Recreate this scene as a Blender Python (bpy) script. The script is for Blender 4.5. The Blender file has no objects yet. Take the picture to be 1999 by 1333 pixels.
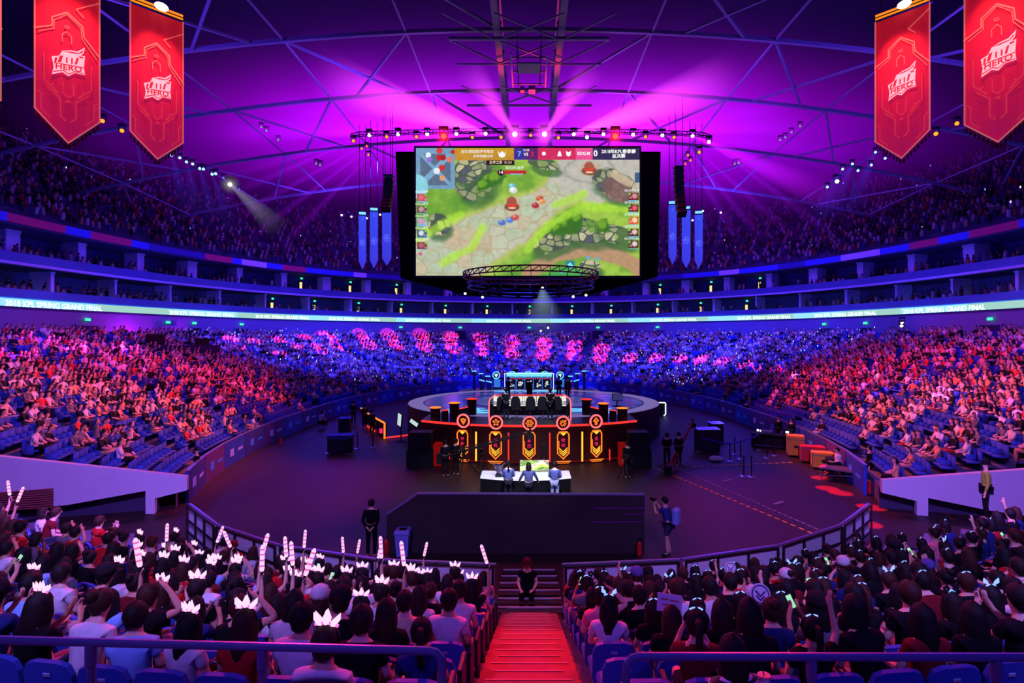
import bpy, bmesh, math, random
import numpy as np
from mathutils import Vector, Matrix, Euler
random.seed(7); rng = np.random.default_rng(7)
SC = bpy.context.scene
COL = SC.collection
PI = math.pi
FPX, CX, CY, CZ = 1110.0, 1033.0, 657.0, 6.55      # focal length and principal point of the photograph, eye height

def P(x, y, D):
    return Vector(((x-CX)/FPX*D, D, CZ-(y-CY)/FPX*D))
def PF(x, y, z=0.0):
    D = (CZ-z)*FPX/(y-CY)
    return Vector(((x-CX)/FPX*D, D, z))
def proj(p):
    return (CX+p[0]/p[1]*FPX, CY+(CZ-p[2])/p[1]*FPX)
def lin(c):
    c = c/255.0
    return c/12.92 if c <= 0.04045 else ((c+0.055)/1.055)**2.4
def S(r, g, b):
    return (lin(r), lin(g), lin(b), 1.0)

_ONES = ['', 'first', 'second', 'third', 'fourth', 'fifth', 'sixth', 'seventh', 'eighth', 'ninth', 'tenth', 'eleventh', 'twelfth',
         'thirteenth', 'fourteenth', 'fifteenth', 'sixteenth', 'seventeenth', 'eighteenth', 'nineteenth']
_TENS = {2: 'twent', 3: 'thirt', 4: 'fort', 5: 'fift', 6: 'sixt', 7: 'sevent'}
def ORD(n):
    if n < 20: return _ONES[n]
    t, o = divmod(n, 10)
    return _TENS[t]+'ieth' if o == 0 else _TENS[t]+'y-'+_ONES[o]

# ---------------------------------------------------------------- materials
MATS = {}
def mat(name, col, rough=0.6, metal=0.0, spec=0.3, noise=0.0, nscale=8.0):
    if name in MATS: return MATS[name]
    m = bpy.data.materials.new(name); m.use_nodes = True
    nt = m.node_tree; b = nt.nodes['Principled BSDF']
    b.inputs['Base Color'].default_value = col
    b.inputs['Roughness'].default_value = rough
    b.inputs['Metallic'].default_value = metal
    b.inputs['Specular IOR Level'].default_value = spec
    if noise > 0:
        tc = nt.nodes.new('ShaderNodeTexCoord'); n = nt.nodes.new('ShaderNodeTexNoise')
        n.inputs['Scale'].default_value = nscale; n.inputs['Detail'].default_value = 4
        r = nt.nodes.new('ShaderNodeMapRange'); r.inputs['To Min'].default_value = 1-noise; r.inputs['To Max'].default_value = 1+noise
        mx = nt.nodes.new('ShaderNodeVectorMath'); mx.operation = 'SCALE'
        mx.inputs[0].default_value = col[:3]
        nt.links.new(tc.outputs['Object'], n.inputs['Vector']); nt.links.new(n.outputs['Fac'], r.inputs['Value'])
        nt.links.new(r.outputs['Result'], mx.inputs['Scale']); nt.links.new(mx.outputs['Vector'], b.inputs['Base Color'])
    MATS[name] = m
    return m
def em(name, col, strength=1.0):
    if name in MATS: return MATS[name]
    m = bpy.data.materials.new(name); m.use_nodes = True
    nt = m.node_tree; nt.nodes.clear()
    e = nt.nodes.new('ShaderNodeEmission'); o = nt.nodes.new('ShaderNodeOutputMaterial')
    e.inputs['Color'].default_value = col; e.inputs['Strength'].default_value = strength
    nt.links.new(e.outputs[0], o.inputs['Surface'])
    MATS[name] = m
    return m
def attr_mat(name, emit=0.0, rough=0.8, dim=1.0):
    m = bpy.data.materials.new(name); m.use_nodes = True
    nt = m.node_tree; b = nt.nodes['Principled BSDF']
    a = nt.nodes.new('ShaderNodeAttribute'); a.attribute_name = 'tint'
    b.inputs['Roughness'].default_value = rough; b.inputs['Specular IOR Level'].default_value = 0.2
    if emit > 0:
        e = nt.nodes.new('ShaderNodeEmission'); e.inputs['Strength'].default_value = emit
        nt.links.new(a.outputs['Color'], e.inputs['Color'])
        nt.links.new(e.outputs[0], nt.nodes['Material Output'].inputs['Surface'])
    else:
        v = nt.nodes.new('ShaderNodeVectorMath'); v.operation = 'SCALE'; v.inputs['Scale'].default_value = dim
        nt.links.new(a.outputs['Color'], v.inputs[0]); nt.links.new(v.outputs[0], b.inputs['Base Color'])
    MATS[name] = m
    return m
def objcol_mat(name, rough=0.8, spec=0.2, emit=0.0, sheen=0.0):
    """cloth, skin, hair: the colour is the object's own colour, mottled a little"""
    m = bpy.data.materials.new(name); m.use_nodes = True
    nt = m.node_tree; b = nt.nodes['Principled BSDF']
    o = nt.nodes.new('ShaderNodeObjectInfo')
    tc = nt.nodes.new('ShaderNodeTexCoord'); n = nt.nodes.new('ShaderNodeTexNoise'); n.inputs['Scale'].default_value = 14
    r = nt.nodes.new('ShaderNodeMapRange'); r.inputs['To Min'].default_value = 0.75; r.inputs['To Max'].default_value = 1.2
    mx = nt.nodes.new('ShaderNodeVectorMath'); mx.operation = 'SCALE'
    nt.links.new(tc.outputs['Object'], n.inputs['Vector']); nt.links.new(n.outputs['Fac'], r.inputs['Value'])
    nt.links.new(o.outputs['Color'], mx.inputs[0]); nt.links.new(r.outputs['Result'], mx.inputs['Scale'])
    nt.links.new(mx.outputs['Vector'], b.inputs['Base Color'])
    b.inputs['Roughness'].default_value = rough; b.inputs['Specular IOR Level'].default_value = spec
    if emit > 0:
        nt.links.new(mx.outputs['Vector'], b.inputs['Emission Color']); b.inputs['Emission Strength'].default_value = emit
    MATS[name] = m
    return m

# ---------------------------------------------------------------- mesh builder
class MB:
    def __init__(s): s.v = []; s.f = []; s.m = []; s.cur = 0
    def add(s, vs, fs):
        b = len(s.v); s.v.extend([tuple(v) for v in vs]); s.f.extend([tuple(i+b for i in f) for f in fs]); s.m.extend([s.cur]*len(fs)); return s
    def box(s, c, d, R=None):
        x, y, z = d[0]/2, d[1]/2, d[2]/2
        vs = [Vector((i*x, j*y, k*z)) for i in (-1, 1) for j in (-1, 1) for k in (-1, 1)]
        if R is not None: vs = [R @ v for v in vs]
        c = Vector(c)
        return s.add([v+c for v in vs], [(0,1,3,2), (4,6,7,5), (0,4,5,1), (2,3,7,6), (0,2,6,4), (1,5,7,3)])
    def bbox(s, c, d, bev, R=None):
        """box with its four vertical edges and its top edge chamfered"""
        x, y, z = d[0]/2, d[1]/2, d[2]/2; c = Vector(c)
        def ring(e, h):
            X, Y = x-e, y-e; b = min(bev, X*.9, Y*.9)
            return [Vector(p) for p in ((-X+b,-Y,h), (X-b,-Y,h), (X,-Y+b,h), (X,Y-b,h), (X-b,Y,h), (-X+b,Y,h), (-X,Y-b,h), (-X,-Y+b,h))]
        vs = ring(0, -z)+ring(0, z-bev)+ring(bev, z)
        if R is not None: vs = [R @ v for v in vs]
        fs = [tuple(range(7, -1, -1)), tuple(range(16, 24))]
        for L in (0, 8):
            for i in range(8): fs.append((L+i, L+(i+1) % 8, L+8+(i+1) % 8, L+8+i))
        return s.add([v+c for v in vs], fs)
    def beam(s, p0, p1, w, h=None):
        p0, p1 = Vector(p0), Vector(p1); d = p1-p0
        if d.length < 1e-6: return s
        R = d.to_track_quat('Y', 'Z').to_matrix()
        return s.box((p0+p1)/2, (w, d.length, h or w), R)
    def cyl(s, p0, p1, r, r2=None, n=10, cap=True):
        p0, p1 = Vector(p0), Vector(p1); r2 = r if r2 is None else r2
        q = (p1-p0).to_track_quat('Z', 'Y')
        vs = [p0+q @ Vector((r*math.cos(2*PI*i/n), r*math.sin(2*PI*i/n), 0)) for i in range(n)]
        vs += [p1+q @ Vector((r2*math.cos(2*PI*i/n), r2*math.sin(2*PI*i/n), 0)) for i in range(n)]
        fs = [(i, (i+1) % n, n+(i+1) % n, n+i) for i in range(n)]
        if cap: fs += [tuple(range(n-1, -1, -1)), tuple(range(n, 2*n))]
        return s.add(vs, fs)
    def lathe(s, prof, n=16, c=(0, 0, 0), R=None, cap=True):
        c = Vector(c); vs = []
        for r, z in prof:
            for i in range(n):
                v = Vector((r*math.cos(2*PI*i/n), r*math.sin(2*PI*i/n), z)); vs.append((R @ v if R is not None else v)+c)
        k = len(prof)
        fs = [(j*n+i, j*n+(i+1) % n, (j+1)*n+(i+1) % n, (j+1)*n+i) for j in range(k-1) for i in range(n)]
        if cap: fs += [tuple(range(n-1, -1, -1)), tuple(range((k-1)*n, k*n))]
        return s.add(vs, fs)
    def sph(s, c, r, n=10, m=6, sc=(1, 1, 1)):
        return s.lathe([(r*math.sin(PI*j/m) if 0 < j < m else r*.02, -r*math.cos(PI*j/m)*sc[2]/sc[0]) for j in range(m+1)], n, c,
                       Matrix.Diagonal((sc[0], sc[1], sc[0])))
    def tube(s, path, r, n=8, closed=False):
        path = [Vector(p) for p in path]; k = len(path); vs = []
        up = None
        for i, p in enumerate(path):
            a = path[i-1] if (i > 0 or closed) else p; b = path[(i+1) % k] if (i < k-1 or closed) else p
            t = (b-a).normalized()
            if up is None:
                up = Vector((0, 0, 1)) if abs(t.z) < .9 else Vector((1, 0, 0))
            x = up.cross(t)
            if x.length < 1e-4: x = Vector((1, 0, 0)).cross(t)
            x.normalize(); y = t.cross(x).normalized(); up = y
            for j in range(n):
                an = 2*PI*j/n; vs.append(p+x*r*math.cos(an)+y*r*math.sin(an))
        fs = []
        for i in range(k if closed else k-1):
            for j in range(n):
                i2 = (i+1) % k; fs.append((i*n+j, i*n+(j+1) % n, i2*n+(j+1) % n, i2*n+j))
        if not closed: fs += [tuple(range(n-1, -1, -1)), tuple(range((k-1)*n, k*n))]
        return s.add(vs, fs)
    def poly(s, pts): return s.add(pts, [tuple(range(len(pts)))])
    def prism(s, pts, off):
        n = len(pts); pts = [Vector(p) for p in pts]; off = Vector(off)
        fs = [tuple(range(n-1, -1, -1)), tuple(range(n, 2*n))]+[(i, (i+1) % n, n+(i+1) % n, n+i) for i in range(n)]
        return s.add(pts+[p+off for p in pts], fs)
    def line2(s, pts, w, M, t=0.02, closed=False):
        """flat bar outline: 2-D points (x right, y up) mapped by matrix M; bars of width w and thickness t"""
        k = len(pts)
        for i in range(k if closed else k-1):
            a, b = Vector((pts[i][0], 0, pts[i][1])), Vector((pts[(i+1) % k][0], 0, pts[(i+1) % k][1]))
            d = b-a; L = d.length
            if L < 1e-6: continue
            u = d/L; nrm = Vector((-u.z, 0, u.x))*w/2; e = u*w*.35
            q = [a-e-nrm, b+e-nrm, b+e+nrm, a-e+nrm]
            s.prism([M @ Vector((p.x, 0, p.z)) for p in q], M.to_3x3() @ Vector((0, -t, 0)))
        return s
    def build(s, name, mats, parent=None, smooth=False):
        me = bpy.data.meshes.new(name); me.from_pydata(s.v, [], s.f)
        if not isinstance(mats, (list, tuple)): mats = [mats]
        for m in mats: me.materials.append(m)
        if len(mats) > 1: me.polygons.foreach_set('material_index', s.m)
        if smooth: me.polygons.foreach_set('use_smooth', [True]*len(me.polygons))
        bm = bmesh.new(); bm.from_mesh(me); bmesh.ops.recalc_face_normals(bm, faces=bm.faces); bm.to_mesh(me); bm.free()
        me.update()
        o = bpy.data.objects.new(name, me); COL.objects.link(o)
        if parent: o.parent = parent
        return o

def tag(o, label, cat=None, group=None, kind=None):
    o['label'] = label
    if cat: o['category'] = cat
    if group: o['group'] = group
    if kind: o['kind'] = kind
    return o
def struct(o, label=None):
    o['kind'] = 'structure'
    if label: o['label'] = label
    return o
def empty(name, loc, rz=0.0):
    o = bpy.data.objects.new(name, None); COL.objects.link(o); o.location = loc; o.rotation_euler = (0, 0, rz); o.empty_display_size = .1
    return o
def kids(o): return [c for c in KIDS.get(o.name, [])] if o.name in KIDS else list(o.children)
KIDS = {}
def dup(root, loc=None, rz=None, label=None, group=None, M=None):
    r = root.copy(); COL.objects.link(r)
    if loc is not None: r.location = loc
    if rz is not None: r.rotation_euler = (0, 0, rz)
    if label: r['label'] = label
    if group: r['group'] = group
    for ch in list(root.children):
        c = ch.copy(); COL.objects.link(c); c.parent = r
        for g in list(ch.children):
            d = g.copy(); COL.objects.link(d); d.parent = c
    return r

def text_mesh(body, size, extrude=0.01, align='CENTER', shear=0.0, spacing=1.0, bold=0.0):
    c = bpy.data.curves.new('lettering', 'FONT'); c.body = body; c.size = size; c.extrude = extrude; c.align_x = align; c.align_y = 'CENTER'
    c.shear = shear; c.space_character = spacing; c.offset = bold; c.resolution_u = 2
    o = bpy.data.objects.new('lettering', c); COL.objects.link(o)
    dg = bpy.context.evaluated_depsgraph_get()
    me = bpy.data.meshes.new_from_object(o.evaluated_get(dg)); me.name = 'lettering'
    bpy.data.objects.remove(o); bpy.data.curves.remove(c)
    return me
def text(body, size, m, M, parent=None, name='lettering', **k):
    """lettering standing in the XZ plane of M, read from -Y"""
    me = text_mesh(body, size, **k)
    me.transform(M @ Matrix.Rotation(PI/2, 4, 'X')); me.materials.clear(); me.materials.append(m)
    o = bpy.data.objects.new(name, me); COL.objects.link(o)
    if parent: o.parent = parent
    return o

# ---------------------------------------------------------------- the oval of the seating bowl
A_, B_, CZY, NEXP = 16.0, 28.0, 40.4, 2.4
def _rim():
    th = np.linspace(0, 2*PI, 40001)
    s, c = np.sin(th), np.cos(th)
    X = -A_*np.sign(s)*np.abs(s)**(2/NEXP); Y = CZY-B_*np.sign(c)*np.abs(c)**(2/NEXP)
    L = np.concatenate([[0], np.cumsum(np.hypot(np.diff(X), np.diff(Y)))])
    u = np.linspace(0, L[-1], 1201)
    X = np.interp(u, L, X); Y = np.interp(u, L, Y)
    X, Y = X[:-1], Y[:-1]
    k = np.ones(9)/9          # light smoothing keeps offsets fair
    def sm(a): return np.convolve(np.concatenate([a[-4:], a, a[:4]]), k, 'valid')
    X, Y = sm(X), sm(Y)
    tx = np.roll(X, -1)-np.roll(X, 1); ty = np.roll(Y, -1)-np.roll(Y, 1)
    l = np.hypot(tx, ty); nx, ny = -ty/l, tx/l
    nx, ny = sm(nx), sm(ny); l = np.hypot(nx, ny); nx /= l; ny /= l
    if (nx*(X)+ny*(Y-CZY)).mean() < 0: nx, ny = -nx, -ny
    return np.stack([X, Y], 1), np.stack([nx, ny], 1)
RIM, NRM = _rim()
NR = len(RIM)
def off(d): return RIM+NRM*d
def along(d, s):
    """points, outward normals and rim index at arc lengths s (from the middle of the near end, going to -X) on the offset curve d"""
    q = off(d); q2 = np.vstack([q, q[:1]])
    L = np.concatenate([[0], np.cumsum(np.hypot(*np.diff(q2, axis=0).T))])
    s = np.mod(np.asarray(s, float), L[-1]); idx = np.interp(s, L, np.arange(NR+1))
    n2 = np.vstack([NRM, NRM[:1]])
    p = np.stack([np.interp(s, L, q2[:, 0]), np.interp(s, L, q2[:, 1])], 1)
    n = np.stack([np.interp(s, L, n2[:, 0]), np.interp(s, L, n2[:, 1])], 1)
    return p, n, idx
def length(d):
    q = off(d); return np.hypot(*np.diff(np.vstack([q, q[:1]]), axis=0).T).sum()
def section(x, y):
    """'near' block, 'side' bowl or '' for the two corner tunnels"""
    ax = -abs(x)
    if ((ax+12.8)*(-2.8)-(y-21.3)*(-9.2))/9.62 > .75: return 'side'
    if (ax+11.0)*(-3.0)-(y-16.4)*(-9.0) < 0: return 'near'
    return ''
def rowz(d, sec): return .25+.36*d if sec == 'near' else .5+.29*d
def bowl_hit(x, y):
    """where the sight line through pixel (x, y) meets the bowl's seats (a little above the steps)"""
    for D in np.arange(14, 120, .1):
        p = P(x, y, D); dd = np.hypot(RIM[:, 0]-p.x, RIM[:, 1]-p.y); i = int(dd.argmin())
        sgn = (p.x-RIM[i, 0])*NRM[i, 0]+(p.y-RIM[i, 1])*NRM[i, 1]
        if sgn > 0 and p.z <= rowz(dd[i], 'side')+.9: return p
    return P(x, y, 80)
# ---------------------------------------------------------------- materials of the hall
M_floor = mat('arena_floor_paint', S(48, 33, 31), .55, spec=.35, noise=.35, nscale=1.3)
M_conc = mat('bowl_concrete', S(92, 90, 120), .8, noise=.2, nscale=2)
M_wall = mat('pale_painted_wall', S(190, 188, 205), .7, noise=.06, nscale=2)
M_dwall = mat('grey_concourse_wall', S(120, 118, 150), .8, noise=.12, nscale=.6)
M_dark = mat('black_paint', S(18, 17, 22), .6, noise=.2)
M_black = mat('black_drape', S(9, 8, 12), .95, spec=.05, noise=.3, nscale=3)
M_steel = mat('roof_steel', S(140, 130, 150), .6, .1, noise=.1)
M_roof = mat('roof_deck', S(40, 36, 52), .9, noise=.25, nscale=.35)
M_rail = mat('grey_painted_steel', S(120, 120, 150), .35, .6)
M_rail2 = mat('blue_grey_handrail', S(118, 118, 170), .35, .4)
M_seat = mat('blue_plastic_seat', S(50, 80, 185), .45, spec=.4, noise=.1)
M_seatd = mat('dark_seat_frame', S(40, 40, 60), .5)
M_wood = mat('brown_armrest', S(140, 90, 80), .5)
M_carpet = mat('red_brown_step_covering', S(170, 88, 84), .85, noise=.3, nscale=6)
M_nose = mat('pale_step_nosing', S(215, 130, 120), .6)
M_navy = mat('navy_barrier_padding', S(44, 48, 130), .7, noise=.3, nscale=1.2)

# ---------------------------------------------------------------- floor
fl = MB(); fl.poly([(-90, -40, 0), (90, -40, 0), (90, 130, 0), (-90, 130, 0)])
struct(fl.build('floor', M_floor), 'dark scuffed arena floor')

# ---------------------------------------------------------------- seating bowl steps
NROW = 23
ROWD = [.8+.85*k for k in range(NROW)]
NEAR_ROWS = 10
def strip_rows(secname, nrows, name, skip_aisle):
    mb = MB(); step = 4
    for k in range(nrows):
        d = ROWD[k]; d0, d1 = d-.45, d+.40
        z = rowz(d, secname); zp = rowz(ROWD[k-1], secname) if k else 0.0
        a, b = off(d0), off(d1)
        for i in range(0, NR, step):
            j = (i+step) % NR
            mx, my = (a[i]+a[j]+b[i]+b[j])/4
            if section(mx, my) != secname: continue
            if skip_aisle and abs(mx) < .62 and my < 30: continue
            p = [(a[i][0], a[i][1], z), (a[j][0], a[j][1], z), (b[j][0], b[j][1], z), (b[i][0], b[i][1], z)]
            mb.poly(p)
            mb.poly([(a[i][0], a[i][1], zp), (a[j][0], a[j][1], zp), (a[j][0], a[j][1], z), (a[i][0], a[i][1], z)])
    return struct(mb.build(name, M_conc))
strip_rows('side', NROW, 'bowl_terrace_floor', False)['label'] = 'stepped concrete terraces of the lower bowl'
strip_rows('near', NEAR_ROWS, 'near_terrace_floor', True)['label'] = 'stepped concrete terraces of the near block'
# walkway behind the near block
mb = MB(); zw = rowz(ROWD[9], 'near')
mb.box((0, 2.2, zw-.1), (14, 2.6, .2)); mb.box((0, 3.45, zw-.9), (14, .1, 1.6))
struct(mb.build('walkway_floor', M_conc), 'walkway behind the near block')

# centre stairs of the near block
mb = MB()
for i in range(21):
    d = .3+.425*i; y = 12.4-d; z = .56+.347*d
    w = 1.02 if i % 2 else .86
    mb.cur = 0; mb.box((0, y-.21, z-.35), (1.2, .43, .7))
    mb.cur = 1; mb.box((0, y+.0, z+.003), (w, .022, .01))
struct(mb.build('centre_stairs', [M_carpet, M_nose]), 'centre stairs, red lit, running down between the two near seat blocks')
mb = MB()
for i in range(6):
    y = 12.6+i*.62; z = .5-i*.085
    mb.cur = 0; mb.box((0, y+.1, z), (1.5, .05, .03)); mb.cur = 1; mb.box((0, y, z-.02), (1.5, .26, .02))
mb.beam((-.74, 12.5, .42), (-.74, 15.8, .05), .04, .1); mb.beam((.74, 12.5, .42), (.74, 15.8, .05), .04, .1)
st = mb.build('steel_steps', [mat('pale_steel_tread', S(170, 170, 190), .4, .3), M_dark])
tag(st, 'open pale steel steps from the near fence gap down to the floor', 'steps')

# ---------------------------------------------------------------- oval walls, ledges and balconies
def oval_band(name, d, z0, z1, m, thick=.12, cond=None, step=6, d2=None):
    mb = MB(); a = off(d); b = off((d2 if d2 is not None else d)+thick)
    for i in range(0, NR, step):
        j = (i+step) % NR
        mx, my = (a[i]+a[j])/2
        if my < 8 and cond is None: continue
        if cond and not cond(mx, my): continue
        A, B, Cc, D = a[i], a[j], b[j], b[i]
        vs = [(*A, z0), (*B, z0), (*Cc, z0), (*D, z0), (*A, z1), (*B, z1), (*Cc, z1), (*D, z1)]
        mb.add(vs, [(0,1,5,4), (3,7,6,2), (4,5,6,7), (0,3,2,1)])
    return mb.build(name, m)
struct(oval_band('wall_concourse', 20.6, 5.9, 8.7, M_dwall), 'grey concourse wall behind the lower bowl')
struct(oval_band('trim_1', 22.4, 8.3, 8.62, M_dark, .3), 'dark soffit edge under the light band')
struct(oval_band('slab_1', 20.6, 8.5, 8.7, mat('balcony_slab', S(80, 76, 120), .8), 2.4, d2=22.0))
M_ledge = mat('pale_ledge', S(196, 186, 226), .5, noise=.08)
M_para = mat('blue_balcony_front', S(58, 56, 140), .35, spec=.5, noise=.3, nscale=.5)
struct(oval_band('wall_balcony_lower', 22.5, 9.45, 10.15, M_para, .1), 'blue front of the lower balcony')
struct(oval_band('trim_2', 22.3, 11.95, 12.15, M_ledge, .4), 'pale ledge line between the two balcony levels')
struct(oval_band('wall_balcony_upper', 22.5, 12.15, 12.9, M_para, .1), 'blue front of the upper balcony')
struct(oval_band('wall_balcony_back_lower', 26.5, 8.6, 12.0, mat('balcony_back_wall', S(70, 64, 120), .8, noise=.3, nscale=.3), .2))
struct(oval_band('wall_balcony_back_upper', 27.5, 12.0, 15.2, MATS['balcony_back_wall'], .2))
struct(oval_band('slab_2', 22.6, 11.9, 12.05, MATS['balcony_slab'], .1, d2=26.5))
struct(oval_band('slab_3', 22.9, 15.0, 15.12, MATS['balcony_slab'], .1, d2=27.5))
# upper bowl: rows d 23.3 .. 44, rising steeply
UP = [(23.4+.8*k, 15.9+.56*k) for k in range(22)]
mb = MB()
for k, (d, z) in enumerate(UP):
    a, b = off(d-.4), off(d+.4); zp = UP[k-1][1] if k else 15.0
    for i in range(0, NR, 8):
        j = (i+8) % NR; mx, my = (a[i]+a[j])/2
        if my < 12: continue
        mb.poly([(*a[i], z), (*a[j], z), (*b[j], z), (*b[i], z)]); mb.poly([(*a[i], zp), (*a[j], zp), (*a[j], z), (*a[i], z)])
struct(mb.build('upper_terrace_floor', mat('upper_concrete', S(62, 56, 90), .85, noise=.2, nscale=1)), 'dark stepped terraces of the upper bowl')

# piers between the balcony boxes: pale radial panels
M_pier = mat('pale_balcony_pier', S(205, 196, 226), .6, noise=.06)
PC = {}
def piers(d, z0, z1, pitch, label, depth, w, mm):
    L = length(d); n = int(L/pitch); c = 0
    for i in range(n):
        p, nn, _ = along(d, [i*pitch+pitch/2]); (x, y), (nx, ny) = p[0], nn[0]
        if y < 30: continue
        px_, py_ = proj((x, y, z0))
        if px_ < -60 or px_ > 2060: continue
        ang = math.atan2(ny, nx)-PI/2
        R = Matrix.Rotation(ang, 3, 'Z')
        b = MB(); ww = w*(1.5 if i % 3 == 0 else 1)
        b.box((x+nx*depth/2, y+ny*depth/2, (z0+z1)/2), (ww, depth, z1-z0), R)
        b.box((x+nx*.1, y+ny*.1, z1-.12), (ww+.12, .3, .2), R)
        PC[label] = PC.get(label, 0)+1; struct(b.build('pillar', mm), f'{label}, {ORD(PC[label])} along the oval from the left')
piers(24.9, 12.5, 15.02, 6.4, 'pale pier between the upper balcony boxes', 1.6, .8, M_pier)
piers(23.6, 9.5, 11.95, 6.4, 'pale thin post of the lower balcony', 1.9, .22, M_ledge)
# warm lit door openings at the back of the boxes, each with a green exit lamp
M_warm = em('warm_lamp', S(255, 226, 150), 1.1)
M_warmdim = em('dim_warm_room', S(150, 140, 100), .35)
M_green = em('green_exit', S(60, 240, 170), 1.6)
def wall_frame(x, D, z, d):
    """rotation facing inwards for a fixture on the oval at pixel column x"""
    q = off(d); r = q[:, 0]/q[:, 1]; t = (x-CX)/FPX
    ok = q[:, 1] > 30; i = np.where(ok, np.abs(r-t), 9).argmin()
    nx, ny = NRM[i]
    return Vector((q[i, 0], q[i, 1], z)), math.atan2(ny, nx)-PI/2
proto = None
cnt = 0
for (x, d, z) in [(x, 25.6, 10.55) for x in (613, 698, 784, 867, 949, 1034, 1116, 1195, 1285, 1370, 1457, 690-160)] + \
                 [(x, 26.8, 13.7) for x in (588, 681, 772, 1290, 1387, 1484)]:
    loc, rz = wall_frame(x, 0, z, d)
    e = empty('exit_doorway', loc, rz)
    b = MB(); b.box((0, -.05, -.1), (.52, .1, 1.5)); b.build('frame', M_dark, e)
    b = MB(); b.box((0, -.13, -.15), (.34, .06, 1.2)); b.box((.12, -.14, .3), (.1, .07, .3)); b.build('lit_opening', M_warm, e)
    b = MB(); b.bbox((.1, -.16, 1.0), (.34, .1, .24), .03); b.build('exit_lamp', M_green, e)
    cnt += 1
    lvl = 'lower' if z < 12 else 'upper'
    tag(e, f'warm lit doorway with green lamp in {lvl} balcony, {ORD(cnt if lvl == "lower" else cnt-12)} along the oval', 'doorway', 'lit balcony doorways')
cnt = 0
M_door = mat('dark_exit_door', S(46, 38, 70), .7)
for x in (168, 328, 378, 470, 782, 899, 1032, 1167, 1284, 1611, 1691, 1935):
    loc, rz = wall_frame(x, 0, 7.5, 20.5); cnt += 1
    e = empty('concourse_exit', loc, rz)
    w = 2.0 if x in (168, 1935) else 1.7
    b = MB(); b.box((0, -.04, -.9), (w, .1, 1.7)); b.box((0, -.12, -.9), (.04, .06, 1.6)); b.build('door', M_door, e)
    b = MB(); b.box((0, -.06, .0), (w+.2, .14, .1)); b.box((-w/2-.05, -.06, -.85), (.1, .14, 1.7)); b.box((w/2+.05, -.06, -.85), (.1, .14, 1.7)); b.build('door_frame', M_dwall, e)
    b = MB(); b.bbox((0, -.1, .45), (.5, .12, .22), .03); b.build('exit_lamp', M_green, e)
    tag(e, f'dark exit under a green lamp on the concourse wall, {ORD(cnt)} from the left', 'exit', 'concourse exits')
# ---------------------------------------------------------------- LED band and fascia, bent to the oval
def band_thing(name, d, z0, z1, pieces, label, cat):
    """pieces: (pixel x start, pixel x end, material) ; bands of the oval"""
    root = empty(name, (0, CZY+B_+d, z0)); root_inv = Matrix.Translation(-root.location)
    q = off(d); r = np.where(q[:, 1] > 20, q[:, 0]/np.maximum(q[:, 1], 1e-3), 99); px = CX+FPX*r
    q1 = off(d+.18)
    for (x0, x1, m, nm) in pieces:
        mb = MB(); idx = [i for i in range(NR) if x0 <= px[i] <= x1]
        for i in idx:
            j = (i+1) % NR
            vs = [(*q[i], z0), (*q[j], z0), (*q[j], z1), (*q[i], z1), (*q1[i], z0), (*q1[j], z0), (*q1[j], z1), (*q1[i], z1)]
            mb.add([Vector(v)-root.location for v in vs], [(0,1,2,3), (3,2,6,7), (0,4,5,1)])
        if mb.v: mb.build(nm, m, root)
    return tag(root, label, cat)
def bend_text(body, size, m, d, zc, xpix, parent, spacing=1.0, bold=0.0):
    me = text_mesh(body, size, extrude=.01, spacing=spacing, bold=bold, align='LEFT')
    q = off(d); r = np.where(q[:, 1] > 20, q[:, 0]/np.maximum(q[:, 1], 1e-3), 99); px = CX+FPX*r
    i0 = int(np.abs(px-xpix).argmin())
    q2 = np.vstack([q, q[:1]]); L = np.concatenate([[0], np.cumsum(np.hypot(*np.diff(q2, axis=0).T))])
    n = len(me.vertices); co = np.empty(n*3); me.vertices.foreach_get('co', co); co = co.reshape(-1, 3)
    p, nn, _ = along(d, L[i0]+co[:, 0])
    out = np.empty_like(co); out[:, 0] = p[:, 0]-nn[:, 0]*(co[:, 2]+.02); out[:, 1] = p[:, 1]-nn[:, 1]*(co[:, 2]+.02); out[:, 2] = zc+co[:, 1]
    if parent: out -= np.array(parent.location)
    me.vertices.foreach_set('co', out.ravel()); me.materials.clear(); me.materials.append(m); me.update()
    o = bpy.data.objects.new('lettering', me); COL.objects.link(o); o.parent = parent
    return o
M_led1 = em('led_band_green', S(168, 218, 208), .95); M_led2 = em('led_band_cyan', S(150, 220, 245), 1.15); M_ledw = em('led_band_white', S(225, 250, 255), 1.5)
M_lede = em('led_band_edge', S(40, 110, 235), 1.0)
pcs = []; x = -140; k = 0
for w in (330, 150, 120, 110, 115, 85, 78, 70, 80, 75, 80, 70, 80, 78, 80, 85, 100, 110, 130, 180, 300):
    pcs.append((x, x+w, M_led2 if k % 2 == 0 else M_led1, 'display_segment')); x += w; k += 1
band = band_thing('led_ribbon_board', 22.3, 8.56, 9.40, pcs, 'long glowing cyan LED ribbon board with white lettering running round the oval', 'ribbon board')
q = off(22.27)
for z0, z1 in ((8.5, 8.57), (9.39, 9.47)):
    b2 = MB()
    for i in range(0, NR, 3):
        j = (i+3) % NR
        if q[i][1] < 25: continue
        b2.add([Vector((*q[i], z0))-band.location, Vector((*q[j], z0))-band.location, Vector((*q[j], z1))-band.location, Vector((*q[i], z1))-band.location], [(0,1,2,3)])
    b2.build('edge_strip', M_lede, band)
for xp, sz in ((8, .62), (330, .6), (500, .55), (640, .55), (790, .5), (950, .5), (1112, .5), (1270, .5), (1440, .55), (1590, .58), (1762, .62)):
    bend_text('2018 KPL SPRING GRAND FINAL', sz, M_ledw, 22.25, 9.0, xp, band, bold=.012)
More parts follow.
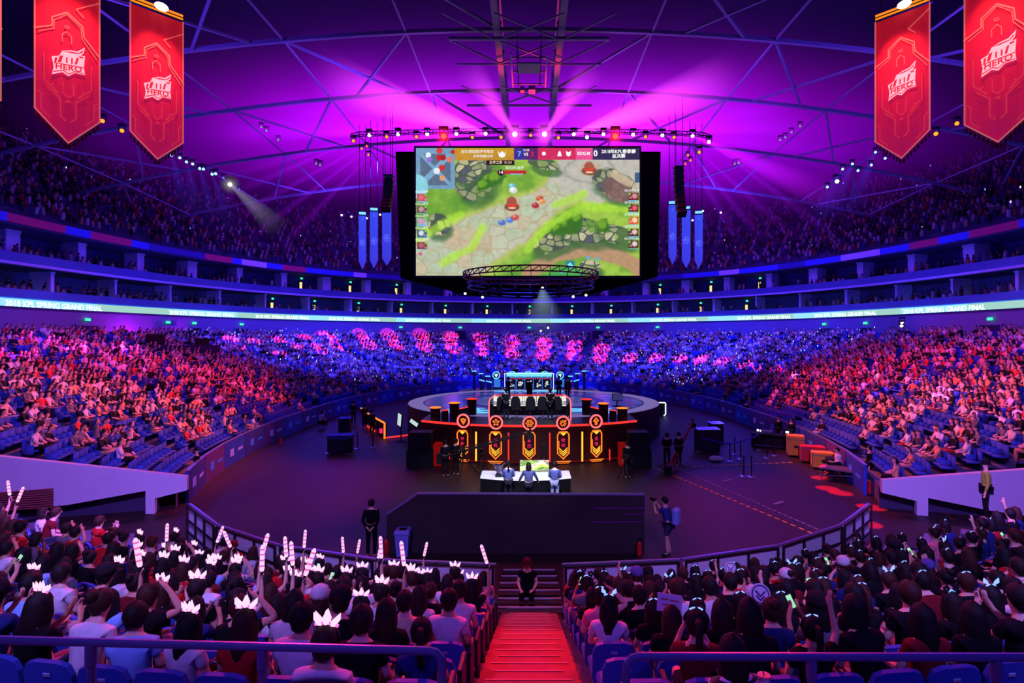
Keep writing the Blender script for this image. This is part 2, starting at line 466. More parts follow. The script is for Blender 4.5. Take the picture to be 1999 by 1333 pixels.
M_fblue = mat('blue_fascia_banner', S(52, 76, 215), .6); M_fred = mat('red_fascia_banner', S(205, 42, 96), .6); M_fwhite = mat('white_fascia_banner', S(215, 205, 235), .6)
M_fblue2 = mat('dark_blue_fascia', S(46, 46, 150), .6)
segs = [(-60, 13, M_fblue), (13, 126, M_fred), (126, 175, M_fblue), (175, 255, M_fred), (255, 290, M_fblue), (290, 400, M_fblue2), (400, 450, M_fred), (450, 470, M_fblue),
        (470, 520, M_fwhite), (520, 550, M_fblue), (550, 595, M_fred), (595, 690, M_fblue), (690, 715, M_fwhite), (715, 790, M_fblue2),
        (1280, 1330, M_fblue2), (1330, 1400, M_fblue), (1400, 1440, M_fwhite), (1440, 1515, M_fblue), (1515, 1570, M_fblue2), (1570, 1640, M_fblue), (1640, 1715, M_fwhite), (1715, 1775, M_fblue),
        (1775, 1830, M_fred), (1830, 1890, M_fblue), (1890, 1985, M_fred), (1985, 2060, M_fblue)]
fas = band_thing('fascia_banner', 22.6, 15.1, 15.75, [(a, b, m, 'banner_section') for a, b, m in segs],
                 'blue, red and white sponsor banner strip along the front of the upper bowl', 'banner strip')
# ---------------------------------------------------------------- corner tunnel walls (white) on both sides
def plane_pt(x, y, mirror):
    """pixel -> point of the vertical wall plane through A(12.8,21.3), B(22,18.5)"""
    t = (x-CX)/FPX; 
    if mirror: t = -t
    # points: (-12.8-9.2k, 21.3-2.8k); X = t*Y
    k = (-12.8-t*21.3)/(9.2-t*2.8)
    X, Y = -12.8-9.2*k, 21.3-2.8*k
    return Vector((-X if mirror else X, Y, CZ-(y-CY)/FPX*Y))
nrm_l = Vector((-2.8, 9.2, 0)).normalized()
for side in (0, 1):
    if side == 0:
        pts = [(365, 930), (365, 957), (302, 973), (302, 1003), (284, 1003), (284, 958), (130, 986), (-160, 1010), (-160, 874)]
        lou = [(0, 968), (105, 950+6), (105, 992), (0, 1000)]
    else:
        pts = [(1722, 937), (1722, 962), (1790, 978), (1790, 1016), (1812, 1016), (1812, 972), (1930, 996), (2160, 1030), (2160, 905)]
    n = nrm_l.copy(); n.x *= (-1 if side else 1)
    mb = MB(); mb.prism([plane_pt(x, y, side) for x, y in pts], n*.25)
    struct(mb.build('wall_right' if side else 'wall_left', M_wall), 'white tunnel wall at the ' + ('right' if side else 'left') + ' end of the near block')
    # dark opening behind
    mb = MB()
    ptd = [(300, 955), (300, 1010), (60, 1060), (-160, 1090), (-160, 960)] if side == 0 else [(1725, 960), (1725, 1010), (1990, 1060), (2160, 1090), (2160, 960)]
    mb.prism([plane_pt(x, y, side)+n*.6 for x, y in ptd], n*.05)
    struct(mb.build('wall_tunnel_right' if side else 'wall_tunnel_left', mat('dark_tunnel_wall', S(50, 46, 76), .8)))
lv = MB()
for i in range(9):
    a = plane_pt(-60, 966+i*4.2, 0)-nrm_l*.06; b = plane_pt(106, 953+i*4.4, 0)-nrm_l*.06
    lv.beam(a, b, .05, .035)
tag(lv.build('louvre_grille', mat('red_brown_louvre', S(150, 66, 70), .6)), 'red-brown slatted louvre grille on the white tunnel wall', 'grille')

# ---------------------------------------------------------------- roof and its steel
def rz_(x, y, base=20.0): return CZ+base-.0028*x*x-.0016*(y-40)**2
mb = MB(); nx_, ny_ = 24, 24; vs = []; 
for j in range(ny_+1):
    for i in range(nx_+1):
        x = -78+156*i/nx_; y = -30+155*j/ny_
        vs.append((x, y, 6.55+31-.0016*x*x-.0009*(y-40)**2))
mb.add(vs, [(j*(nx_+1)+i, j*(nx_+1)+i+1, (j+1)*(nx_+1)+i+1, (j+1)*(nx_+1)+i) for j in range(ny_) for i in range(nx_)])
struct(mb.build('ceiling', M_roof, smooth=True), 'dark domed roof deck')
tc = 0
YS = [22, 29.5, 37, 46, 56, 67]
def arc_chord(y, base, w, n=24, x0=-44, x1=44):
    mb = MB(); pts = [Vector((x0+(x1-x0)*i/n, y, rz_(x0+(x1-x0)*i/n, y, base))) for i in range(n+1)]
    for a, b in zip(pts, pts[1:]): mb.beam(a, b, w)
    return mb
for y in YS:
    mb = arc_chord(y, 20, .24)
    struct(mb.build('roof_beam', M_steel), f'curved steel cross beam of the roof, {ORD(YS.index(y)+1)} one away from the camera')
# diagonals in plan between neighbouring cross beams and longitudinal purlins
for r, (y0, y1) in enumerate(zip(YS, YS[1:])):
    mb = MB(); xs = np.arange(-40, 41, 8.0)
    for i, x in enumerate(xs):
        if abs(x) < 5: continue
        x2 = x+(6 if (i+r) % 2 else -6)
        mb.beam((x, y0, rz_(x, y0)), (x2, y1, rz_(x2, y1)), .15)
        mb.beam((x, y0, rz_(x, y0, 20)), (x, y1, rz_(x, y1, 20)), .11)
    struct(mb.build('roof_beam', M_steel), f'diagonal steel bracing of the roof in the {ORD(r+1)} bay away from the camera')
for s in (-1, 1):
    mb = MB()
    for zz, w in ((20, .42), (23.2, .3)):
        ys = np.arange(14, 62, 4.0)
        for a, b in zip(ys, ys[1:]): mb.beam((s*2.1, a, rz_(2.1, a, zz)), (s*2.1, b, rz_(2.1, b, zz)), w)
    for i, y in enumerate(np.arange(14, 58, 4.0)):
        mb.beam((s*2.1, y, rz_(2.1, y, 20)), (s*2.1, y+4, rz_(2.1, y+4, 23.2)), .18); mb.beam((s*2.1, y, rz_(2.1, y, 20)), (s*2.1, y, rz_(2.1, y, 23.2)), .18)
    struct(mb.build('roof_beam', M_steel), f'long lattice girder running down the roof, the {"right" if s > 0 else "left"} one of the middle pair')
mb = MB()
for y, w in ((37, .2), (40.5, .09), (47.5, .16)):
    mb.beam((-5.2, y, rz_(0, y, 19.4)), (5.2, y, rz_(0, y, 19.4)), w)
for i, y in enumerate((34, 37.2, 44)):
    mb.beam((-2.1, y, rz_(0, y, 19.4)), (2.1, y+3.2, rz_(0, y+3, 19.4)), .1); mb.beam((2.1, y, rz_(0, y, 19.4)), (-2.1, y+3.2, rz_(0, y+3, 19.4)), .1)
    mb.beam((-5.2, y, rz_(0, y, 19.4)), (-2.1, y+3.2, rz_(0, y+3, 19.4)), .09); mb.beam((5.2, y, rz_(0, y, 19.4)), (2.1, y+3.2, rz_(0, y+3, 19.4)), .09)
struct(mb.build('roof_beam', M_steel), 'cross bracing of the centre roof bay')
mb = MB()
mb.box((0, 38.2, 24.6), (1.5, 1.4, .1)); mb.box((.2, 41.6, 24.6), (.5, .8, .3)); mb.box((-.5, 41.8, 24.7), (.3, .5, .3)); mb.box((-1.2, 40, 25.2), (.1, 5, .1)); mb.box((1.2, 40, 25.2), (.1, 5, .1))
for y in (38, 40, 42): mb.box((0, y, 25.2), (2.5, .08, .08)); mb.box((-.8, y, 26), (.08, .08, 2)); mb.box((.8, y, 26), (.08, .08, 2))
struct(mb.build('roof_catwalk_beam', M_steel), 'catwalk with hoists at the middle of the roof')

# portals at the foot of the far stand
for x, l in ((806, 'left'), (1268, 'right')):
    p = P(x, 0, 66.5); e = MB(); e.cur = 0; e.box((p.x, 66.9, 1.35), (2.2, .2, 2.7)); e.cur = 1
    for s in (-1, 1): e.box((p.x+s*1.2, 66.7, 1.45), (.22, .5, 2.9))
    e.box((p.x, 66.7, 2.95), (2.7, .6, .2)); struct(e.build('door_1' if x < 1033 else 'door_2', [M_black, M_pier]), f'dark portal with pale jambs at the foot of the far stand, {l} of the stage')
# production booth at the top of the left stand
q = bowl_hit(338, 676); bf = empty('control_booth', (q.x+.6, q.y, q.z-1.0), .85)
b = MB(); b.box((0, 0, .55), (6.4, .2, 1.1)); b.box((0, 1.2, .1), (6.4, 2.4, .1)); b.build('counter', mat('dark_blue_counter', S(34, 32, 80), .6), bf)
b = MB(); b.bbox((-1.6, .9, 1.5), (1.3, .6, 1.1), .04); b.bbox((2.0, .8, 1.35), (1.0, .6, .7), .04); b.build('equipment_box', M_dark, bf)
b = MB(); b.beam((1.0, .7, 1.1), (1.0, .7, 2.3), .06); b.beam((1.0, .7, 2.2), (1.6, .5, 2.5), .06); b.build('lamp_arm', M_dark, bf)
tag(bf, 'dark control booth counter with equipment at the top of the left stand', 'booth')
# ---------------------------------------------------------------- the big screen
SD = 50.0
def SPt(x, y, dy=0.0): p = P(x, y, SD); p.y += dy; return p
scr = empty('video_screen', P(1030, 538, SD)); so = scr.location.copy()
b = MB()
x0, x1, zt, zb = P(811, 0, SD).x, P(1249, 0, SD).x, P(0, 287.5, SD).z, P(0, 538.5, SD).z
b.box(((x0+x1)/2-so.x, .35, (zt+zb)/2-so.z), (x1-x0+.3, .5, zt-zb+.3)); b.build('cabinet', M_dark, scr)
GW, GH = 420, 240
uu, vv = np.meshgrid((np.arange(GW)+.5)/GW, (np.arange(GH)+.5)/GH)
def vnoise(u, v, f, seed):
    r = np.random.default_rng(seed); n = int(f)+3; g = r.random((n, n)); a, b_ = u*f, v*f*.6
    i, j = a.astype(int), b_.astype(int); fx, fy = a-i, b_-j; fx = fx*fx*(3-2*fx); fy = fy*fy*(3-2*fy)
    return (g[j, i]*(1-fx)+g[j, i+1]*fx)*(1-fy)+(g[j+1, i]*(1-fx)+g[j+1, i+1]*fx)*fy
def fbm(f, seed): return (vnoise(uu, vv, f, seed)+.5*vnoise(uu, vv, f*2, seed+1)+.25*vnoise(uu, vv, f*4, seed+2))/1.75
def voro(fu, fv, seed):
    r = np.random.default_rng(seed); n1, n2 = int(fu)+3, int(fv)+3; ju, jv, jc = r.random((n2, n1)), r.random((n2, n1)), r.random((n2, n1))
    a, b_ = uu*fu+1, vv*fv+1; i, j = a.astype(int), b_.astype(int); d1 = np.full(uu.shape, 9.); d2 = d1.copy(); cid = np.zeros(uu.shape)
    for dj in (-1, 0, 1):
        for di in (-1, 0, 1):
            ii, jj = np.clip(i+di, 0, n1-1), np.clip(j+dj, 0, n2-1)
            d = np.hypot(a-(ii+ju[jj, ii]), b_-(jj+jv[jj, ii])); near = d < d1
            d2 = np.where(near, d1, np.minimum(d2, d)); cid = np.where(near, jc[jj, ii], cid); d1 = np.minimum(d1, d)
    return d2-d1, cid
img = np.zeros((GH, GW, 3))
def paint(mask, col):
    global img
    m = np.clip(mask, 0, 1)[..., None]; img = img*(1-m)+np.array(col, float)*m
def sstep(x, a, b): t = np.clip((x-a)/(b-a), 0, 1); return t*t*(3-2*t)
n1, n2, n3 = fbm(6, 1), fbm(14, 5), fbm(30, 9)
img[:] = (128, 178, 62); paint(sstep(n1, .4, .65)*.8, (166, 205, 78)); paint(sstep(n2, .5, .75)*.6, (96, 150, 58)); paint(sstep(1-n1, .5, .7)*.5, (84, 148, 52))
def seg(pts, w):
    d = np.full(uu.shape, 9.)
    for (a, b_, wa), (c, e, wb) in zip(pts, pts[1:]):
        px, py = (uu-a)*1.75, vv-b_; qx, qy = (c-a)*1.75, e-b_; t = np.clip((px*qx+py*qy)/(qx*qx+qy*qy), 0, 1)
        d = np.minimum(d, np.hypot(px-t*qx, py-t*qy)/(wa+(wb-wa)*t))
    return d/w
def ell(cu, cv, ru, rv, rot=0):
    x, y = (uu-cu)*1.75, vv-cv; c, s = math.cos(rot), math.sin(rot); return np.hypot((x*c+y*s)/(ru*1.75), (-x*s+y*c)/rv)+(n3-.5)*.25+(n2-.5)*.3
path = seg([(-.05, .98, .26), (.2, .82, .24), (.42, .6, .19), (.58, .42, .13), (.7, .3, .12)], 1)+(n2-.5)*.5
paint(sstep(-path, -1.35, -1.0), (178, 196, 96)); paint(sstep(-path, -1.05, -.85), (186, 176, 142))
ed, cid = voro(17, 11, 3); stone = sstep(ed, .05, .14)*sstep(-path, -1.0, -.8)
paint(stone*.9, (196, 202, 178)); paint(stone*(cid > .6)*.7, (180, 196, 168)); paint(stone*(cid < .2)*.6, (205, 180, 150))
paint(sstep(-ell(.24, .72, .12, .12), -1, -.5)*.55, (205, 176, 142))
paint(sstep(-ell(.84, .2, .24, .24), -1, -.9), (192, 188, 178)); paint(sstep(-np.abs(ell(.77, .17, .14, .13)-.8), -.1, -.02)*.5, (150, 148, 146)); paint(sstep(-ell(.78, .17, .06, .07), -1, -.6)*.8, (206, 170, 142))
paint(sstep(-np.abs(seg([(.5, .98, .1), (.62, .84, .1), (.75, .78, .1), (.9, .84, .1), (1.0, .95, .1)], 1)+(n2-.5)*.4), -.75, -.45), (186, 146, 112))
paint(sstep(-ell(.68, 1.02, .12, .12), -1, -.6)*.8, (64, 168, 90))
def rocks(cu, cv, ru, rv, rot, seed, moss=.4):
    e = ell(cu, cv, ru, rv, rot); body = sstep(-e, -1.05, -.9); paint(sstep(-ell(cu+.01, cv+.05, ru*1.15, rv*1.1, rot), -1.1, -.7)*.75, (62, 104, 62)); paint(body, (74, 86, 80))
    d, c = voro(26, 18, seed); f = body*sstep(d, .08, .2); paint(f*(c > .35)*.95, (158, 162, 124)); paint(f*(c > .75), (196, 190, 152)); paint(f*(c < .2)*.8, (92, 92, 112)); paint(body*sstep(n2, .5, .6)*moss, (96, 148, 52))
rocks(.27, .25, .1, .16, -.5, 21); rocks(.23, .17, .06, .1, -.8, 22, .1); rocks(.62, .73, .11, .08, -.4, 23); rocks(.75, .64, .12, .1, .2, 24, .7); rocks(.9, .68, .09, .07, .3, 25, .5)
rocks(.89, .29, .11, .11, .5, 26, .05); paint(sstep(-ell(.9, .33, .09, .1, .5), -1, -.7)*.8, (128, 92, 92)); paint(sstep(-ell(.92, .24, .07, .045, .5), -1, -.6)*.9, (206, 182, 156)); rocks(.1, .6, .05, .09, -.6, 27, .3); rocks(.57, .12, .07, .05, .2, 28, .3); rocks(.78, .93, .05, .05, 0, 29, .2)
for cu, cv, r in ((.33, .26, .05), (.36, .24, .05), (.3, .3, .04), (.7, .57, .06), (.66, .6, .05), (.73, .56, .04), (.84, .62, .04), (.63, .64, .04)):
    paint(sstep(-ell(cu, cv, r, r*1.5)-(n3-.5), -1, -.5)*.95, (58, 112, 40)); paint(sstep(-ell(cu-.008, cv-.02, r*.6, r)-(n3-.5), -1, -.4)*.85, (124, 176, 48))
for pts in ([(.12, .9, .03), (.25, .78, .03), (.3, .62, .03)], [(.5, .8, .03), (.58, .62, .03), (.75, .45, .03), (1, .5, .03)], [(.62, .45, .03), (.75, .36, .03)], [(.0, .72, .03), (.2, .52, .03)]):
    paint(sstep(-seg(pts, 1.6)-(n2-.5)*.6, -1, -.3)*.7, (176, 232, 60))
for cu, cv in ((.43, .43), (.775, .15)):       # carved red stone markers on the lane
    paint(sstep(-ell(cu, cv+.03, .042, .04), -1, -.7), (120, 74, 60)); paint(sstep(-ell(cu, cv, .028, .06), -1, -.7), (168, 84, 70)); paint(sstep(-ell(cu, cv+.02, .03, .018), -1, -.7), (214, 66, 50)); paint(sstep(-ell(cu, cv+.04, .024, .01), -1, -.6), (240, 200, 170))
for cu, cv, c in ((.555, .395, (196, 84, 60)), (.535, .45, (176, 50, 60)), (.565, .42, (230, 150, 90)), (.385, .585, (84, 116, 200)), (.42, .565, (90, 130, 220)), (.445, .545, (200, 80, 80)), (.43, .3, (110, 180, 200)), (.435, .33, (220, 226, 224))):
    paint(sstep(-ell(cu, cv, .022, .03), -1, -.6), c); paint(sstep(-ell(cu-.005, cv-.01, .01, .014), -1, -.4)*.8, [min(255, q+60) for q in c])
for cu, cv in ((.77, .86), (.81, .87), (.65, .97)): paint(sstep(-ell(cu, cv, .012, .016), -1, -.5)*.9, (90, 180, 240))
def rect(u0, v0, u1, v1, c, a=1.0): paint(((uu > u0) & (uu < u1) & (vv > v0) & (vv < v1))*a, c)
rect(0, 0, .174, .32, (116, 158, 196)); rect(.02, .045, .155, .29, (92, 110, 138)); paint(sstep(-np.abs((uu-.02)/.135-(.29-vv)/.245), -.16, -.1)*((uu < .155) & (uu > .02) & (vv < .29) & (vv > .045)), (122, 170, 205))
paint(sstep(-np.abs((uu-.02)/.135-(vv-.045)/.245), -.1, -.06)*((uu < .155) & (uu > .02) & (vv < .29) & (vv > .045)), (122, 170, 205)); paint(sstep(-np.hypot((uu)*1.75, vv-.3), -.1, -.09)*(uu < .174), (140, 214, 230))
for cu, cv, c, r in ((.055, .055, (225, 245, 250), .013), (.105, .075, (200, 40, 50), .014), (.122, .075, (180, 30, 40), .013), (.15, .09, (240, 120, 110), .013), (.115, .155, (210, 50, 50), .014), (.093, .18, (230, 240, 245), .015), (.118, .235, (230, 160, 110), .013), (.06, .09, (150, 110, 220), .012), (.105, .02, (220, 60, 60), .014), (.165, .03, (200, 40, 40), .01)):
    paint(sstep(-np.hypot((uu-cu)*1.75, vv-cv), -r*1.9, -r*1.5), c)
rect(.174, 0, .437, .095, (206, 148, 36)); rect(.174, .045, .437, .095, (190, 140, 70), .5); rect(.437, 0, .545, .09, (66, 44, 150)); rect(.49, 0, .545, .09, (92, 34, 110)); rect(.545, 0, .715, .09, (214, 44, 96)); rect(.715, 0, .79, .09, (240, 80, 150)); rect(.79, 0, 1, .09, (52, 40, 84)); rect(.79, 0, .815, .09, (60, 44, 100))
rect(.315, .095, .44, .135, (44, 22, 40)); rect(.365, .175, .494, .205, (200, 44, 50)); rect(.42, .2, .478, .208, (120, 200, 235)); paint(sstep(-np.hypot((uu-.38)*1.75, vv-.192), -.026, -.022), (24, 20, 36))
rect(.978, .19, 1, .27, (66, 96, 130))
for k in range(5):
    v0 = .36+.094*k; c = [(196, 74, 90), (110, 70, 90), (150, 170, 200), (70, 90, 140), (120, 60, 70)][k]
    rect(.004, v0, .05, v0+.056, c); paint(sstep(-np.hypot((uu-.024)*1.75, vv-v0-.025), -.03, -.012)*((uu < .05)), [(235, 110, 120), (200, 160, 150), (230, 150, 170), (220, 225, 235), (190, 90, 110)][k]); rect(.004, v0+.058, .05, v0+.064, (110, 200, 240)); paint(sstep(-np.hypot((uu-.044)*1.75, vv-v0-.008), -.012, -.008), (110, 210, 70))
    c = [(120, 36, 50), (110, 24, 50), (220, 90, 60), (90, 40, 44), (96, 40, 36)][k]
    rect(.95, v0-.01, .996, v0+.048, c); paint(sstep(-np.hypot((uu-.978)*1.75, vv-v0-.015), -.03, -.012)*(uu > .95), [(214, 150, 150), (230, 100, 110), (255, 226, 180), (230, 200, 190), (220, 214, 210)][k]); rect(.95, v0+.05, .996, v0+.057, (110, 200, 240)); paint(sstep(-np.hypot((uu-.955)*1.75, vv-v0+.0), -.012, -.008), (110, 210, 70))
paint(sstep(-np.hypot((uu-.02)*1.75, vv-.83), -.016, -.012), (214, 96, 170)); rect(.67, .885, .71, .94, (50, 130, 150)); paint(((np.abs(uu-.69)*1.9 < (vv-.895)) & (vv < .925)), (130, 240, 240))
img *= (.93+.14*fbm(60, 33))[..., None]
img = np.clip(img*.97+6, 0, 255)
def image_plane(name, arr, x0, x1, zb, zt, y, m, parent, org):
    h, w = arr.shape[:2]
    xs = np.linspace(x0, x1, w+1); zs = np.linspace(zt, zb, h+1); X, Z = np.meshgrid(xs, zs)
    co = np.stack([X-org.x, np.full_like(X, y-org.y), Z-org.z], -1).reshape(-1, 3)
    i = (np.arange(h)[:, None]*(w+1)+np.arange(w)[None]).reshape(-1)
    fa = np.stack([i, i+w+1, i+w+2, i+1], 1)
    me = bpy.data.meshes.new(name); me.vertices.add(len(co)); me.vertices.foreach_set('co', co.ravel().astype(np.float32))
    me.loops.add(fa.size); me.loops.foreach_set('vertex_index', fa.ravel().astype(np.int32)); me.polygons.add(len(fa)); me.polygons.foreach_set('loop_start', np.arange(0, fa.size, 4, dtype=np.int32))
    me.update(calc_edges=True)
    a = me.attributes.new('tint', 'FLOAT_COLOR', 'FACE')
    c = arr.reshape(-1, 3)/255.0; c = np.where(c <= .04045, c/12.92, ((c+.055)/1.055)**2.4); c = np.concatenate([c, np.ones((len(c), 1))], 1)
    a.data.foreach_set('color', c.ravel().astype(np.float32)); me.materials.append(m); me.update()
    o = bpy.data.objects.new(name, me); COL.objects.link(o); o.parent = parent
    return o
M_pic = attr_mat('screen_picture_light', 1.0)
image_plane('display_picture', img, P(812, 0, SD).x, P(1248.5, 0, SD).x, P(0, 538, SD).z, P(0, 289, SD).z, SD, M_pic, scr, so)
M_tw = em('screen_white', (1, 1, 1, 1), .95); M_tc = em('screen_cyan', S(90, 200, 255), 1); M_tr = em('screen_red', S(230, 40, 60), 1); M_ty = em('screen_cream', S(255, 235, 190), .95)
def stext(t, u, v, h, m, **k):
    x = P(812, 0, SD).x+(P(1248.5, 0, SD).x-P(812, 0, SD).x)*u; z = P(0, 289, SD).z+(P(0, 538, SD).z-P(0, 289, SD).z)*v
    text(t, h*11.22*1.3, m, Matrix.Translation((x-so.x, SD-.06-so.y, z-so.z)), scr, **k)
stext('2018年KPL春季赛', .906, .03, .027, M_tw, bold=.008); stext('总决赛', .906, .066, .027, M_tw, bold=.008)
stext('0', .803, .045, .05, M_tw, bold=.02); stext('EDG.M', .75, .045, .026, M_tw, bold=.008); stext('VS', .492, .052, .026, M_tw, bold=.008); stext('7', .462, .05, .045, M_tc, bold=.01); stext('3', .52, .05, .042, M_tr, bold=.01); stext('13:38', .492, .018, .018, M_tw)
stext('主宰之影  01:24', .378, .115, .02, M_ty); stext('14', .38, .192, .026, M_tw, bold=.01); stext('EDGM.选手', .442, .157, .022, M_tw)
stext('全队增加经济与攻击', .275, .03, .022, M_tw); stext('主宰先锋出动', .3, .066, .02, M_tw)
for k, t in enumerate(('选手', '选手', '选手', '选手', '选手')): stext('Hero.'+t, .028, .345+.094*k, .018, M_tw); stext('15 12 15 14 13'.split()[k], .044, .405+.094*k, .016, M_tw)
for k, t in enumerate(('选手', '选手', '选手', '选手', 'koko')): stext('EDGM.'+t, .966, .335+.094*k, .018, M_tw); stext('13 14 13 14 12'.split()[k], .958, .39+.094*k, .016, M_tw)
ic = MB()
def ic_pt(u, v): return Vector((P(812, 0, SD).x+(P(1248.5, 0, SD).x-P(812, 0, SD).x)*u-so.x, SD-.05-so.y, P(0, 289, SD).z+(P(0, 538, SD).z-P(0, 289, SD).z)*v-so.z))
ic.prism([ic_pt(.385+a, .045+b_) for a, b_ in ((-.02, -.03), (-.012, .0), (0, -.022), (.012, .0), (.02, -.03), (.014, .02), (0, .033), (-.014, .02))], (0, .02, 0))
ic.lathe([(.17, -.01), (.17, .01)], 16, ic_pt(.572, .045), Matrix.Rotation(PI/2, 3, 'X'))
ic.prism([ic_pt(.642+a, .045+b_) for a, b_ in ((-.01, .02), (-.006, -.01), (0, -.024), (.006, -.01), (.01, .02))], (0, .02, 0)); ic.prism([ic_pt(.682+a, .045+b_) for a, b_ in ((-.012, -.022), (0, -.01), (.012, -.022), (.009, .014), (0, .022), (-.009, .014))], (0, .02, 0))
ic.build('scoreboard_icon', M_tw, scr)
tag(scr, 'huge hanging LED video screen showing a green mobile game map with score bar', 'screen')

# black masking drape around the screen
b = MB(); D = SD+1.2
b.prism([P(x, y, D) for x, y in ((772, 296), (1290, 296), (1284, 540), (1150, 576), (1040, 583), (915, 577), (782, 543))], (0, .25, 0))
tag(b.build('masking_drape', M_black), 'black masking drape hung as a wide border around the video screen', 'drape')
# line arrays hanging beside the screen
def line_array(x, y0, y1, D, label, n=8):
    e = empty('line_array_speaker', P(x, y0, D)); o = e.location.copy(); h = (y1-y0)/FPX*D
    for i in range(n):
        t = i/(n-1); ang = -.1-.55*t*t; b = MB(); b.bbox((0, -.9*t*t, -h*t), (.72, .6, h/n*.92), .05, Matrix.Rotation(ang, 3, 'X')); b.build('speaker_cabinet', M_dark, e)
    b = MB(); b.box((0, 0, .35), (.75, .7, .1)); b.cyl((-.3, 0, .35), (-.3, 0, 6), .02, n=6); b.cyl((.3, 0, .35), (.3, 0, 6), .03, n=6); b.build('flying_frame', M_dark, e)
    tag(e, label, 'speaker', None)
line_array(759, 352, 412, 46, 'black hanging line array speaker beside the blue banners on the left of the screen')
line_array(1325, 335, 420, 46, 'black hanging line array speaker beside the blue banners on the right of the screen')

# ---------------------------------------------------------------- lamps of the light rig
M_lw = em('lamp_white', S(255, 248, 255), 3.0); M_lo = em('lamp_amber', S(255, 150, 50), 1.6); M_lr = em('lamp_red', S(255, 60, 50), 4.0); M_lb = em('lamp_blue_white', S(150, 215, 255), 2.0); M_lbl = em('lamp_blue', S(110, 90, 255), 1.4); M_lp = em('lamp_pink_white', S(255, 190, 255), 5.0); M_ly = em('lamp_pale_yellow', S(255, 255, 225), 2.2); M_ldim = em('lamp_dim_lilac', S(170, 140, 230), .7)
LCOUNT = {}
def stage_lamp(x, y, D, m, px_r, col, where, aim=None):
    """moving head: base, yoke, can and lens; the lens faces the hall"""
    r = px_r/FPX*D; p = P(x, y, D); e = empty('stage_lamp', p)
    d = (Vector((0, 0, CZ-2))-p).normalized() if aim is None else (Vector(aim)-p).normalized()
    q = d.to_track_quat('Z', 'Y').to_matrix()
    b = MB(); b.lathe([(r*.75, -r*2.4), (r*1.05, -r*2.0), (r*1.25, -r*.3), (r*1.3, 0), (r*1.1, .02)], 12, (0, 0, 0), q); can = b.build('lamp_can', M_dark, e)
    b = MB(); b.lathe([(r*1.0, .0), (r*.98, r*.25), (r*.7, r*.55), (r*.2, r*.7)], 12, (0, 0, 0), q); b.build('lens', m, can)
    b = MB(); b.beam((-r*1.5, 0, 0), (-r*1.5, 0, r*2.6), r*.3); b.beam((r*1.5, 0, 0), (r*1.5, 0, r*2.6), r*.3); b.box((0, 0, r*2.9), (r*3.3, r*1.6, r*.9)); b.build('yoke', M_dark, e)
    k = (col, where); LCOUNT[k] = LCOUNT.get(k, 0)+1
    tag(e, f'{col} stage lamp {where}, {ORD(LCOUNT[k])} from left', 'stage lamp', f'{col} lamps {where}')
    return p
TD = 44.0
W_ = 'on the arched truss above the screen'
for x, y in ((721, 264), (777, 262), (834, 262), (891, 261), (948, 261)): stage_lamp(x, y, TD, M_lw, 3.6, 'white', W_)
for x in (1005, 1063): stage_lamp(x, 262, TD, M_lp, 5, 'dazzling pink-white', W_)
for x, y in ((1120, 262), (1146, 268), (1178, 262), (1236, 263), (1293, 264), (1352, 265), (1384, 277)): stage_lamp(x, y, TD, M_lw, 3.6, 'small white', W_)
for x, y in ((690, 275), (755, 267), (813, 267), (922, 268), (978, 268), (1036, 264), (1090, 269), (1260, 267), (1316, 268), (1365, 297)): stage_lamp(x, y, TD, M_lo, 3.2, 'amber', W_)
for x in (866, 1201): stage_lamp(x, 266, TD, M_lr, 5.5, 'big red', W_)
for x, y in ((716, 285), (719, 302), (706, 290), (1343, 303), (1338, 320), (1348, 313)): stage_lamp(x, y, TD, M_lr if x in (716, 1338) else M_lo, 2.2, 'tiny orange-red', 'hanging below the ends of the arched truss')
W2 = 'in the slanting row over the left upper seats'
for x, y in ((335, 303), (351, 308), (364, 316), (376, 320), (390, 329), (397, 330), (414, 340), (421, 339)): stage_lamp(x, y, 40, M_lb, 2.8, 'icy blue', W2)
for x, y in ((436, 347), (467, 370)): stage_lamp(x, y, 42, M_lbl, 2.2, 'violet', W2)
W3 = 'in the slanting row over the right upper seats'
for x, y in ((1615, 365), (1645, 330), (1664, 320), (1675, 333), (1701, 322), (1709, 297), (1728, 309)): stage_lamp(x, y, 40, M_lb, 2.6, 'icy blue', W3)
stage_lamp(449, 360, 42, M_ly, 4.2, 'bright pale yellow', 'over the left upper seats'); stage_lamp(1634, 354, 42, M_ly, 4.0, 'bright pale yellow', 'over the right upper seats')
for x, y in ((200, 236), (238, 255)): stage_lamp(x, y, 38, M_lo, 4, 'orange', 'between and behind the two left red banners')
for x, y in ((1827, 261), (1868, 241)): stage_lamp(x, y, 38, M_lo, 4, 'orange', 'between and behind the two right red banners')
for x, y in ((510, 248), (520, 255), (543, 273), (617, 319), (625, 322), (1523, 273), (1533, 268), (1545, 258), (1562, 246), (1434, 320), (1442, 318)): stage_lamp(x, y, 52, M_ldim, 2.6, 'dim lilac', 'high in the purple haze under the roof')
for x, y in ((667, 420), (686, 423), (716, 426), (742, 419), (1372, 412), (1407, 415), (1352, 430)): stage_lamp(x, y, 52, M_lw, 2.0, 'pinpoint white', 'around the tops of the blue banners')
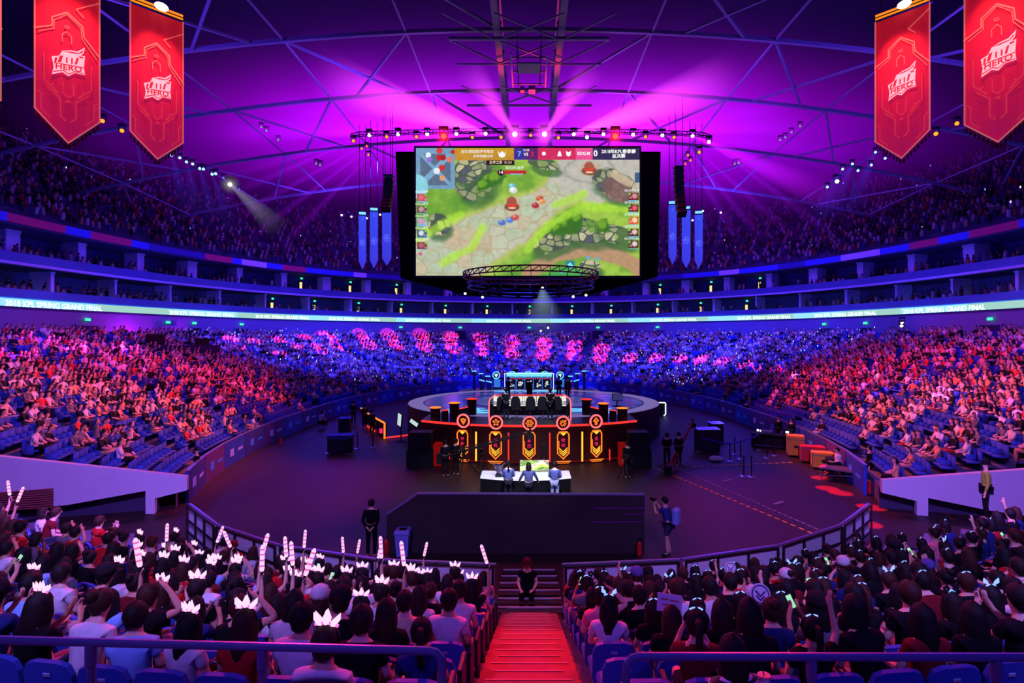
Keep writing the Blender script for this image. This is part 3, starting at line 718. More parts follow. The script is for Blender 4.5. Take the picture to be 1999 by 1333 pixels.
# arched truss holding the row
def lattice(pts, w, r, m, name, label, cat='truss'):
    b = MB(); offs = [(0, 0, w), (0, w*.6, 0), (0, -w*.6, 0)]
    pts = [Vector(p) for p in pts]
    for o in offs:
        for a, c in zip(pts, pts[1:]): b.beam(a+Vector(o), c+Vector(o), r)
    for i, (a, c) in enumerate(zip(pts, pts[1:])):
        for k in range(3): b.beam(a+Vector(offs[k]), c+Vector(offs[(k+1) % 3]), r*.6); b.beam(a+Vector(offs[k]), a+Vector(offs[(k+1) % 3]), r*.6)
    return tag(b.build(name, m), label, cat)
M_truss = mat('black_truss', S(30, 28, 40), .5, .5)
lattice([P(x, 258+((x-1033)/360)**2*8+(max(0, abs(x-1033)-330)/40)**2*14, TD+.1) for x in range(685, 1392, 16)], .3, .05, M_black, 'lighting_truss', 'long arched black lighting truss carrying the lamp row above the screen')
# round truss hanging below the screen
RC, RR = P(1036, 560, 41.5), 4.9
e = empty('ring_truss', RC)
def ringpts(r, z, n=48): return [Vector((r*math.cos(2*PI*i/n), r*math.sin(2*PI*i/n), z)) for i in range(n)]
M_tred = mat('red_lit_truss', S(150, 40, 70), .5, .4); M_tvio = mat('violet_truss', S(70, 60, 160), .5, .4)
b = MB()
for z in (.62, .98): b.tube(ringpts(RR, z), .05, 6, True)
for i in range(48):
    a = ringpts(RR, .62)[i]; c = ringpts(RR, .98)[(i+1) % 48]; b.beam(a, c, .05); b.beam(a, ringpts(RR, .98)[i], .05)
b.build('upper_ring', M_tred, e)
b = MB()
for r, z in ((RR*.93, -.1), (RR*.93, .2), (RR*.75, -.45)): b.tube(ringpts(r, z), .06, 6, True)
for i in range(0, 48, 2): b.beam(ringpts(RR*.93, -.1)[i], ringpts(RR*.93, .2)[i], .05); b.beam(ringpts(RR*.93, .2)[i], ringpts(RR, .62)[i], .04)
b.build('lower_ring', M_tvio, e)
tag(e, 'round double ring lighting truss hanging just below the screen', 'truss')
W5 = 'under the round truss below the screen'
for x, y in ((908, 573), (942, 580), (1059, 562), (1119, 579), (1144, 576)): stage_lamp(x, y, 38.5, M_ly, 2.6, 'pale yellow', W5)
for x in (955, 975, 1012, 1045, 1090): stage_lamp(x, 578+((x-1036)/60)**2*-3, 37, M_dark, 4.0, 'unlit black', W5)
for x, y in ((1070, 640), (1056, 646)): stage_lamp(x, y, 88, M_ly, 2.2, 'follow spot', 'on the far concourse wall')
W6 = 'pair on the concourse wall'
for x, y in ((327, 630), (328, 637)): stage_lamp(x, y, 58, M_ly, 3, 'white', W6+' at the left platform')
for x, y in ((1761, 629), (1760, 636)): stage_lamp(x, y, 50, M_ly, 3, 'white', W6+' at the right exit')

# ---------------------------------------------------------------- hanging banners
def banner_cloth_mat(name, c0, c1, cg, hot):
    """cloth printed from c0 at the top to c1 at the tip"""
    m = bpy.data.materials.new(name); m.use_nodes = True; nt = m.node_tree; bs = nt.nodes['Principled BSDF']
    tc = nt.nodes.new('ShaderNodeTexCoord'); sx = nt.nodes.new('ShaderNodeSeparateXYZ'); cr = nt.nodes.new('ShaderNodeValToRGB')
    nt.links.new(tc.outputs['Generated'], sx.inputs[0]); nt.links.new(sx.outputs['Z'], cr.inputs['Fac'])
    cr.color_ramp.elements[0].position = 0; cr.color_ramp.elements[0].color = c1; cr.color_ramp.elements[1].position = 1; cr.color_ramp.elements[1].color = c0
    w = nt.nodes.new('ShaderNodeTexNoise'); w.inputs['Scale'].default_value = 3; mp = nt.nodes.new('ShaderNodeMapping'); mp.inputs['Scale'].default_value = (3, 1, .15)
    nt.links.new(tc.outputs['Generated'], mp.inputs['Vector']); nt.links.new(mp.outputs[0], w.inputs['Vector'])
    mr = nt.nodes.new('ShaderNodeMapRange'); mr.inputs['To Min'].default_value = .75; mr.inputs['To Max'].default_value = 1.2; nt.links.new(w.outputs['Fac'], mr.inputs['Value'])
    mx = nt.nodes.new('ShaderNodeVectorMath'); mx.operation = 'SCALE'; nt.links.new(cr.outputs['Color'], mx.inputs[0]); nt.links.new(mr.outputs['Result'], mx.inputs['Scale'])
    nt.links.new(mx.outputs[0], bs.inputs['Base Color']); bs.inputs['Roughness'].default_value = .8
    nt.links.new(mx.outputs[0], bs.inputs['Emission Color']); bs.inputs['Emission Strength'].default_value = hot  # self-glow put into the cloth in place of light falling on it
    MATS[name] = m; return m
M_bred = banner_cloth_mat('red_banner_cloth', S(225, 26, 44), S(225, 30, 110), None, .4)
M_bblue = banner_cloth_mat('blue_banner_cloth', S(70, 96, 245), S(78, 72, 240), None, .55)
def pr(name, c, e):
    m = mat(name, c, .7); bs = m.node_tree.nodes['Principled BSDF']; bs.inputs['Emission Color'].default_value = c; bs.inputs['Emission Strength'].default_value = e; return m  # banner print glows by itself too, in place of light on it
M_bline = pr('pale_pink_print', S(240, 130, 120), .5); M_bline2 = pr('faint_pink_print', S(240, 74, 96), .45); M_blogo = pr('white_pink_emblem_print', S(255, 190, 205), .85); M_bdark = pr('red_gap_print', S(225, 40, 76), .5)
M_amb = em('amber_strip', S(255, 130, 30), 1.3)
BSPOTS = []
SHIELD = [(-.95, .42), (-.62, .52), (-.5, .62), (-.36, .95), (.1, 1.1), (.55, 1.12), (.98, 1.5), (.9, 1.05), (.72, .86), (.98, .86), (.92, -.02), (.98, -.55), (.38, -.5), (.02, -.82), (-.34, -.6), (-.92, -.86), (-.84, -.28)]
def red_banner(pxl, pxr, ytop, yside, ytip, D, yaw, label, ytip_x=None, logo_y=None):
    """banner cloth hung vertically; D: distance of its middle; yaw turns it about the vertical"""
    cx = (pxl+pxr)/2; top = P(cx, ytop, D); e = empty('hanging_banner', top, yaw)
    w = (pxr-pxl)/FPX*D/(math.cos(yaw)+abs(cx-CX)/FPX*math.sin(abs(yaw))); hs = (yside-ytop)/FPX*D; ht = (ytip-ytop)/FPX*D
    n = 14; vs = []; fs = []
    rows = 18
    for j in range(rows+1):
        for i in range(n+1):
            u = i/n-.5; zs = -hs-(ht-hs)*(1-abs(u)*2); z = zs*j/rows
            vs.append((u*w, .05*math.sin(u*9+1)*math.sin(j*.3), z))
    for j in range(rows):
        for i in range(n): k = j*(n+1)+i; fs.append((k, k+1, k+n+2, k+n+1))
    b = MB(); b.add(vs, fs); cl = b.build('cloth', M_bred, e, True)
    I = Matrix.Identity(4)
    F_ = Matrix.Translation((0, -.08, 0)) @ Matrix.Scale(w, 4)    # unit: banner width
    H = hs/w; T = ht/w
    b = MB(); b.line2([(-.49, 0), (-.49, -H), (0, -T+.01), (.49, -H), (.49, 0)], .022, F_, .01); b.build('edging', M_bline, cl)
    ly = -(logo_y-ytop)/(ytip-ytop)*T
    b = MB()
    hood = [(-.5, ly+.52), (-.24, ly+.66), (-.24, ly+.82), (-.02, ly+1.0), (.22, ly+.82), (.24, ly+.62), (.5, ly+.3)]
    b.line2(hood, .022, F_, .01); b.line2([(x*.88, z-.04) for x, z in hood], .012, F_, .01)
    b.line2([(-.02+x, ly+z) for x, z in ((-.07, .42), (-.07, .56), (0, .63), (.07, .56), (.07, .42))], .012, F_, .01); b.line2([(.035*math.cos(a)-.02, ly+.72+.025*math.sin(a)) for a in np.linspace(0, 2*PI, 9)[:-1]], .01, F_, .01, True)
    b.line2([(.24, ly+1.0), (.12, ly+1.12), (.5, ly+1.4)], .014, F_, .01) if ly+1.3 < 0 else None
    b.build('print_upper_lines', M_bline, e)
    b = MB(); fo = [(-.36, ly+.1), (-.36, ly-.38), (-.26, ly-.47), (-.22, ly-.44)]
    b.line2(fo, .014, F_, .01); b.line2([(-x, z) for x, z in fo], .014, F_, .01)
    for s in (-1, 1):
        b.line2([(s*.3, ly-.52), (s*.12, ly-.68), (s*.12, ly-1.0), (s*.04, ly-1.08)], .014, F_, .01); b.line2([(s*.24, ly-.5), (s*.16, ly-.58)], .02, F_, .01)
        b.line2([(s*.45, -H+.35), (s*.4, -H+.3), (s*.4, -H+.02), (s*.26, -H-.12)], .012, F_, .01); b.line2([(s*.08, ly-.35), (s*.08, ly-.56), (0, ly-.62)], .012, F_, .01)
    b.line2([(.03*math.cos(a), ly-.7+.02*math.sin(a)) for a in np.linspace(0, 2*PI, 9)[:-1]], .01, F_, .01, True)
    b.build('print_lower_lines', M_bline2, e)
    # team emblem
    sk = .26; LM = Matrix.Translation((0, -.1, ly*w)) @ Matrix.Scale(w*sk, 4)
    def L3(x, z): return LM @ Vector((x, 0, z+.14*x))
    def poly2(b, pts, y=0): b.prism([L3(x, z)+Vector((0, y, 0)) for x, z in pts], (0, .01, 0))
    b = MB(); poly2(b, SHIELD); em_o = b.build('emblem', M_blogo, e)
    b = MB()
    poly2(b, [(-.5, .56), (-.3, .62), (-.42, .1), (-.62, .05)], -.02); poly2(b, [(-.78, .36), (-.62, .4), (-.72, .0), (-.82, -.05)], -.02)
    poly2(b, [(-.14, .5), (-.05, .56), (-.05, .12), (-.14, .1)], -.02); poly2(b, [(.16, .5), (.25, .56), (.25, .12), (.16, .1)], -.02); poly2(b, [(.48, .62), (.62, .64), (.5, .12), (.36, .12)], -.02)
    poly2(b, [(.62, .78), (.9, .78), (.86, .66), (.66, .64)], -.02); poly2(b, [(-.84, .02), (.9, -.0), (.9, -.06), (-.84, -.04)], -.02)
    poly2(b, [(-.3, .95), (.1, 1.0), (.6, 1.0), (.9, 1.3), (.82, 1.08), (.6, .93), (.1, .9)], -.02)
    poly2(b, [(-.86, -.62), (-.3, -.44), (.02, -.64), (.36, -.4), (.92, -.44), (.92, -.49), (.36, -.46), (.02, -.71), (-.3, -.51), (-.86, -.7)], -.02)
    b.build('emblem_gap', M_bdark, em_o)
    tm = LM @ Matrix(((1, 0, 0, 0), (0, 1, 0, 0), (.14, 0, 1, 0), (0, 0, 0, 1))) @ Matrix.Translation((.02, -.03/(w*sk), -.24))
    text('HERO', .58, M_bdark, tm, e, bold=.012, spacing=1.05)
    # fringe of small tassels along the tip edges
    b = MB()
    for i in range(16):
        u = (i+.5)/16-.5; z = -hs-(ht-hs)*(1-abs(u)*2); b.lathe([(.03, -.02), (.07, -.14), (.05, -.3)], 6, (u*w, .02, z))
    b.build('tassel_fringe', mat('dark_red_fringe', S(120, 50, 70), .8), cl)
    # bar with amber strip and a small white lamp on top
    b = MB(); b.box((0, .12, .22), (w*1.04, .3, .3)); bar = b.build('hanging_bar', M_dark, e)
    b = MB(); b.box((0, -.06, .34), (w*.98, .05, .1)); b.box((0, -.06, .16), (w*.98, .05, .08)); b.build('amber_strip', M_amb, bar)
    b = MB(); b.sph((.06*w, -.2, .34), .26, 12, 8, (1.3, .6, .8)); b.build('top_lamp', M_lw, e)
    b = MB(); b.cyl((-w*.4, .12, .3), (-w*.4, .12, 7), .03, n=6); b.cyl((w*.4, .12, .3), (w*.4, .12, 7), .03, n=6); b.build('hanging_cable', M_dark, e)
    nv = Vector((math.sin(yaw), -math.cos(yaw), 0)); BSPOTS.append((top+nv*2.6+Vector((0, 0, .4)), top+Vector((0, 0, -hs*.42))))
    tag(e, label, 'banner', 'tall red hanging banners')
BD = 30
red_banner(254, 359, 26, 268, 312, BD, .85, 'tall red pointed HERO banner on the left, the one nearer the screen', logo_y=177)
red_banner(68, 197, -52, 226, 281, 25.5, .85, 'tall red pointed HERO banner on the left, second from the picture edge', logo_y=128)
red_banner(-170, 6, -150, 178, 214, 21.5, .85, 'tall red banner cut off by the left edge of the view', logo_y=70)
red_banner(1707, 1815, 26, 266, 310, BD, -.85, 'tall red pointed HERO banner on the right, the one nearer the screen', logo_y=167)
red_banner(1880, 2018, -62, 230, 279, 25.5, -.85, 'tall red pointed HERO banner cut by the right edge of the view', logo_y=116)
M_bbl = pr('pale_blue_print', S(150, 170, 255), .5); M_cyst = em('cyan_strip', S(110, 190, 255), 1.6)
def blue_banner(xl, xr, ytop, yside, ytip, D, yaw, ly_, label):
    cx = (xl+xr)/2; e = empty('hanging_banner', P(cx, ytop, D), yaw); w = (xr-xl)/FPX*D/(math.cos(yaw)+abs(cx-CX)/FPX*math.sin(abs(yaw))); hs = (yside-ytop)/FPX*D; ht = (ytip-ytop)/FPX*D
    n, rows = 8, 12; vs = [((i/n-.5)*w, .05*math.sin(i*1.3), -(hs+(ht-hs)*(1-abs(i/n-.5)*2))*j/rows) for j in range(rows+1) for i in range(n+1)]
    fs = [(j*(n+1)+i, j*(n+1)+i+1, (j+1)*(n+1)+i+1, (j+1)*(n+1)+i) for j in range(rows) for i in range(n)]
    b = MB(); b.add(vs, fs); b.build('cloth', M_bblue, e, True)
    lz = -(ly_-ytop)/FPX*D; F_ = Matrix.Translation((0, -.1, lz)) @ Matrix.Scale(w, 4)
    b = MB(); b.line2([(.3*math.cos(a), .42*math.sin(a)) for a in np.linspace(0, 2*PI, 21)[:-1]], .035, F_, .01, True)
    b.line2([(-.2, -.05), (-.2, .08), (-.1, .08), (-.1, -.05)], .05, F_, .01); b.line2([(.0, -.05), (.0, .1), (.1, -.05), (.1, .1)], .045, F_, .01); b.line2([(-.14, .2), (0, .3), (.14, .2)], .04, F_, .01); b.line2([(-.14, -.16), (0, -.26), (.14, -.16)], .03, F_, .01)
    b.build('emblem', M_bbl, e)
    b = MB(); b.line2([(-.1, .1), (0, -.12), (.1, .1)], .04, Matrix.Translation((0, -.1, -.09*hs)) @ Matrix.Scale(w, 4), .01); b.build('small_emblem', M_bbl, e)
    b = MB(); b.box((0, .1, .12), (w*1.05, .25, .2)); b.build('hanging_bar', M_dark, e)
    b = MB(); b.box((0, -.08, .2), (w*.9, .1, .2)); b.build('cyan_strip', M_cyst, e)
    b = MB(); b.cyl((-w*.4, .1, .2), (-w*.4, .1, 8), .03, n=5); b.cyl((w*.4, .1, .2), (w*.4, .1, 8), .03, n=5); b.build('hanging_cable', M_dark, e)
    tag(e, label, 'banner', 'narrow blue hanging banners')
for (a, r, t, s_, p_, l_, y_, lb) in ((700, 715, 421, 509, 527, 474, .25, 'first from the outside on the left of the screen'), (722, 738, 413, 508, 524, 471, .25, 'middle one on the left of the screen'), (746, 764, 404, 504, 519, 465, .25, 'nearest the screen on its left side'),
        (1305, 1321, 400, 500, 517, 462, -.25, 'nearest the screen on its right side'), (1331, 1348, 410, 508, 524, 469, -.25, 'middle one on the right of the screen'), (1356, 1372, 419, 508, 525, 475, -.25, 'first from the outside on the right of the screen')):
    blue_banner(a, r, t, s_, p_, 50, y_, l_, 'narrow blue pointed banner, '+lb)

# ---------------------------------------------------------------- haze and light beams (glowing volumes in the air)
def haze_mat(name, lobes, absorb=0.0):
    """sum of soft gaussian lobes of glowing haze; lobes: centre, sigma, colour, strength (object space = world)"""
    m = bpy.data.materials.new(name); m.use_nodes = True; nt = m.node_tree; nt.nodes.clear()
    out = nt.nodes.new('ShaderNodeOutputMaterial'); tc = nt.nodes.new('ShaderNodeTexCoord'); acc = None
    nz = nt.nodes.new('ShaderNodeTexNoise'); nz.inputs['Scale'].default_value = .09; nz.inputs['Detail'].default_value = 2
    nt.links.new(tc.outputs['Object'], nz.inputs['Vector'])
    nm = nt.nodes.new('ShaderNodeMapRange'); nm.inputs['From Min'].default_value = .3; nm.inputs['From Max'].default_value = .7; nm.inputs['To Min'].default_value = .65; nm.inputs['To Max'].default_value = 1.25; nt.links.new(nz.outputs['Fac'], nm.inputs['Value'])
    for c, s, col, k in lobes:
        sub = nt.nodes.new('ShaderNodeVectorMath'); sub.operation = 'SUBTRACT'; sub.inputs[1].default_value = c; nt.links.new(tc.outputs['Object'], sub.inputs[0])
        dv = nt.nodes.new('ShaderNodeVectorMath'); dv.operation = 'DIVIDE'; dv.inputs[1].default_value = s; nt.links.new(sub.outputs[0], dv.inputs[0])
        dt = nt.nodes.new('ShaderNodeVectorMath'); dt.operation = 'DOT_PRODUCT'; nt.links.new(dv.outputs[0], dt.inputs[0]); nt.links.new(dv.outputs[0], dt.inputs[1])
        ng = nt.nodes.new('ShaderNodeMath'); ng.operation = 'MULTIPLY'; ng.inputs[1].default_value = -.5; nt.links.new(dt.outputs['Value'], ng.inputs[0])
        ex = nt.nodes.new('ShaderNodeMath'); ex.operation = 'EXPONENT'; nt.links.new(ng.outputs[0], ex.inputs[0])
        vc = nt.nodes.new('ShaderNodeVectorMath'); vc.operation = 'SCALE'; vc.inputs[0].default_value = [q*k for q in col[:3]]; nt.links.new(ex.outputs[0], vc.inputs['Scale'])
        if acc is None: acc = vc
        else:
            ad = nt.nodes.new('ShaderNodeVectorMath'); ad.operation = 'ADD'; nt.links.new(acc.outputs[0], ad.inputs[0]); nt.links.new(vc.outputs[0], ad.inputs[1]); acc = ad
    fin = nt.nodes.new('ShaderNodeVectorMath'); fin.operation = 'SCALE'; nt.links.new(acc.outputs[0], fin.inputs[0]); nt.links.new(nm.outputs['Result'], fin.inputs['Scale'])
    e = nt.nodes.new('ShaderNodeEmission'); nt.links.new(fin.outputs[0], e.inputs['Color']); e.inputs['Strength'].default_value = 1.0
    nt.links.new(e.outputs[0], out.inputs['Volume'])
    m.cycles.volume_step_rate = 5.0
    MATS[name] = m; return m
mg, pu, bl = S(212, 10, 255), S(110, 0, 215), S(40, 20, 200)
hz = haze_mat('purple_haze', [
    ((-15, 64, 30.2), (10, 7, 2.6), S(205, 0, 255), .062),
    ((15.5, 64, 30.2), (10, 7, 2.6), S(205, 0, 255), .062),
    ((-8.5, 60, 28.8), (4.5, 6, 1.6), S(255, 60, 255), .040),
    ((9.5, 60, 28.8), (4.5, 6, 1.6), S(255, 60, 255), .040),
    ((0, 62, 29), (5, 8, 3.5), S(110, 0, 255), .012),
    ((-22, 66, 29), (14, 9, 1.2), S(180, 0, 255), .022),
    ((24, 66, 26.5), (11, 9, 1.6), S(170, 0, 255), .022),
    ((0, 66, 32), (25, 9, 5.0), S(130, 0, 215), .03),
    ((0, 72, 20), (30, 10, 6), S(60, 10, 120), .004),
])
b = MB(); b.box((0, 74, 26), (110, 44, 24)); hzo = b.build('purple_haze', hz)
tag(hzo, 'glowing purple stage haze hanging under the roof around the screen lights', 'haze', None, 'stuff')
def beam_mat(name, col, strength, power=2.0):
    """beam along the object's +Z (0..1), brightest at the lamp, soft towards the rim (radius grows linearly)"""
    m = bpy.data.materials.new(name); m.use_nodes = True; nt = m.node_tree; nt.nodes.clear()
    out = nt.nodes.new('ShaderNodeOutputMaterial'); tc = nt.nodes.new('ShaderNodeTexCoord'); sx = nt.nodes.new('ShaderNodeSeparateXYZ'); nt.links.new(tc.outputs['Object'], sx.inputs[0])
    def mth(op, a, b_=None):
        n = nt.nodes.new('ShaderNodeMath'); n.operation = op
        for i, v in enumerate((a, b_)):
            if v is None: continue
            if isinstance(v, (int, float)): n.inputs[i].default_value = v
            else: nt.links.new(v, n.inputs[i])
        return n.outputs[0]
    r2 = mth('ADD', mth('MULTIPLY', sx.outputs['X'], sx.outputs['X']), mth('MULTIPLY', sx.outputs['Y'], sx.outputs['Y']))
    m.cycles.volume_step_rate = 2.0
    R = mth('ADD', mth('MULTIPLY', sx.outputs['Z'], .94), .06)
    q = mth('MAXIMUM', mth('SUBTRACT', 1.0, mth('DIVIDE', r2, mth('MULTIPLY', R, R))), 0.0)
    fal = mth('DIVIDE', mth('POWER', mth('MAXIMUM', mth('SUBTRACT', 1.0, sx.outputs['Z']), 0.0), power), mth('ADD', R, .05))
    st = mth('MULTIPLY', mth('MULTIPLY', q, fal), strength)
    e = nt.nodes.new('ShaderNodeEmission'); e.inputs['Color'].default_value = col; nt.links.new(st, e.inputs['Strength']); nt.links.new(e.outputs[0], out.inputs['Volume'])
    MATS[name] = m; return m
def beam(p0, p1, r, m, label):
    p0, p1 = Vector(p0), Vector(p1); d = p1-p0; b = MB()
    b.lathe([(.06, 0), (.2, .149), (.53, .5), (1, 1)], 20)
    o = b.build('light_beam', m); q = d.to_track_quat('Z', 'Y')
    o.matrix_world = Matrix.Translation(p0) @ q.to_matrix().to_4x4() @ Matrix.Diagonal((r, r, d.length, 1))
    tag(o, label, 'light beam', None, 'stuff'); o.visible_shadow = True
    return o
bm_m = beam_mat('magenta_beam', S(255, 70, 255), .9, 1.5); bm_v = beam_mat('violet_beam', S(170, 20, 255), .35, 1.4); bm_b = beam_mat('blue_beam', S(50, 60, 255), .12, 1.3); bm_w = beam_mat('white_beam', S(200, 190, 220), .22, 1.6); bm_g = beam_mat('pale_beam', S(160, 190, 200), .04, 1.2)
beam(P(1005, 262, TD), P(905, 120, TD-2), 1.5, bm_m, 'pink beam rising to the upper left from the left dazzling lamp')
beam(P(1063, 262, TD), P(1165, 120, TD-2), 1.5, bm_m, 'pink beam rising to the upper right from the right dazzling lamp')
for x, y, tx, ty, r in ((948, 261, 620, 150, 2.6), (891, 261, 480, 215, 2.2), (834, 262, 420, 245, 1.4), (777, 262, 380, 262, 1.2)): beam(P(x, y, TD), P(tx, ty, TD+2), r, bm_m if x > 900 else bm_v, f'violet beam fanning out to the left from the white lamp, lamp {ORD([948, 891, 834, 777].index(x)+1)} outward')
for x, y, tx, ty, r in ((1120, 262, 1440, 150, 2.6), (1178, 262, 1590, 215, 2.2), (1236, 263, 1650, 250, 1.4), (1293, 264, 1680, 300, 1.2)): beam(P(x, y, TD), P(tx, ty, TD+2), r, bm_m if x < 1130 else bm_v, f'violet beam fanning out to the right from the white lamp, lamp {ORD([1120, 1178, 1236, 1293].index(x)+1)} outward')
beam(P(1352, 265, TD), P(1640, 392, TD), 1.5, beam_mat('strong_violet_beam', S(200, 20, 255), .5, 1.2), 'strong violet beam slanting down to the right seats')
for i, (x, y, tx, ty) in enumerate(((721, 264, 420, 350), (690, 275, 400, 400), (700, 290, 430, 440), (706, 300, 480, 470), (716, 310, 540, 490))): beam(P(x, y, TD), P(tx, ty, TD+4), .6, bm_v, f'thin violet beam slanting down to the left seats, {ORD(i+1)} from the top')
for i, (x, y, tx, ty) in enumerate(((1384, 277, 1640, 470), (1365, 297, 1560, 470), (1350, 300, 1500, 480), (1343, 310, 1450, 480))): beam(P(x, y, TD), P(tx, ty, TD+4), .6, bm_v, f'thin violet beam slanting down to the right seats, {ORD(i+1)} from the top')
for i, (x, y, tx, ty) in enumerate(((335, 303, 370, 430), (364, 316, 395, 440), (390, 329, 425, 450), (414, 340, 455, 455))): beam(P(x, y, 40), P(tx, ty, 42), 1.0, bm_b, f'blue beam falling over the left upper seats, {ORD(i+1)} of four')
for i, (x, y, tx, ty) in enumerate(((1709, 297, 1650, 430), (1664, 320, 1610, 440), (1645, 330, 1580, 445))): beam(P(x, y, 40), P(tx, ty, 42), 1.2, bm_b, f'blue beam falling over the right upper seats, {ORD(i+1)} of three')
beam(P(449, 360, 42), P(555, 455, 44), 1.3, bm_w, 'white beam slanting down from the bright pale yellow lamp on the left')
beam(P(1059, 564, 38.5), P(1062, 645, 52), 2.6, bm_g, 'pale beam falling from the round truss to the far stand')
beam(P(667, 420, 52), P(676, 500, 53), .8, bm_b, 'thin blue beam left of the blue banners, outer one'); beam(P(686, 423, 52), P(699, 490, 53), .8, bm_b, 'thin blue beam left of the blue banners, inner one')
beam(P(1372, 412, 52), P(1384, 470, 53), .7, bm_b, 'thin blue beam right of the blue banners, inner one'); beam(P(1407, 415, 52), P(1400, 500, 53), .8, bm_b, 'thin blue beam right of the blue banners, outer one')

def glow(x, y, D, r, col, k, label):
    m = haze_mat('glow_'+label.split()[0], [((0, 0, 0), (.3, .3, .3), col, k)]); b = MB(); b.sph((0, 0, 0), 1.0, 12, 8); o = b.build('lamp_bloom_ball', m); o.location = P(x, y, D); o.scale = (r, r, r); tag(o, label, 'haze', None, 'stuff')  # emissive ball put around a lamp in place of its bloom
for x, l in ((866, 'left'), (1201, 'right')): glow(x, 266, TD-.3, 1.0, S(255, 20, 30), 2.2, f'red glowing ball added around the {l} big red lamp')
for x, l in ((1005, 'left'), (1063, 'right')): glow(x, 262, TD-.3, 1.2, S(255, 80, 255), 1.8, f'pink glowing ball added around the {l} dazzling lamp')
glow(449, 360, 41.5, .8, S(240, 240, 200), .5, 'pale glowing ball added around the bright yellow lamp on the left')
# ---------------------------------------------------------------- stage
SZ = 2.0; SC0 = Vector((0, 39.5, 0)); SR = 10.4
M_stg = mat('glossy_dark_stage_floor', S(62, 62, 72), .28, spec=.6, noise=.2, nscale=2)
M_stgside = mat('maroon_stage_front', S(58, 14, 18), .5, noise=.2, nscale=1)
M_nred = em('neon_red', S(255, 50, 45), 1.35); M_nor = em('neon_orange', S(255, 120, 40), 1.6); M_nyl = em('neon_amber_yellow', S(255, 175, 50), 1.7); M_nmg = em('neon_magenta', S(240, 40, 110), 1.0)
M_npk = em('neon_pink_red', S(255, 105, 110), 1.5); M_nbl = em('neon_ice_blue', S(100, 190, 255), 1.6); M_nwh = em('neon_white_blue', S(205, 240, 255), 1.8); M_nblue = em('panel_blue_light', S(60, 130, 240), .8)
st = empty('round_stage', SC0)
DC = Vector((.3, .9, 0)); DR = 8.75
b = MB(); b.lathe([(DR, 0), (DR, SZ)], 80, DC, cap=False); b.build('stage_drum', mat('dark_stage_side', S(24, 22, 40), .5), st)
b = MB(); b.lathe([(.01, SZ+.001), (DR, SZ+.001)], 80, DC, cap=False); b.build('stage_top', M_stg, st)
def stage_block(sg, cy, nm, m_):
    xs = np.linspace(-5.85, 5.85, 33); ring = [(x, cy-sg*math.sqrt(SR*SR-x*x)) for x in xs]; pts = ring+[(5.85, cy-sg*4.2), (-5.85, cy-sg*4.2)]
    b = MB(); b.cur = 0
    for (xa, ya), (xb, yb) in zip(pts, pts[1:]+pts[:1]): b.add([(xa, ya, 0), (xb, yb, 0), (xb, yb, SZ), (xa, ya, SZ)], [(0, 1, 2, 3)])
    b.cur = 1; b.poly([(x, y, SZ+.006) for x, y in pts]); b.build(nm, [m_, M_stg], st)
stage_block(1, 0, 'red_front_block', M_stgside); stage_block(-1, 1.6, 'rear_block', mat('navy_stage_side', S(20, 22, 70), .5))
# LED floor of the round stage
m = bpy.data.materials.new('led_stage_floor'); m.use_nodes = True; nt = m.node_tree; bs = nt.nodes['Principled BSDF']
tc = nt.nodes.new('ShaderNodeTexCoord'); mp = nt.nodes.new('ShaderNodeMapping'); mp.inputs['Scale'].default_value = (.5, 3.2, 1); nz = nt.nodes.new('ShaderNodeTexNoise'); nz.inputs['Scale'].default_value = .9; nz.inputs['Detail'].default_value = 5
cr = nt.nodes.new('ShaderNodeValToRGB'); cr.color_ramp.elements[0].position = .38; cr.color_ramp.elements[0].color = S(26, 24, 90); cr.color_ramp.elements[1].position = .72; cr.color_ramp.elements[1].color = S(150, 150, 255)
k = cr.color_ramp.elements.new(.55); k.color = S(52, 48, 150)
nt.links.new(tc.outputs['Object'], mp.inputs[0]); nt.links.new(mp.outputs[0], nz.inputs['Vector']); nt.links.new(nz.outputs['Fac'], cr.inputs['Fac']); nt.links.new(cr.outputs['Color'], bs.inputs['Emission Color']); bs.inputs['Emission Strength'].default_value = .55; bs.inputs['Base Color'].default_value = S(25, 25, 40); bs.inputs['Roughness'].default_value = .2
b = MB(); b.lathe([(.02, SZ+.012), (7.6, SZ+.012)], 72, DC, cap=False); b.build('led_floor', m, st)
b = MB(); b.lathe([(7.7, SZ+.016), (DR-.05, SZ+.016)], 72, DC, cap=False); b.build('white_ring', em('lit_floor_ring', S(150, 130, 215), .6), st)
b = MB(); b.lathe([(4.4, SZ+.016), (5.0, SZ+.016)], 60, DC, cap=False); b.build('inner_ring', mat('lilac_floor_ring', S(120, 115, 190), .4), st)
# glowing cyan dashes in the floor beside the near booth
b = MB(); r_ = random.Random(4)
for s in (-1, 1):
    for i in range(44): x = s*(2.5+r_.random()*2.4); y = -5.9+r_.random()*2.4; b.box((x, y, SZ+.024), (.25+r_.random()*.7, .05, .012))
for i in range(40): b.box((-2.6+5.2*r_.random(), 7.4+r_.random()*1.3, SZ+.024), (.3+r_.random()*.9, .06, .012))
b.build('led_dash_pattern', M_nbl, st)
b = MB(); a0, a1 = math.radians(-90-33.8), math.radians(-90+33.8)
b.tube([(SR*1.005*math.cos(a0+(a1-a0)*i/40), SR*1.005*math.sin(a0+(a1-a0)*i/40), SZ-.02) for i in range(41)], .06, 6); b.build('red_edge_light', M_nred, st)
b = MB(); b.tube([(SR*1.0*math.cos(a0+(a1-a0)*i/40), SR*1.0*math.sin(a0+(a1-a0)*i/40), .12) for i in range(41)], .03, 6); b.build('red_foot_light', em('neon_dull_red', S(120, 12, 14), .8), st)
tag(st, 'round raised stage with a red-lit front edge and blue glowing LED floor', 'stage')

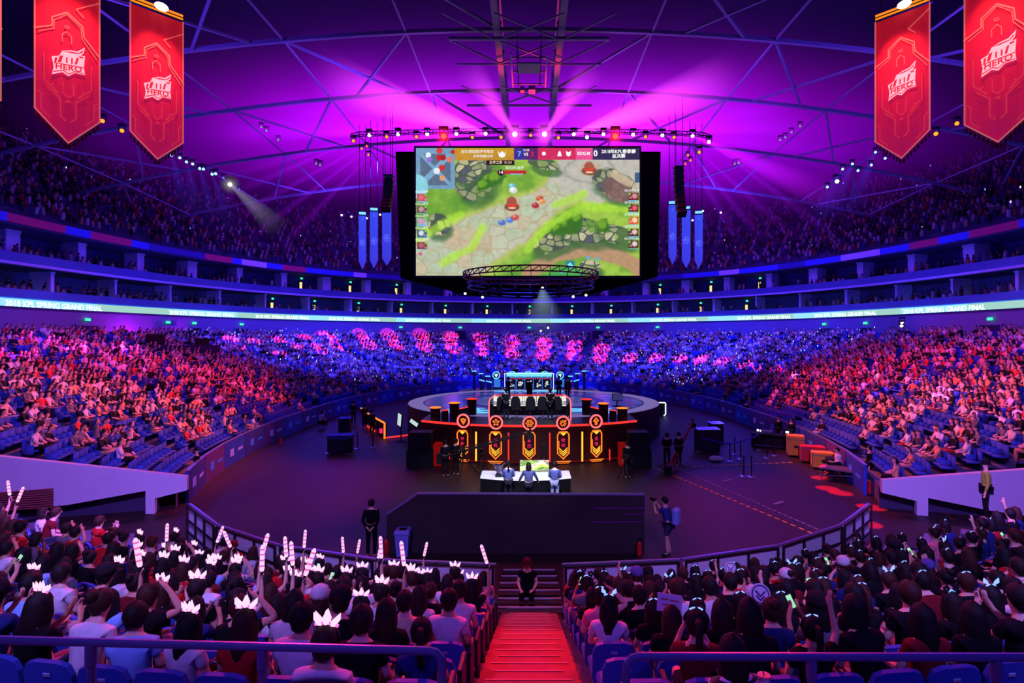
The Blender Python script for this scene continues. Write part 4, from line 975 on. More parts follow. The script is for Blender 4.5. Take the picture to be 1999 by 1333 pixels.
def stage_front(x, y):
    """frame on the curved stage front under pixel column x: position on the drum, tangent rotation; z from the pixel row"""
    t = (x-CX)/FPX; A = 1+t*t; Bq = -2*SC0.y; Cq = SC0.y**2-SR**2*1.012
    Y = (-Bq-math.sqrt(Bq*Bq-4*A*Cq))/(2*A); X = t*Y; ang = math.atan2(Y-SC0.y, X)+PI/2
    return Vector((X, Y, CZ-(y-CY)/FPX*Y)), ang
def disc_sign(x, y, sym, label, r=.36, cols=(None, None)):
    p, ang = stage_front(x, y) if y > 800 else (P(x, y, 48.6), 0)
    p = p + Vector((0, -.12, 0)); e = empty('round_emblem_sign', p, ang); I = Matrix.Identity(4); red = y > 800
    R = Matrix.Rotation(PI/2, 3, 'X')
    b = MB(); b.lathe([(r, -.1), (r, .1)], 24, (0, 0, 0), R); b.build('backing_disc', M_stgside if red else mat('navy_disc', S(16, 22, 70), .5), e)
    b = MB(); b.tube([(r*.9*math.cos(a), -.13, r*.9*math.sin(a)) for a in np.linspace(0, 2*PI, 25)[:-1]], r*.14, 6, True); b.build('neon_ring', M_npk if red else M_nbl, e)
    b = MB(); F_ = Matrix.Translation((0, -.13, 0)) @ Matrix.Scale(r*.55, 4)
    if sym == 0: pts = [[(-.7, .5), (-.2, .3), (0, .7), (.2, .3), (.7, .5), (.5, -.2), (0, -.9), (-.5, -.2)], [(-.3, .1), (0, -.4), (.3, .1)]]
    elif sym == 1: pts = [[(.9*math.cos(PI/2+k*PI/5)*(1 if k % 2 == 0 else .5), .9*math.sin(PI/2+k*PI/5)*(1 if k % 2 == 0 else .5)) for k in range(10)], [(-.15, 0), (.15, 0)]]
    elif sym == 2: pts = [[(.95*math.cos(k*PI/6)*(1 if k % 2 == 0 else .72), .95*math.sin(k*PI/6)*(1 if k % 2 == 0 else .72)) for k in range(12)], [(.4*math.cos(k*PI/3), .4*math.sin(k*PI/3)) for k in range(7)]]
    elif sym == 3: pts = [[(-.8, -.2), (-.2, -.8), (.1, -.4), (.85, .75), (-.1, .2)], [(.0, .7), (-.7, .3)], [(.3, -.8), (.8, -.1)]]
    else: pts = [[(0, .95), (.75, .1), (.3, .05), (.3, -.8), (-.3, -.8), (-.3, .05), (-.75, .1)], [(0, .5), (0, -.8)]]
    for k, q in enumerate(pts): b.line2(q, .2, F_, .02, k == 0)
    b.build('symbol', M_nor if red else M_nwh, e)
    tag(e, label, 'sign', 'round emblem signs on the red stage edge' if red else 'round emblem signs at the blue desk')
for x, y, k, l in ((907, 820, 0, 'winged shield symbol, first from the left'), (969.5, 823, 1, 'star symbol, second from the left'), (1034, 824.5, 2, 'cogwheel symbol, the middle one'), (1098, 824, 3, 'slanted blade symbol, fourth from the left'), (1161, 821, 4, 'upward arrow symbol, last on the right')):
    disc_sign(x, y, k, 'round red neon emblem on the stage edge with '+l)
for x, y, k, l in ((969, 732, 0, 'left of the blue desk'), (1093, 732, 4, 'right of the blue desk')): disc_sign(x, y, k, 'round ice-blue neon emblem sign '+l, .32)
for x, l in ((1000, 'left'), (1031, 'middle'), (1063, 'right')):
    e = empty('round_emblem_sign', P(x, 732, 50.9)); b = MB(); b.tube([(.32*math.cos(a), 0, .32*math.sin(a)) for a in np.linspace(0, 2*PI, 25)[:-1]], .05, 6, True); b.build('neon_ring', M_nbl, e)
    b = MB(); b.lathe([(.3, -.04), (.3, .04)], 20, (0, .05, 0), Matrix.Rotation(PI/2, 3, 'X')); b.build('backing_disc', MATS['navy_disc'], e); tag(e, f'round blue neon ring half hidden behind the players at the blue desk, the {l} one', 'sign')
def hex_sign(x, t1, t2, label):
    p, ang = stage_front(x, 868); e = empty('tall_neon_sign', p+Vector((0, -.06, 0)), ang)
    p.z = 1.02; e.location.z = 1.02; F_ = Matrix.Translation((0, -.05, 0))
    oc = [(-.3, .5), (-.2, .66), (.2, .66), (.3, .5), (.3, -.42), (0, -.72), (-.3, -.42)]
    b = MB(); b.prism([Vector((a, 0, c)) for a, c in oc], (0, .06, 0)); b.build('dark_panel', mat('dark_red_panel', S(40, 6, 12), .5), e)
    b = MB(); b.line2(oc, .055, F_, .03, True); b.line2([(-.23, -.2), (-.23, .2)], .03, F_, .03); b.build('neon_outline', M_nor, e)
    b = MB(); b.prism([Vector((a, -.08, c)) for a, c in ((-.17, .62), (.17, .62), (0, .46))], (0, .03, 0))
    for k in range(3): z = -.26-.1*k; b.line2([(-.21, z+.1), (0, z-.1), (.21, z+.1)], .035, F_, .03)
    b.build('neon_chevron', M_nyl, e)
    text(t1, .21, M_nmg, Matrix.Translation((0, -.07, .23)), e); text(t2, .21, M_nmg, Matrix.Translation((0, -.07, -.04)), e)
    b = MB(); b.box((0, -.1, -.84), (.78, .04, .04)); b.box((0, -.1, -.92), (.6, .04, .025)); b.build('neon_foot_bar', M_nor, e)
    tag(e, label, 'neon sign', 'tall neon signs along the stage front')
for x, a, c, l in ((904, '守', '护', 'first from the left'), (968, '战', '机', 'second from the left'), (1033, '掌', '控', 'in the middle'), (1099, '敏', '锐', 'fourth from the left'), (1163, '坚', '韧', 'last on the right')):
    hex_sign(x, a, c, 'tall orange neon sign with two Chinese characters on the stage front, '+l)
for i, (x, y0, y1, m_, c, w) in enumerate(((930, 842, 899, M_nyl, 'amber', .09), (993, 844, 901, M_nred, 'red', .07), (1073, 844, 901, M_nred, 'red', .07), (1136, 842, 900, M_nyl, 'amber', .09), (878, 876, 896, M_nred, 'short red', .06), (1189, 876, 901, M_nred, 'short red', .06))):
    p, ang = stage_front(x, y0); p2, _ = stage_front(x, y1); e = empty('vertical_light_strip', (p2.x, p2.y-.02, max(p2.z, .05)), ang); h = p.z-max(p2.z, .05)
    b = MB(); b.bbox((0, -.05, h/2), (w, .05, h), .015); b.build('glowing_tube', m_, e); b = MB(); b.box((0, 0, h/2), (w+.05, .05, h)); b.build('channel', M_stgside, e)
    tag(e, f'{c} vertical neon strip on the stage front, ' + ('between the first and second tall signs', 'between the second and middle tall signs', 'just right of the middle tall sign', 'between the fourth and last tall signs', 'left of the first tall sign', 'right of the last tall sign')[i], 'light strip')
# posts with glowing caps and sloping light bars
def post(x, yt, D, label):
    zt = CZ-(yt-CY)/FPX*D; e = empty('round_post', (P(x, 0, D).x, D, SZ)); h = zt-SZ
    b = MB(); b.lathe([(.27, 0), (.27, h-.06), (.31, h-.06), (.31, h)], 20); b.build('post_body', mat('dark_maroon_paint', S(48, 12, 18), .4), e)
    b = MB(); b.lathe([(.31, h), (.31, h+.04), (.25, h+.05)], 20); b.build('glowing_cap', M_nred if abs(x-1033) < 130 else M_nor, e); tag(e, label, 'post', 'round posts with glowing caps')
for s, xs in (('left', ((921, 779, 33), (887, 787, 31.6), (850, 796, 30.9))), ('right', ((1145, 780, 33), (1178, 788, 31.6), (1215, 797, 30.9)))):
    for k, (x, y, D) in enumerate(xs): post(x, y, D, f'dark red post with glowing cap, {ORD(k+1)} out from the near desk, {s} side')
    for k in range(2):
        (xa, ya, Da), (xb, yb, Db) = xs[k], xs[k+1]; e = empty('sloping_barrier', (P(xa, 0, Da).x, Da, SZ)); A0 = Vector((0, 0, .45)); B0 = Vector((P(xb, 0, Db).x, Db, SZ+.4))-e.location
        d = (B0-A0).normalized()*.4; b = MB(); b.beam(A0+d-Vector((0, 0, .2)), B0-d-Vector((0, 0, .2)), .12, .5); b.build('panel', MATS['dark_maroon_paint'], e); b = MB(); b.beam(A0+d+Vector((0, -.03, .08)), B0-d+Vector((0, -.03, .08)), .08, .05); b.build('light_bar', M_nred, e)
        tag(e, f'{"inner" if k == 0 else "outer"} low barrier with red light bar between the posts {s} of the near desk', 'barrier')
# ---------------------------------------------------------------- near player desk (red side)
M_nb = em('white_desk_light', S(255, 250, 235), .9)
bo = empty('player_desk', (0.04, 32.3, SZ)); X0, X1 = -2.18, 2.18
b = MB(); b.box((0, .25, .74), (4.2, .7, .05)); b.build('desk_top', mat('white_desk_top', S(240, 238, 230), .35), bo)
b = MB(); b.box((0, .62, .95), (4.2, .06, .3)); b.box((0, -.1, .66), (4.1, .03, .08)); b.build('white_light_strip', M_nb, bo)
b = MB(); b.box((0, .58, .36), (4.2, .06, .72)); b.box((-2.1, .1, .36), (.08, 1, .72)); b.box((2.1, .1, .36), (.08, 1, .72)); b.build('desk_front', M_dark, bo)
for s in (-1, 1):
    b = MB(); b.prism([(s*2.2, -1.25, 0), (s*2.2, -1.25, .95), (s*2.2, -.95, 1.1), (s*2.2, .66, 1.1), (s*2.2, .66, 0)], (s*.06, 0, 0)); b.build('side_wing', M_dark, bo)
    b = MB(); b.tube([(s*2.23, -1.28, 0), (s*2.23, -1.28, .95), (s*2.2, -.95, 1.12), (s*2.0, .66, 1.18)], .04, 6); b.build('red_outline_light', M_npk, bo)
b = MB(); b.box((0, .66, 1.16), (4.1, .05, .05)); b.build('back_outline_light', M_nred, bo)
tag(bo, 'near player desk with white lit top and red neon outline on the stage front', 'desk')
for i, x in enumerate((980, 1008, 1035, 1060, 1087)):
    X = (x-1033)/FPX*31.5; e = tag(empty('monitor', (X, 32.72, SZ+.77)), f'glowing white gaming monitor on the near desk, {ORD(i+1)} from the left', 'monitor', 'monitors on the near player desk')
    b = MB(); b.bbox((0, 0, .2), (.7, .04, .36), .01); sc_ = b.build('monitor_casing', M_dark, e); b = MB(); b.box((0, -.03, .2), (.66, .01, .31)); b.build('glowing_screen', M_nb, sc_); b = MB(); b.box((0, .02, .04), (.06, .04, .1)); b.box((0, .0, .007), (.22, .16, .012)); b.build('stand', M_dark, e)
M_chair = mat('dark_grey_chair', S(44, 46, 56), .6, noise=.1)
def gaming_chair(loc, rz, label):
    e = empty('gaming_chair', loc, rz)
    b = MB(); b.prism([(-.24, -.24, .5), (-.27, -.27, .8), (-.23, -.32, 1.12), (-.14, -.34, 1.26), (.14, -.34, 1.26), (.23, -.32, 1.12), (.27, -.27, .8), (.24, -.24, .5)], (0, .1, 0)); b.bbox((0, -.21, 1.12), (.24, .06, .14), .02); b.build('backrest', M_chair, e)
    b = MB(); b.bbox((0, .05, .48), (.52, .5, .12), .05); b.build('seat', M_chair, e)
    for s in (-1, 1): b = MB(); b.box((s*.3, 0, .68), (.07, .3, .04)); b.box((s*.3, 0, .57), (.04, .05, .2)); b.build('armrest', M_dark, e)
    b = MB(); b.cyl((0, 0, .12), (0, 0, .44), .03); 
    for k in range(5): a = 2*PI*k/5+.3; b.beam((0, 0, .1), (.3*math.cos(a), .3*math.sin(a), .06), .05, .03)
    ba = b.build('base', mat('chrome_base', S(190, 195, 205), .2, .9), e)
    for k in range(5): a = 2*PI*k/5+.3; b = MB(); b.sph((.3*math.cos(a), .3*math.sin(a), .031), .03, 8, 5); b.build('caster', M_dark, ba)
    return tag(e, label, 'chair', 'gaming chairs at the near desk')
for i, x in enumerate((980, 1008, 1035, 1060, 1087)): gaming_chair(((x-1033)/FPX*31.6, 31.55, SZ), random.uniform(-.2, .2), f'empty dark gaming chair at the near desk, {ORD(i+1)} from the left')
# ---------------------------------------------------------------- far player desk (blue side)
fo = empty('player_desk', (0, 48.9, SZ))
b = MB(); b.box((0, 0, 1.3), (3.9, .1, .3)); b.box((0, .0, 1.08), (3.9, .08, .06)); b.build('cyan_light_bar', M_nbl, fo)
b = MB(); b.box((0, -.03, 1.4), (3.95, .06, .05)); b.build('white_light_line', M_nwh, fo)
b = MB(); b.box((0, .05, .52), (3.9, .1, 1.04)); b.build('front_panel', mat('black_gloss_panel', S(14, 16, 40), .2), fo)
b = MB(); b.box((0, .5, 1.2), (3.9, .8, .05)); b.build('desk_top', M_dark, fo)
b = MB()
for i in range(24): b.box((-1.8+3.6*i/23, -.02, .93), (.09, .03, .06))
b.build('pink_light_row', em('pink_dot_light', S(255, 80, 140), 1.2), fo)
b = MB(); r_ = random.Random(8)
for i in range(5):
    x = -1.5+.76*i
    for k in range(7): b.sph((x+r_.uniform(-.16, .16), -.02, .55+r_.uniform(-.28, .25)), r_.uniform(.05, .11), 6, 5, (1, .2, 1))
b.build('pale_portrait_light', em('pale_panel_light', S(230, 225, 235), .75), fo)
b = MB()
for i in range(6): b.box((-1.88+.752*i, -.03, .5), (.07, .03, .85))
for i in range(14): b.box((r_.uniform(-1.8, 1.8), -.03, r_.uniform(.1, .85)), (.1, .02, .1))
b.build('blue_light_stripe', M_nblue, fo)
for s in (-1, 1): b = MB(); b.box((s*2.1, -.2, .7), (.06, .06, 1.4)); b.box((s*2.05, -.1, 1.38), (.06, .5, .06)); b.build('white_edge_light', M_nwh, fo)
for s in (-1, 1): b = MB(); b.box((s*2.15, .1, .65), (.08, 1.0, 1.3)); b.build('side_wing', MATS['black_gloss_panel'], fo)
tag(fo, 'far player desk with a cyan light bar and blue patterned front across the stage', 'desk')
for s, l in ((-1, 'left'), (1, 'right')):
    e = empty('blue_light_box', (s*2.75, 48.9, SZ)); b = MB(); b.bbox((0, 0, .5), (.7, .1, 1.0), .02); b.build('panel', mat('blue_panel_frame', S(30, 40, 120), .4), e); b = MB(); b.box((0, -.07, .55), (.56, .03, .7)); b.build('glowing_face', M_nblue, e); tag(e, f'small blue glowing panel under the emblem at the {l} of the far desk', 'panel')
    for k in range(3):
        e = empty('light_dash', (s*(3.55+.62*k), 48.9+.3*k, SZ+.9+.2*k+.25)); b = MB(); b.bbox((0, 0, 0), (.42, .1, .09), .03); b.build('glow', M_nbl, e); b = MB(); b.cyl((0, .03, -1.15-.2*k), (0, .03, -.04), .1, n=8); b.build('stand', MATS['blue_panel_frame'], e); tag(e, f'short ice-blue light dash on a post, {ORD(k+1)} out from the {l} of the far desk', 'light')
        e = empty('sloping_light_bar', (s*(3.4+.62*k), 48.2+.3*k, SZ+.72+.08*k)) if k < 2 else None
        if e: b = MB(); b.beam((-.24*s, 0, -.06), (.24*s, 0, .08), .08); b.build('glow', M_nbl, e); b = MB(); b.box((0, .05, -.42), (.4, .06, .6)); b.build('stand', MATS['blue_panel_frame'], e); tag(e, f'sloping ice-blue light bar, {"inner" if k == 0 else "outer"} one at the {l} of the far desk', 'light')
# ---------------------------------------------------------------- loose stage kit
def pa_stack(x0, x1, y0, y1, D, red_side, label):
    e = empty('speaker_stack', (P((x0+x1)/2, 0, D).x, D, 0)); w = (x1-x0)/FPX*D; zt = CZ-(y0-CY)/FPX*D
    for k in range(2):
        h = zt/2; b = MB(); b.bbox((0, 0, h*k+h/2), (w*(1-.12*k), 1.0, h*.97), .04); b.build('cabinet', M_dark, e)
        b = MB(); b.box((0, -.51, h*k+h/2), (w*.85*(1-.12*k), .02, h*.8)); b.build('grille', mat('black_grille', S(26, 24, 34), .7, noise=.3, nscale=40), e)
    b = MB(); b.box((red_side*(w/2+.15), .2, zt*.31), (.36, .8, zt*.62)); b.build('red_lit_side', em('red_glow_side', S(150, 16, 18), .6), e)  # red light on the stack's side put in as a glowing box
    tag(e, label, 'speaker')
pa_stack(797, 848, 841, 905, 29, 1, 'black speaker stack with red lit side left of the stage front')
pa_stack(1222, 1268, 841, 905, 29, -1, 'black speaker stack with red lit side right of the stage front')
# red-lined side console, left of the stage
e = empty('side_console', (-9.2, 36.2, 0))
pth = [Vector((P(706, 0, 44).x, 44, 0)), Vector((P(716, 0, 41.5).x, 41.5, 0)), Vector((P(733, 0, 38.8).x, 38.8, 0)), Vector((P(752, 0, 36.4).x, 36.4, 0)), Vector((P(803, 0, 37.6).x, 37.6, 0))]
pth = [p-e.location for p in pth]
b = MB()
for a, c in zip(pth[:-1], pth[1:-1]): b.prism([a, c, c+Vector((0, 0, 1.0)), a+Vector((0, 0, 1.0))], (.1, .05, 0))
b.build('console_body', mat('dark_console', S(30, 14, 26), .4), e)
b = MB(); b.tube([p+Vector((-.03, -.03, 1.02)) for p in pth[:4]]+[pth[3]+Vector((-.03, -.06, 0.03))], .06, 6); b.build('red_top_light', M_nor, e)
b = MB(); b.tube([p+Vector((0, -.05, .08)) for p in pth[3:]], .05, 6); b.tube([p+Vector((-.04, -.05, .1)) for p in pth[1:3]], .05, 6); b.build('red_foot_light', M_nred, e)
b = MB(); b.box(pth[2]+Vector((-.25, .6, .5)), (.15, .1, .7)); b.box(pth[3]+Vector((-.35, .7, .4)), (.4, .1, .3)); b.build('magenta_panel', M_nmg, e)
tag(e, 'angled dark console outlined in glowing red left of the stage', 'console')
def flat_display(x, y, w, h, D, rz, tilt, m_, label, zfloor=0.0):
    p = P(x, y, D); e = empty('display_stand', (p.x, p.y, zfloor), rz); R = Matrix.Rotation(tilt, 3, 'Y')
    b = MB(); b.bbox((0, 0, p.z-zfloor), (w+.08, .08, h+.08), .01, R); b.build('casing', M_dark, e); b = MB(); b.box((0, -.05, p.z-zfloor), (w, .02, h), R); b.build('glowing_screen', m_, e)
    b = MB(); b.cyl((0, .06, 0), (0, .06, p.z-zfloor), .04, n=8); b.box((0, .06, .02), (.6, .5, .04)); b.build('stand', M_dark, e); tag(e, label, 'display')
M_scrw = em('pale_screen', S(205, 230, 225), .9)
flat_display(781, 819, .45, .75, 35.5, -.9, .15, M_scrw, 'tall pale glowing display turned sideways left of the stage'); flat_display(809, 825, .55, .22, 32.5, -.4, .5, M_scrw, 'small tilted white display by the left end of the red stage edge')
flat_display(1205, 775, .62, .4, 37, .1, 0, em('outline_screen', S(80, 76, 150), .5), 'small pale framed monitor behind the right posts on the stage', SZ)
e = empty('blue_console', (P(1297, 0, 47).x, 47, 0)); b = MB(); b.box((-.5, .1, .55), (1.0, .5, 1.1)); b.build('body', M_dark, e); b = MB(); b.tube([(-.5, -.2, 1.12), (0, -.2, 1.12), (.05, -.2, 1.05), (.05, -.2, .15), (-.1, -.2, .05)], .05, 6); b.box((-.9, -.2, .05), (.4, .06, .1)); b.build('cyan_outline_light', M_nwh, e); tag(e, 'dark console outlined in bright cyan light right of the stage', 'console')
e = empty('display_stand', (0.02, 41.6, SZ)); b = MB(); b.bbox((0, 0, .62), (.42, .3, 1.24), .03); b.build('cabinet', M_black, e); tag(e, 'dark upright cabinet standing alone in the middle of the stage floor', 'cabinet')

# ---------------------------------------------------------------- commentators' corner and black wall
def zat(y, D): return CZ-(y-CY)/FPX*D
WD = 17.2
e = empty('black_partition_wall', (P(1033, 0, WD).x, WD, 0)); 
pl = [(755, 1085), (755, 1006), (815, 965), (1258, 967), (1258, 1085)]
pts = [P(x, y, WD)-e.location for x, y in pl]; 
for q in pts:
    if q.z < .1: q.z = 0
b = MB(); b.prism(pts, (0, .12, 0)); b.build('panel', mat('blackout_panel', S(52, 42, 48), .8, noise=.3, nscale=1), e)
b = MB(); b.beam(pts[1]+Vector((0, .05, .02)), pts[2]+Vector((0, .05, .02)), .14, .04); b.beam(pts[2]+Vector((0, .05, .02)), pts[3]+Vector((0, .05, .02)), .14, .04); b.build('top_rail', mat('violet_grey_rail', S(110, 95, 150), .4), e)
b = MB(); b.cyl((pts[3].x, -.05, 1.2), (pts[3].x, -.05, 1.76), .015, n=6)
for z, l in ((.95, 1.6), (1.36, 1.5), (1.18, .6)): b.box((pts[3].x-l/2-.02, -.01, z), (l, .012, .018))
b.build('projected_light_bars', em('projected_violet_glow', S(90, 10, 160), .4), e)  # violet light projected on the wall, put in as thin glowing bars
b = MB()
for x in (pts[0].x+.3, pts[2].x+.2, 0, pts[3].x-.2): b.beam((x, .14, 0), (x, 1.2, 0.05), .08); b.beam((x, .16, 1.3), (x, 1.1, .05), .06)
b.build('rear_brace', M_dark, e)
tag(e, 'long black partition wall with a sloped left end on the arena floor', 'partition')
M_dsk = mat('white_gloss_top', S(235, 238, 245), .2, spec=.6)
e = empty('commentator_desk', (P(1026, 0, 22.9).x, 22.9, 0)); n = 20
def arc(r, z): return [(1.0*x, r-.95*(1-(x/1.83)**2)*.42, z) for x in np.linspace(-1.83, 1.83, n)]
fr, bk = arc(0, .84), [(x*1.0, 1.15-.1*(1-(x/1.83)**2), .84) for x in np.linspace(-1.83, 1.83, n)]
b = MB(); b.add([Vector(p)+Vector((0, 0, h)) for h in (0, .05) for p in fr+bk], [(i, i+1, n+i+1, n+i) for i in range(n-1)]+[(2*n+i, 2*n+i+1, 3*n+i+1, 3*n+i) for i in range(n-1)]+[(i, i+1, 2*n+i+1, 2*n+i) for i in range(n-1)]+[(n+i, n+i+1, 3*n+i+1, 3*n+i) for i in range(n-1)]+[(0, n, 3*n, 2*n), (n-1, 2*n-1, 4*n-1, 3*n-1)]); b.build('desk_top', M_dsk, e)
b = MB()
for i in range(n-1): a, c = Vector(fr[i]), Vector(fr[i+1]); b.add([Vector((a.x*.99, a.y+.04, 0)), Vector((c.x*.99, c.y+.04, 0)), Vector((c.x*.99, c.y+.04, .83)), Vector((a.x*.99, a.y+.04, .83))], [(0, 1, 2, 3)])
for s in (0, n-1): a, c = fr[s], bk[s]; b.add([(a[0]*.99, a[1]+.04, 0), (c[0]*.99, c[1], 0), (c[0]*.99, c[1], .83), (a[0]*.99, a[1]+.04, .83)], [(0, 1, 2, 3)])
b.build('desk_body', mat('black_gloss_body', S(14, 14, 18), .3), e)
b = MB(); b.box((-1.6, -.05, .28), (.12, .03, .03)); b.build('small_red_light', M_nred, e)
tag(e, 'curved black commentators desk with white glossy top', 'desk')
# game display on the desk
gi = np.clip(img[20:200, 100:360]*1.1+25, 0, 255); e = empty('desk_display', P(1043, 938, 23.75)); e.location.z = .895
w = 56.5/FPX*23.75; zt = zat(898, 23.75)
b = MB(); b.bbox((0, .05, (zt-e.location.z)/2+.01), (w+.05, .06, zt-e.location.z+.02), .01); b.build('casing', M_dark, e)
image_plane('display_picture', gi[::2, ::2], P(1015, 0, 23.75).x, P(1071.5, 0, 23.75).x, e.location.z+.02, zt, 23.75, attr_mat('desk_picture_light', 1.3), e, e.location)
tag(e, 'bright display showing the same green game map on the commentators desk', 'display')
# trophy
e = empty('trophy', P(973, 933, 23.0)); e.location.z = .895; M_sil = mat('silver_metal', S(225, 225, 235), .2, .95)
b = MB(); b.lathe([(.14, 0), (.14, .04), (.1, .06), (.1, .12), (.07, .14)], 14); b.build('base', M_dark, e)
b = MB(); b.lathe([(.06, .13), (.1, .2), (.13, .3), (.1, .42), (.03, .5)], 8); b.build('cup', M_sil, e)
for s in (-1, 1): b = MB(); b.add([(s*.05, 0, .3), (s*.12, .02, .45), (s*.3, 0, .56), (s*.22, 0, .47), (s*.16, 0, .34), (s*.1, -.03, .28)], [(0, 1, 2, 3, 4, 5)]); b.beam((s*.08, 0, .4), (s*.26, 0, .54), .05); b.build('wing', M_sil, e)
tag(e, 'silver winged trophy standing at the left of the commentators desk', 'trophy')
# small kit on the floor behind the wall
# jib camera crane
def jib(base, mid, tip, col, label, tower):
    e = empty('camera_crane', base); B0 = Vector(base); M_ = mat(col+'_crane_paint', S(150, 24, 34) if col == 'red' else S(26, 24, 30), .4)
    t = Vector(mid)-B0; p = Vector(tip)-B0; back = t+(t-p)*.35
    b = MB(); 
    for o in ((0, 0, .09), (.09, 0, -.07), (-.09, 0, -.07)): b.beam(back+Vector(o), p+Vector(o)*.5, .05)
    for k in range(14): a = back.lerp(p, k/14); c = back.lerp(p, (k+1)/14); b.beam(a+Vector((0, 0, .09)), c+Vector((.09, 0, -.07)), .025); b.beam(a+Vector((.09, 0, -.07)), c+Vector((-.09, 0, -.07)), .025)
    b.build('boom', M_, e)
    b = MB(); b.bbox(tuple(p+Vector((0, 0, -.22))), (.28, .45, .24), .03); b.cyl(p+Vector((0, .2, -.22)), p+Vector((0, .42, -.22)), .07); b.box(tuple(p), (.1, .1, .3)); b.build('camera_head', M_dark, e)
    b = MB()
    for k in range(3): a = 2*PI*k/3+.4; b.cyl((.75*math.cos(a), .75*math.sin(a), .02), tuple(t-Vector((0, 0, .25))), .035, n=6)
    b.cyl(tuple(t-Vector((0, 0, .4))), tuple(t+Vector((0, 0, .05))), .08); b.build('tripod', M_, e)
    b = MB(); b.bbox(tuple(back+Vector((0, 0, -.1))), (.34, .34, .5), .04); b.build('counterweight', M_dark, e)
    tag(e, label, 'camera crane')
jib((P(905, 0, 26.6).x, 26.6, 0), P(905, 878, 26.6), P(1035, 842, 26.4), 'black', 'long black camera crane reaching across the neon stage front', 1)
jib((P(1313, 0, 28.2).x, 28.2, 0), P(1318, 888, 28.2), P(1352, 822, 31.5), 'red', 'red camera crane rising on the arena floor right of the stage', 1)
def tripod_camera(x, D, h, label, z0=0.0, sc=1.0):
    e = empty('tripod_camera', (P(x, 0, D).x, D, z0)); b = MB()
    for k in range(3): a = 2*PI*k/3+.5; b.cyl((.4*math.cos(a), .4*math.sin(a), .02), (0, 0, h*.72), .025, n=6)
    b.build('tripod', M_dark, e); b = MB(); b.bbox((0, 0, h*.82), (.22, .45, .26), .03); b.build('camera_body', M_dark, e); b = MB(); b.cyl((0, .22, h*.82), (0, .48, h*.82), .08); b.build('lens', M_black, e)
    tag(e, label, 'camera')
tripod_camera(1062, 27, 1.6, 'black camera on tripod in front of the middle tall neon sign'); tripod_camera(940, 27.2, 1.3, 'black camera on tripod under the black crane boom'); tripod_camera(1222, 26, 1.3, 'black camera on tripod at the right of the commentators desk')
# flight cases and kit at the right barrier
def case(x, yb, D, w, dp, h, col, label, rz=-.35):
    e = empty('flight_case', (P(x, 0, D).x, D, 0), rz); m_ = mat(col+'_case_panel', S(235, 165, 40) if col == 'yellow' else S(200, 40, 40), .55, noise=.08); al = mat('case_edge_metal', S(120, 120, 130), .35, .8)
    b = MB(); b.bbox((0, 0, .1+h*.4), (w, dp, h*.8), .02); b.build('body', m_, e); b = MB(); b.bbox((0, 0, .1+h*.9), (w, dp, h*.2), .02); b.build('lid', m_, e)
    b = MB()
    for sx in (-1, 1):
        for sy in (-1, 1): b.beam((sx*w/2, sy*dp/2, .1), (sx*w/2, sy*dp/2, .1+h), .04)
        b.beam((sx*w/2, -dp/2, .1+h*.8), (sx*w/2, dp/2, .1+h*.8), .03); b.beam((-w/2, sx*dp/2, .1+h*.8), (w/2, sx*dp/2, .1+h*.8), .03)
    b.build('edge_trim', al, e); b = MB(); b.box((0, -dp/2-.02, .1+h*.45), (.2, .03, .12)); b.build('latch', M_dark, e)
    for sx in (-1, 1):
        for sy in (-1, 1): b = MB(); b.cyl((sx*w*.4-.02, sy*dp*.4, .05), (sx*w*.4+.02, sy*dp*.4, .05), .05); b.build('caster', M_dark, e)
    tag(e, label, 'flight case')
case(1553, 891, 31.2, .85, .75, 1.05, 'yellow', 'tall yellow flight case standing by the right barrier'); case(1586, 905, 29.7, 1.15, .7, .75, 'red', 'low red flight case between the yellow cases by the right barrier'); case(1606, 912, 28.3, 1.0, .7, .72, 'yellow', 'low yellow flight case nearest the seated man by the right barrier')
e = empty('rolling_riser', (P(1660, 0, 25.6).x, 25.6, 0), -.75); b = MB(); b.box((0, 0, .55), (2.4, 1.0, .06)); b.build('deck', mat('grey_mesh_deck', S(110, 100, 115), .5, .5), e)
b = MB()
for sx in (-1, 1):
    for sy in (-1, 1): b.cyl((sx*1.1, sy*.42, 0), (sx*1.1, sy*.42, .53), .035, n=6)
    b.beam((sx*1.1, -.42, .15), (sx*1.1, .42, .15), .03)
b.beam((-1.1, -.42, .2), (1.1, -.42, .5), .03); b.build('leg_frame', M_rail, e); tag(e, 'low metal riser table standing along the right barrier', 'platform')
e = empty('equipment_rack', (P(1628, 0, 27.2).x-.2, 27.0, 0), -.3); b = MB(); b.bbox((0, 0, .42), (.5, .6, .8), .03); b.build('rack_body', M_dark, e); b = MB()
for k in range(4): b.box((0, -.31, .15+.17*k), (.42, .02, .12))
b.build('rack_unit', MATS['grey_mesh_deck'], e); tag(e, 'small dark equipment rack between the flight cases and the seated man', 'rack')
e = empty('control_desk', (P(1512, 0, 33.5).x, 33.5, 0), -.55); b = MB(); b.box((0, 0, .78), (2.6, .8, .06)); b.box((-1.2, 0, .39), (.06, .7, .78)); b.box((1.2, 0, .39), (.06, .7, .78)); b.box((0, .35, .4), (2.5, .04, .7)); b.build('table', M_dark, e)
b = MB(); b.bbox((-.5, .1, .9), (.8, .5, .16), .03); b.build('mixing_console', M_rail, e); b = MB(); b.box((-.9, -.18, .99), (.1, .06, .1)); b.box((-.75, -.2, .97), (.05, .05, .08)); b.box((.7, -.1, 1.0), (.16, .05, .1)); b.build('work_lamp', M_lw, e); b = MB(); b.bbox((.75, .15, 1.0), (.5, .05, .34), .01); b.build('laptop', M_dark, e)
tag(e, 'dark control table with small white work lamps along the right barrier', 'table')
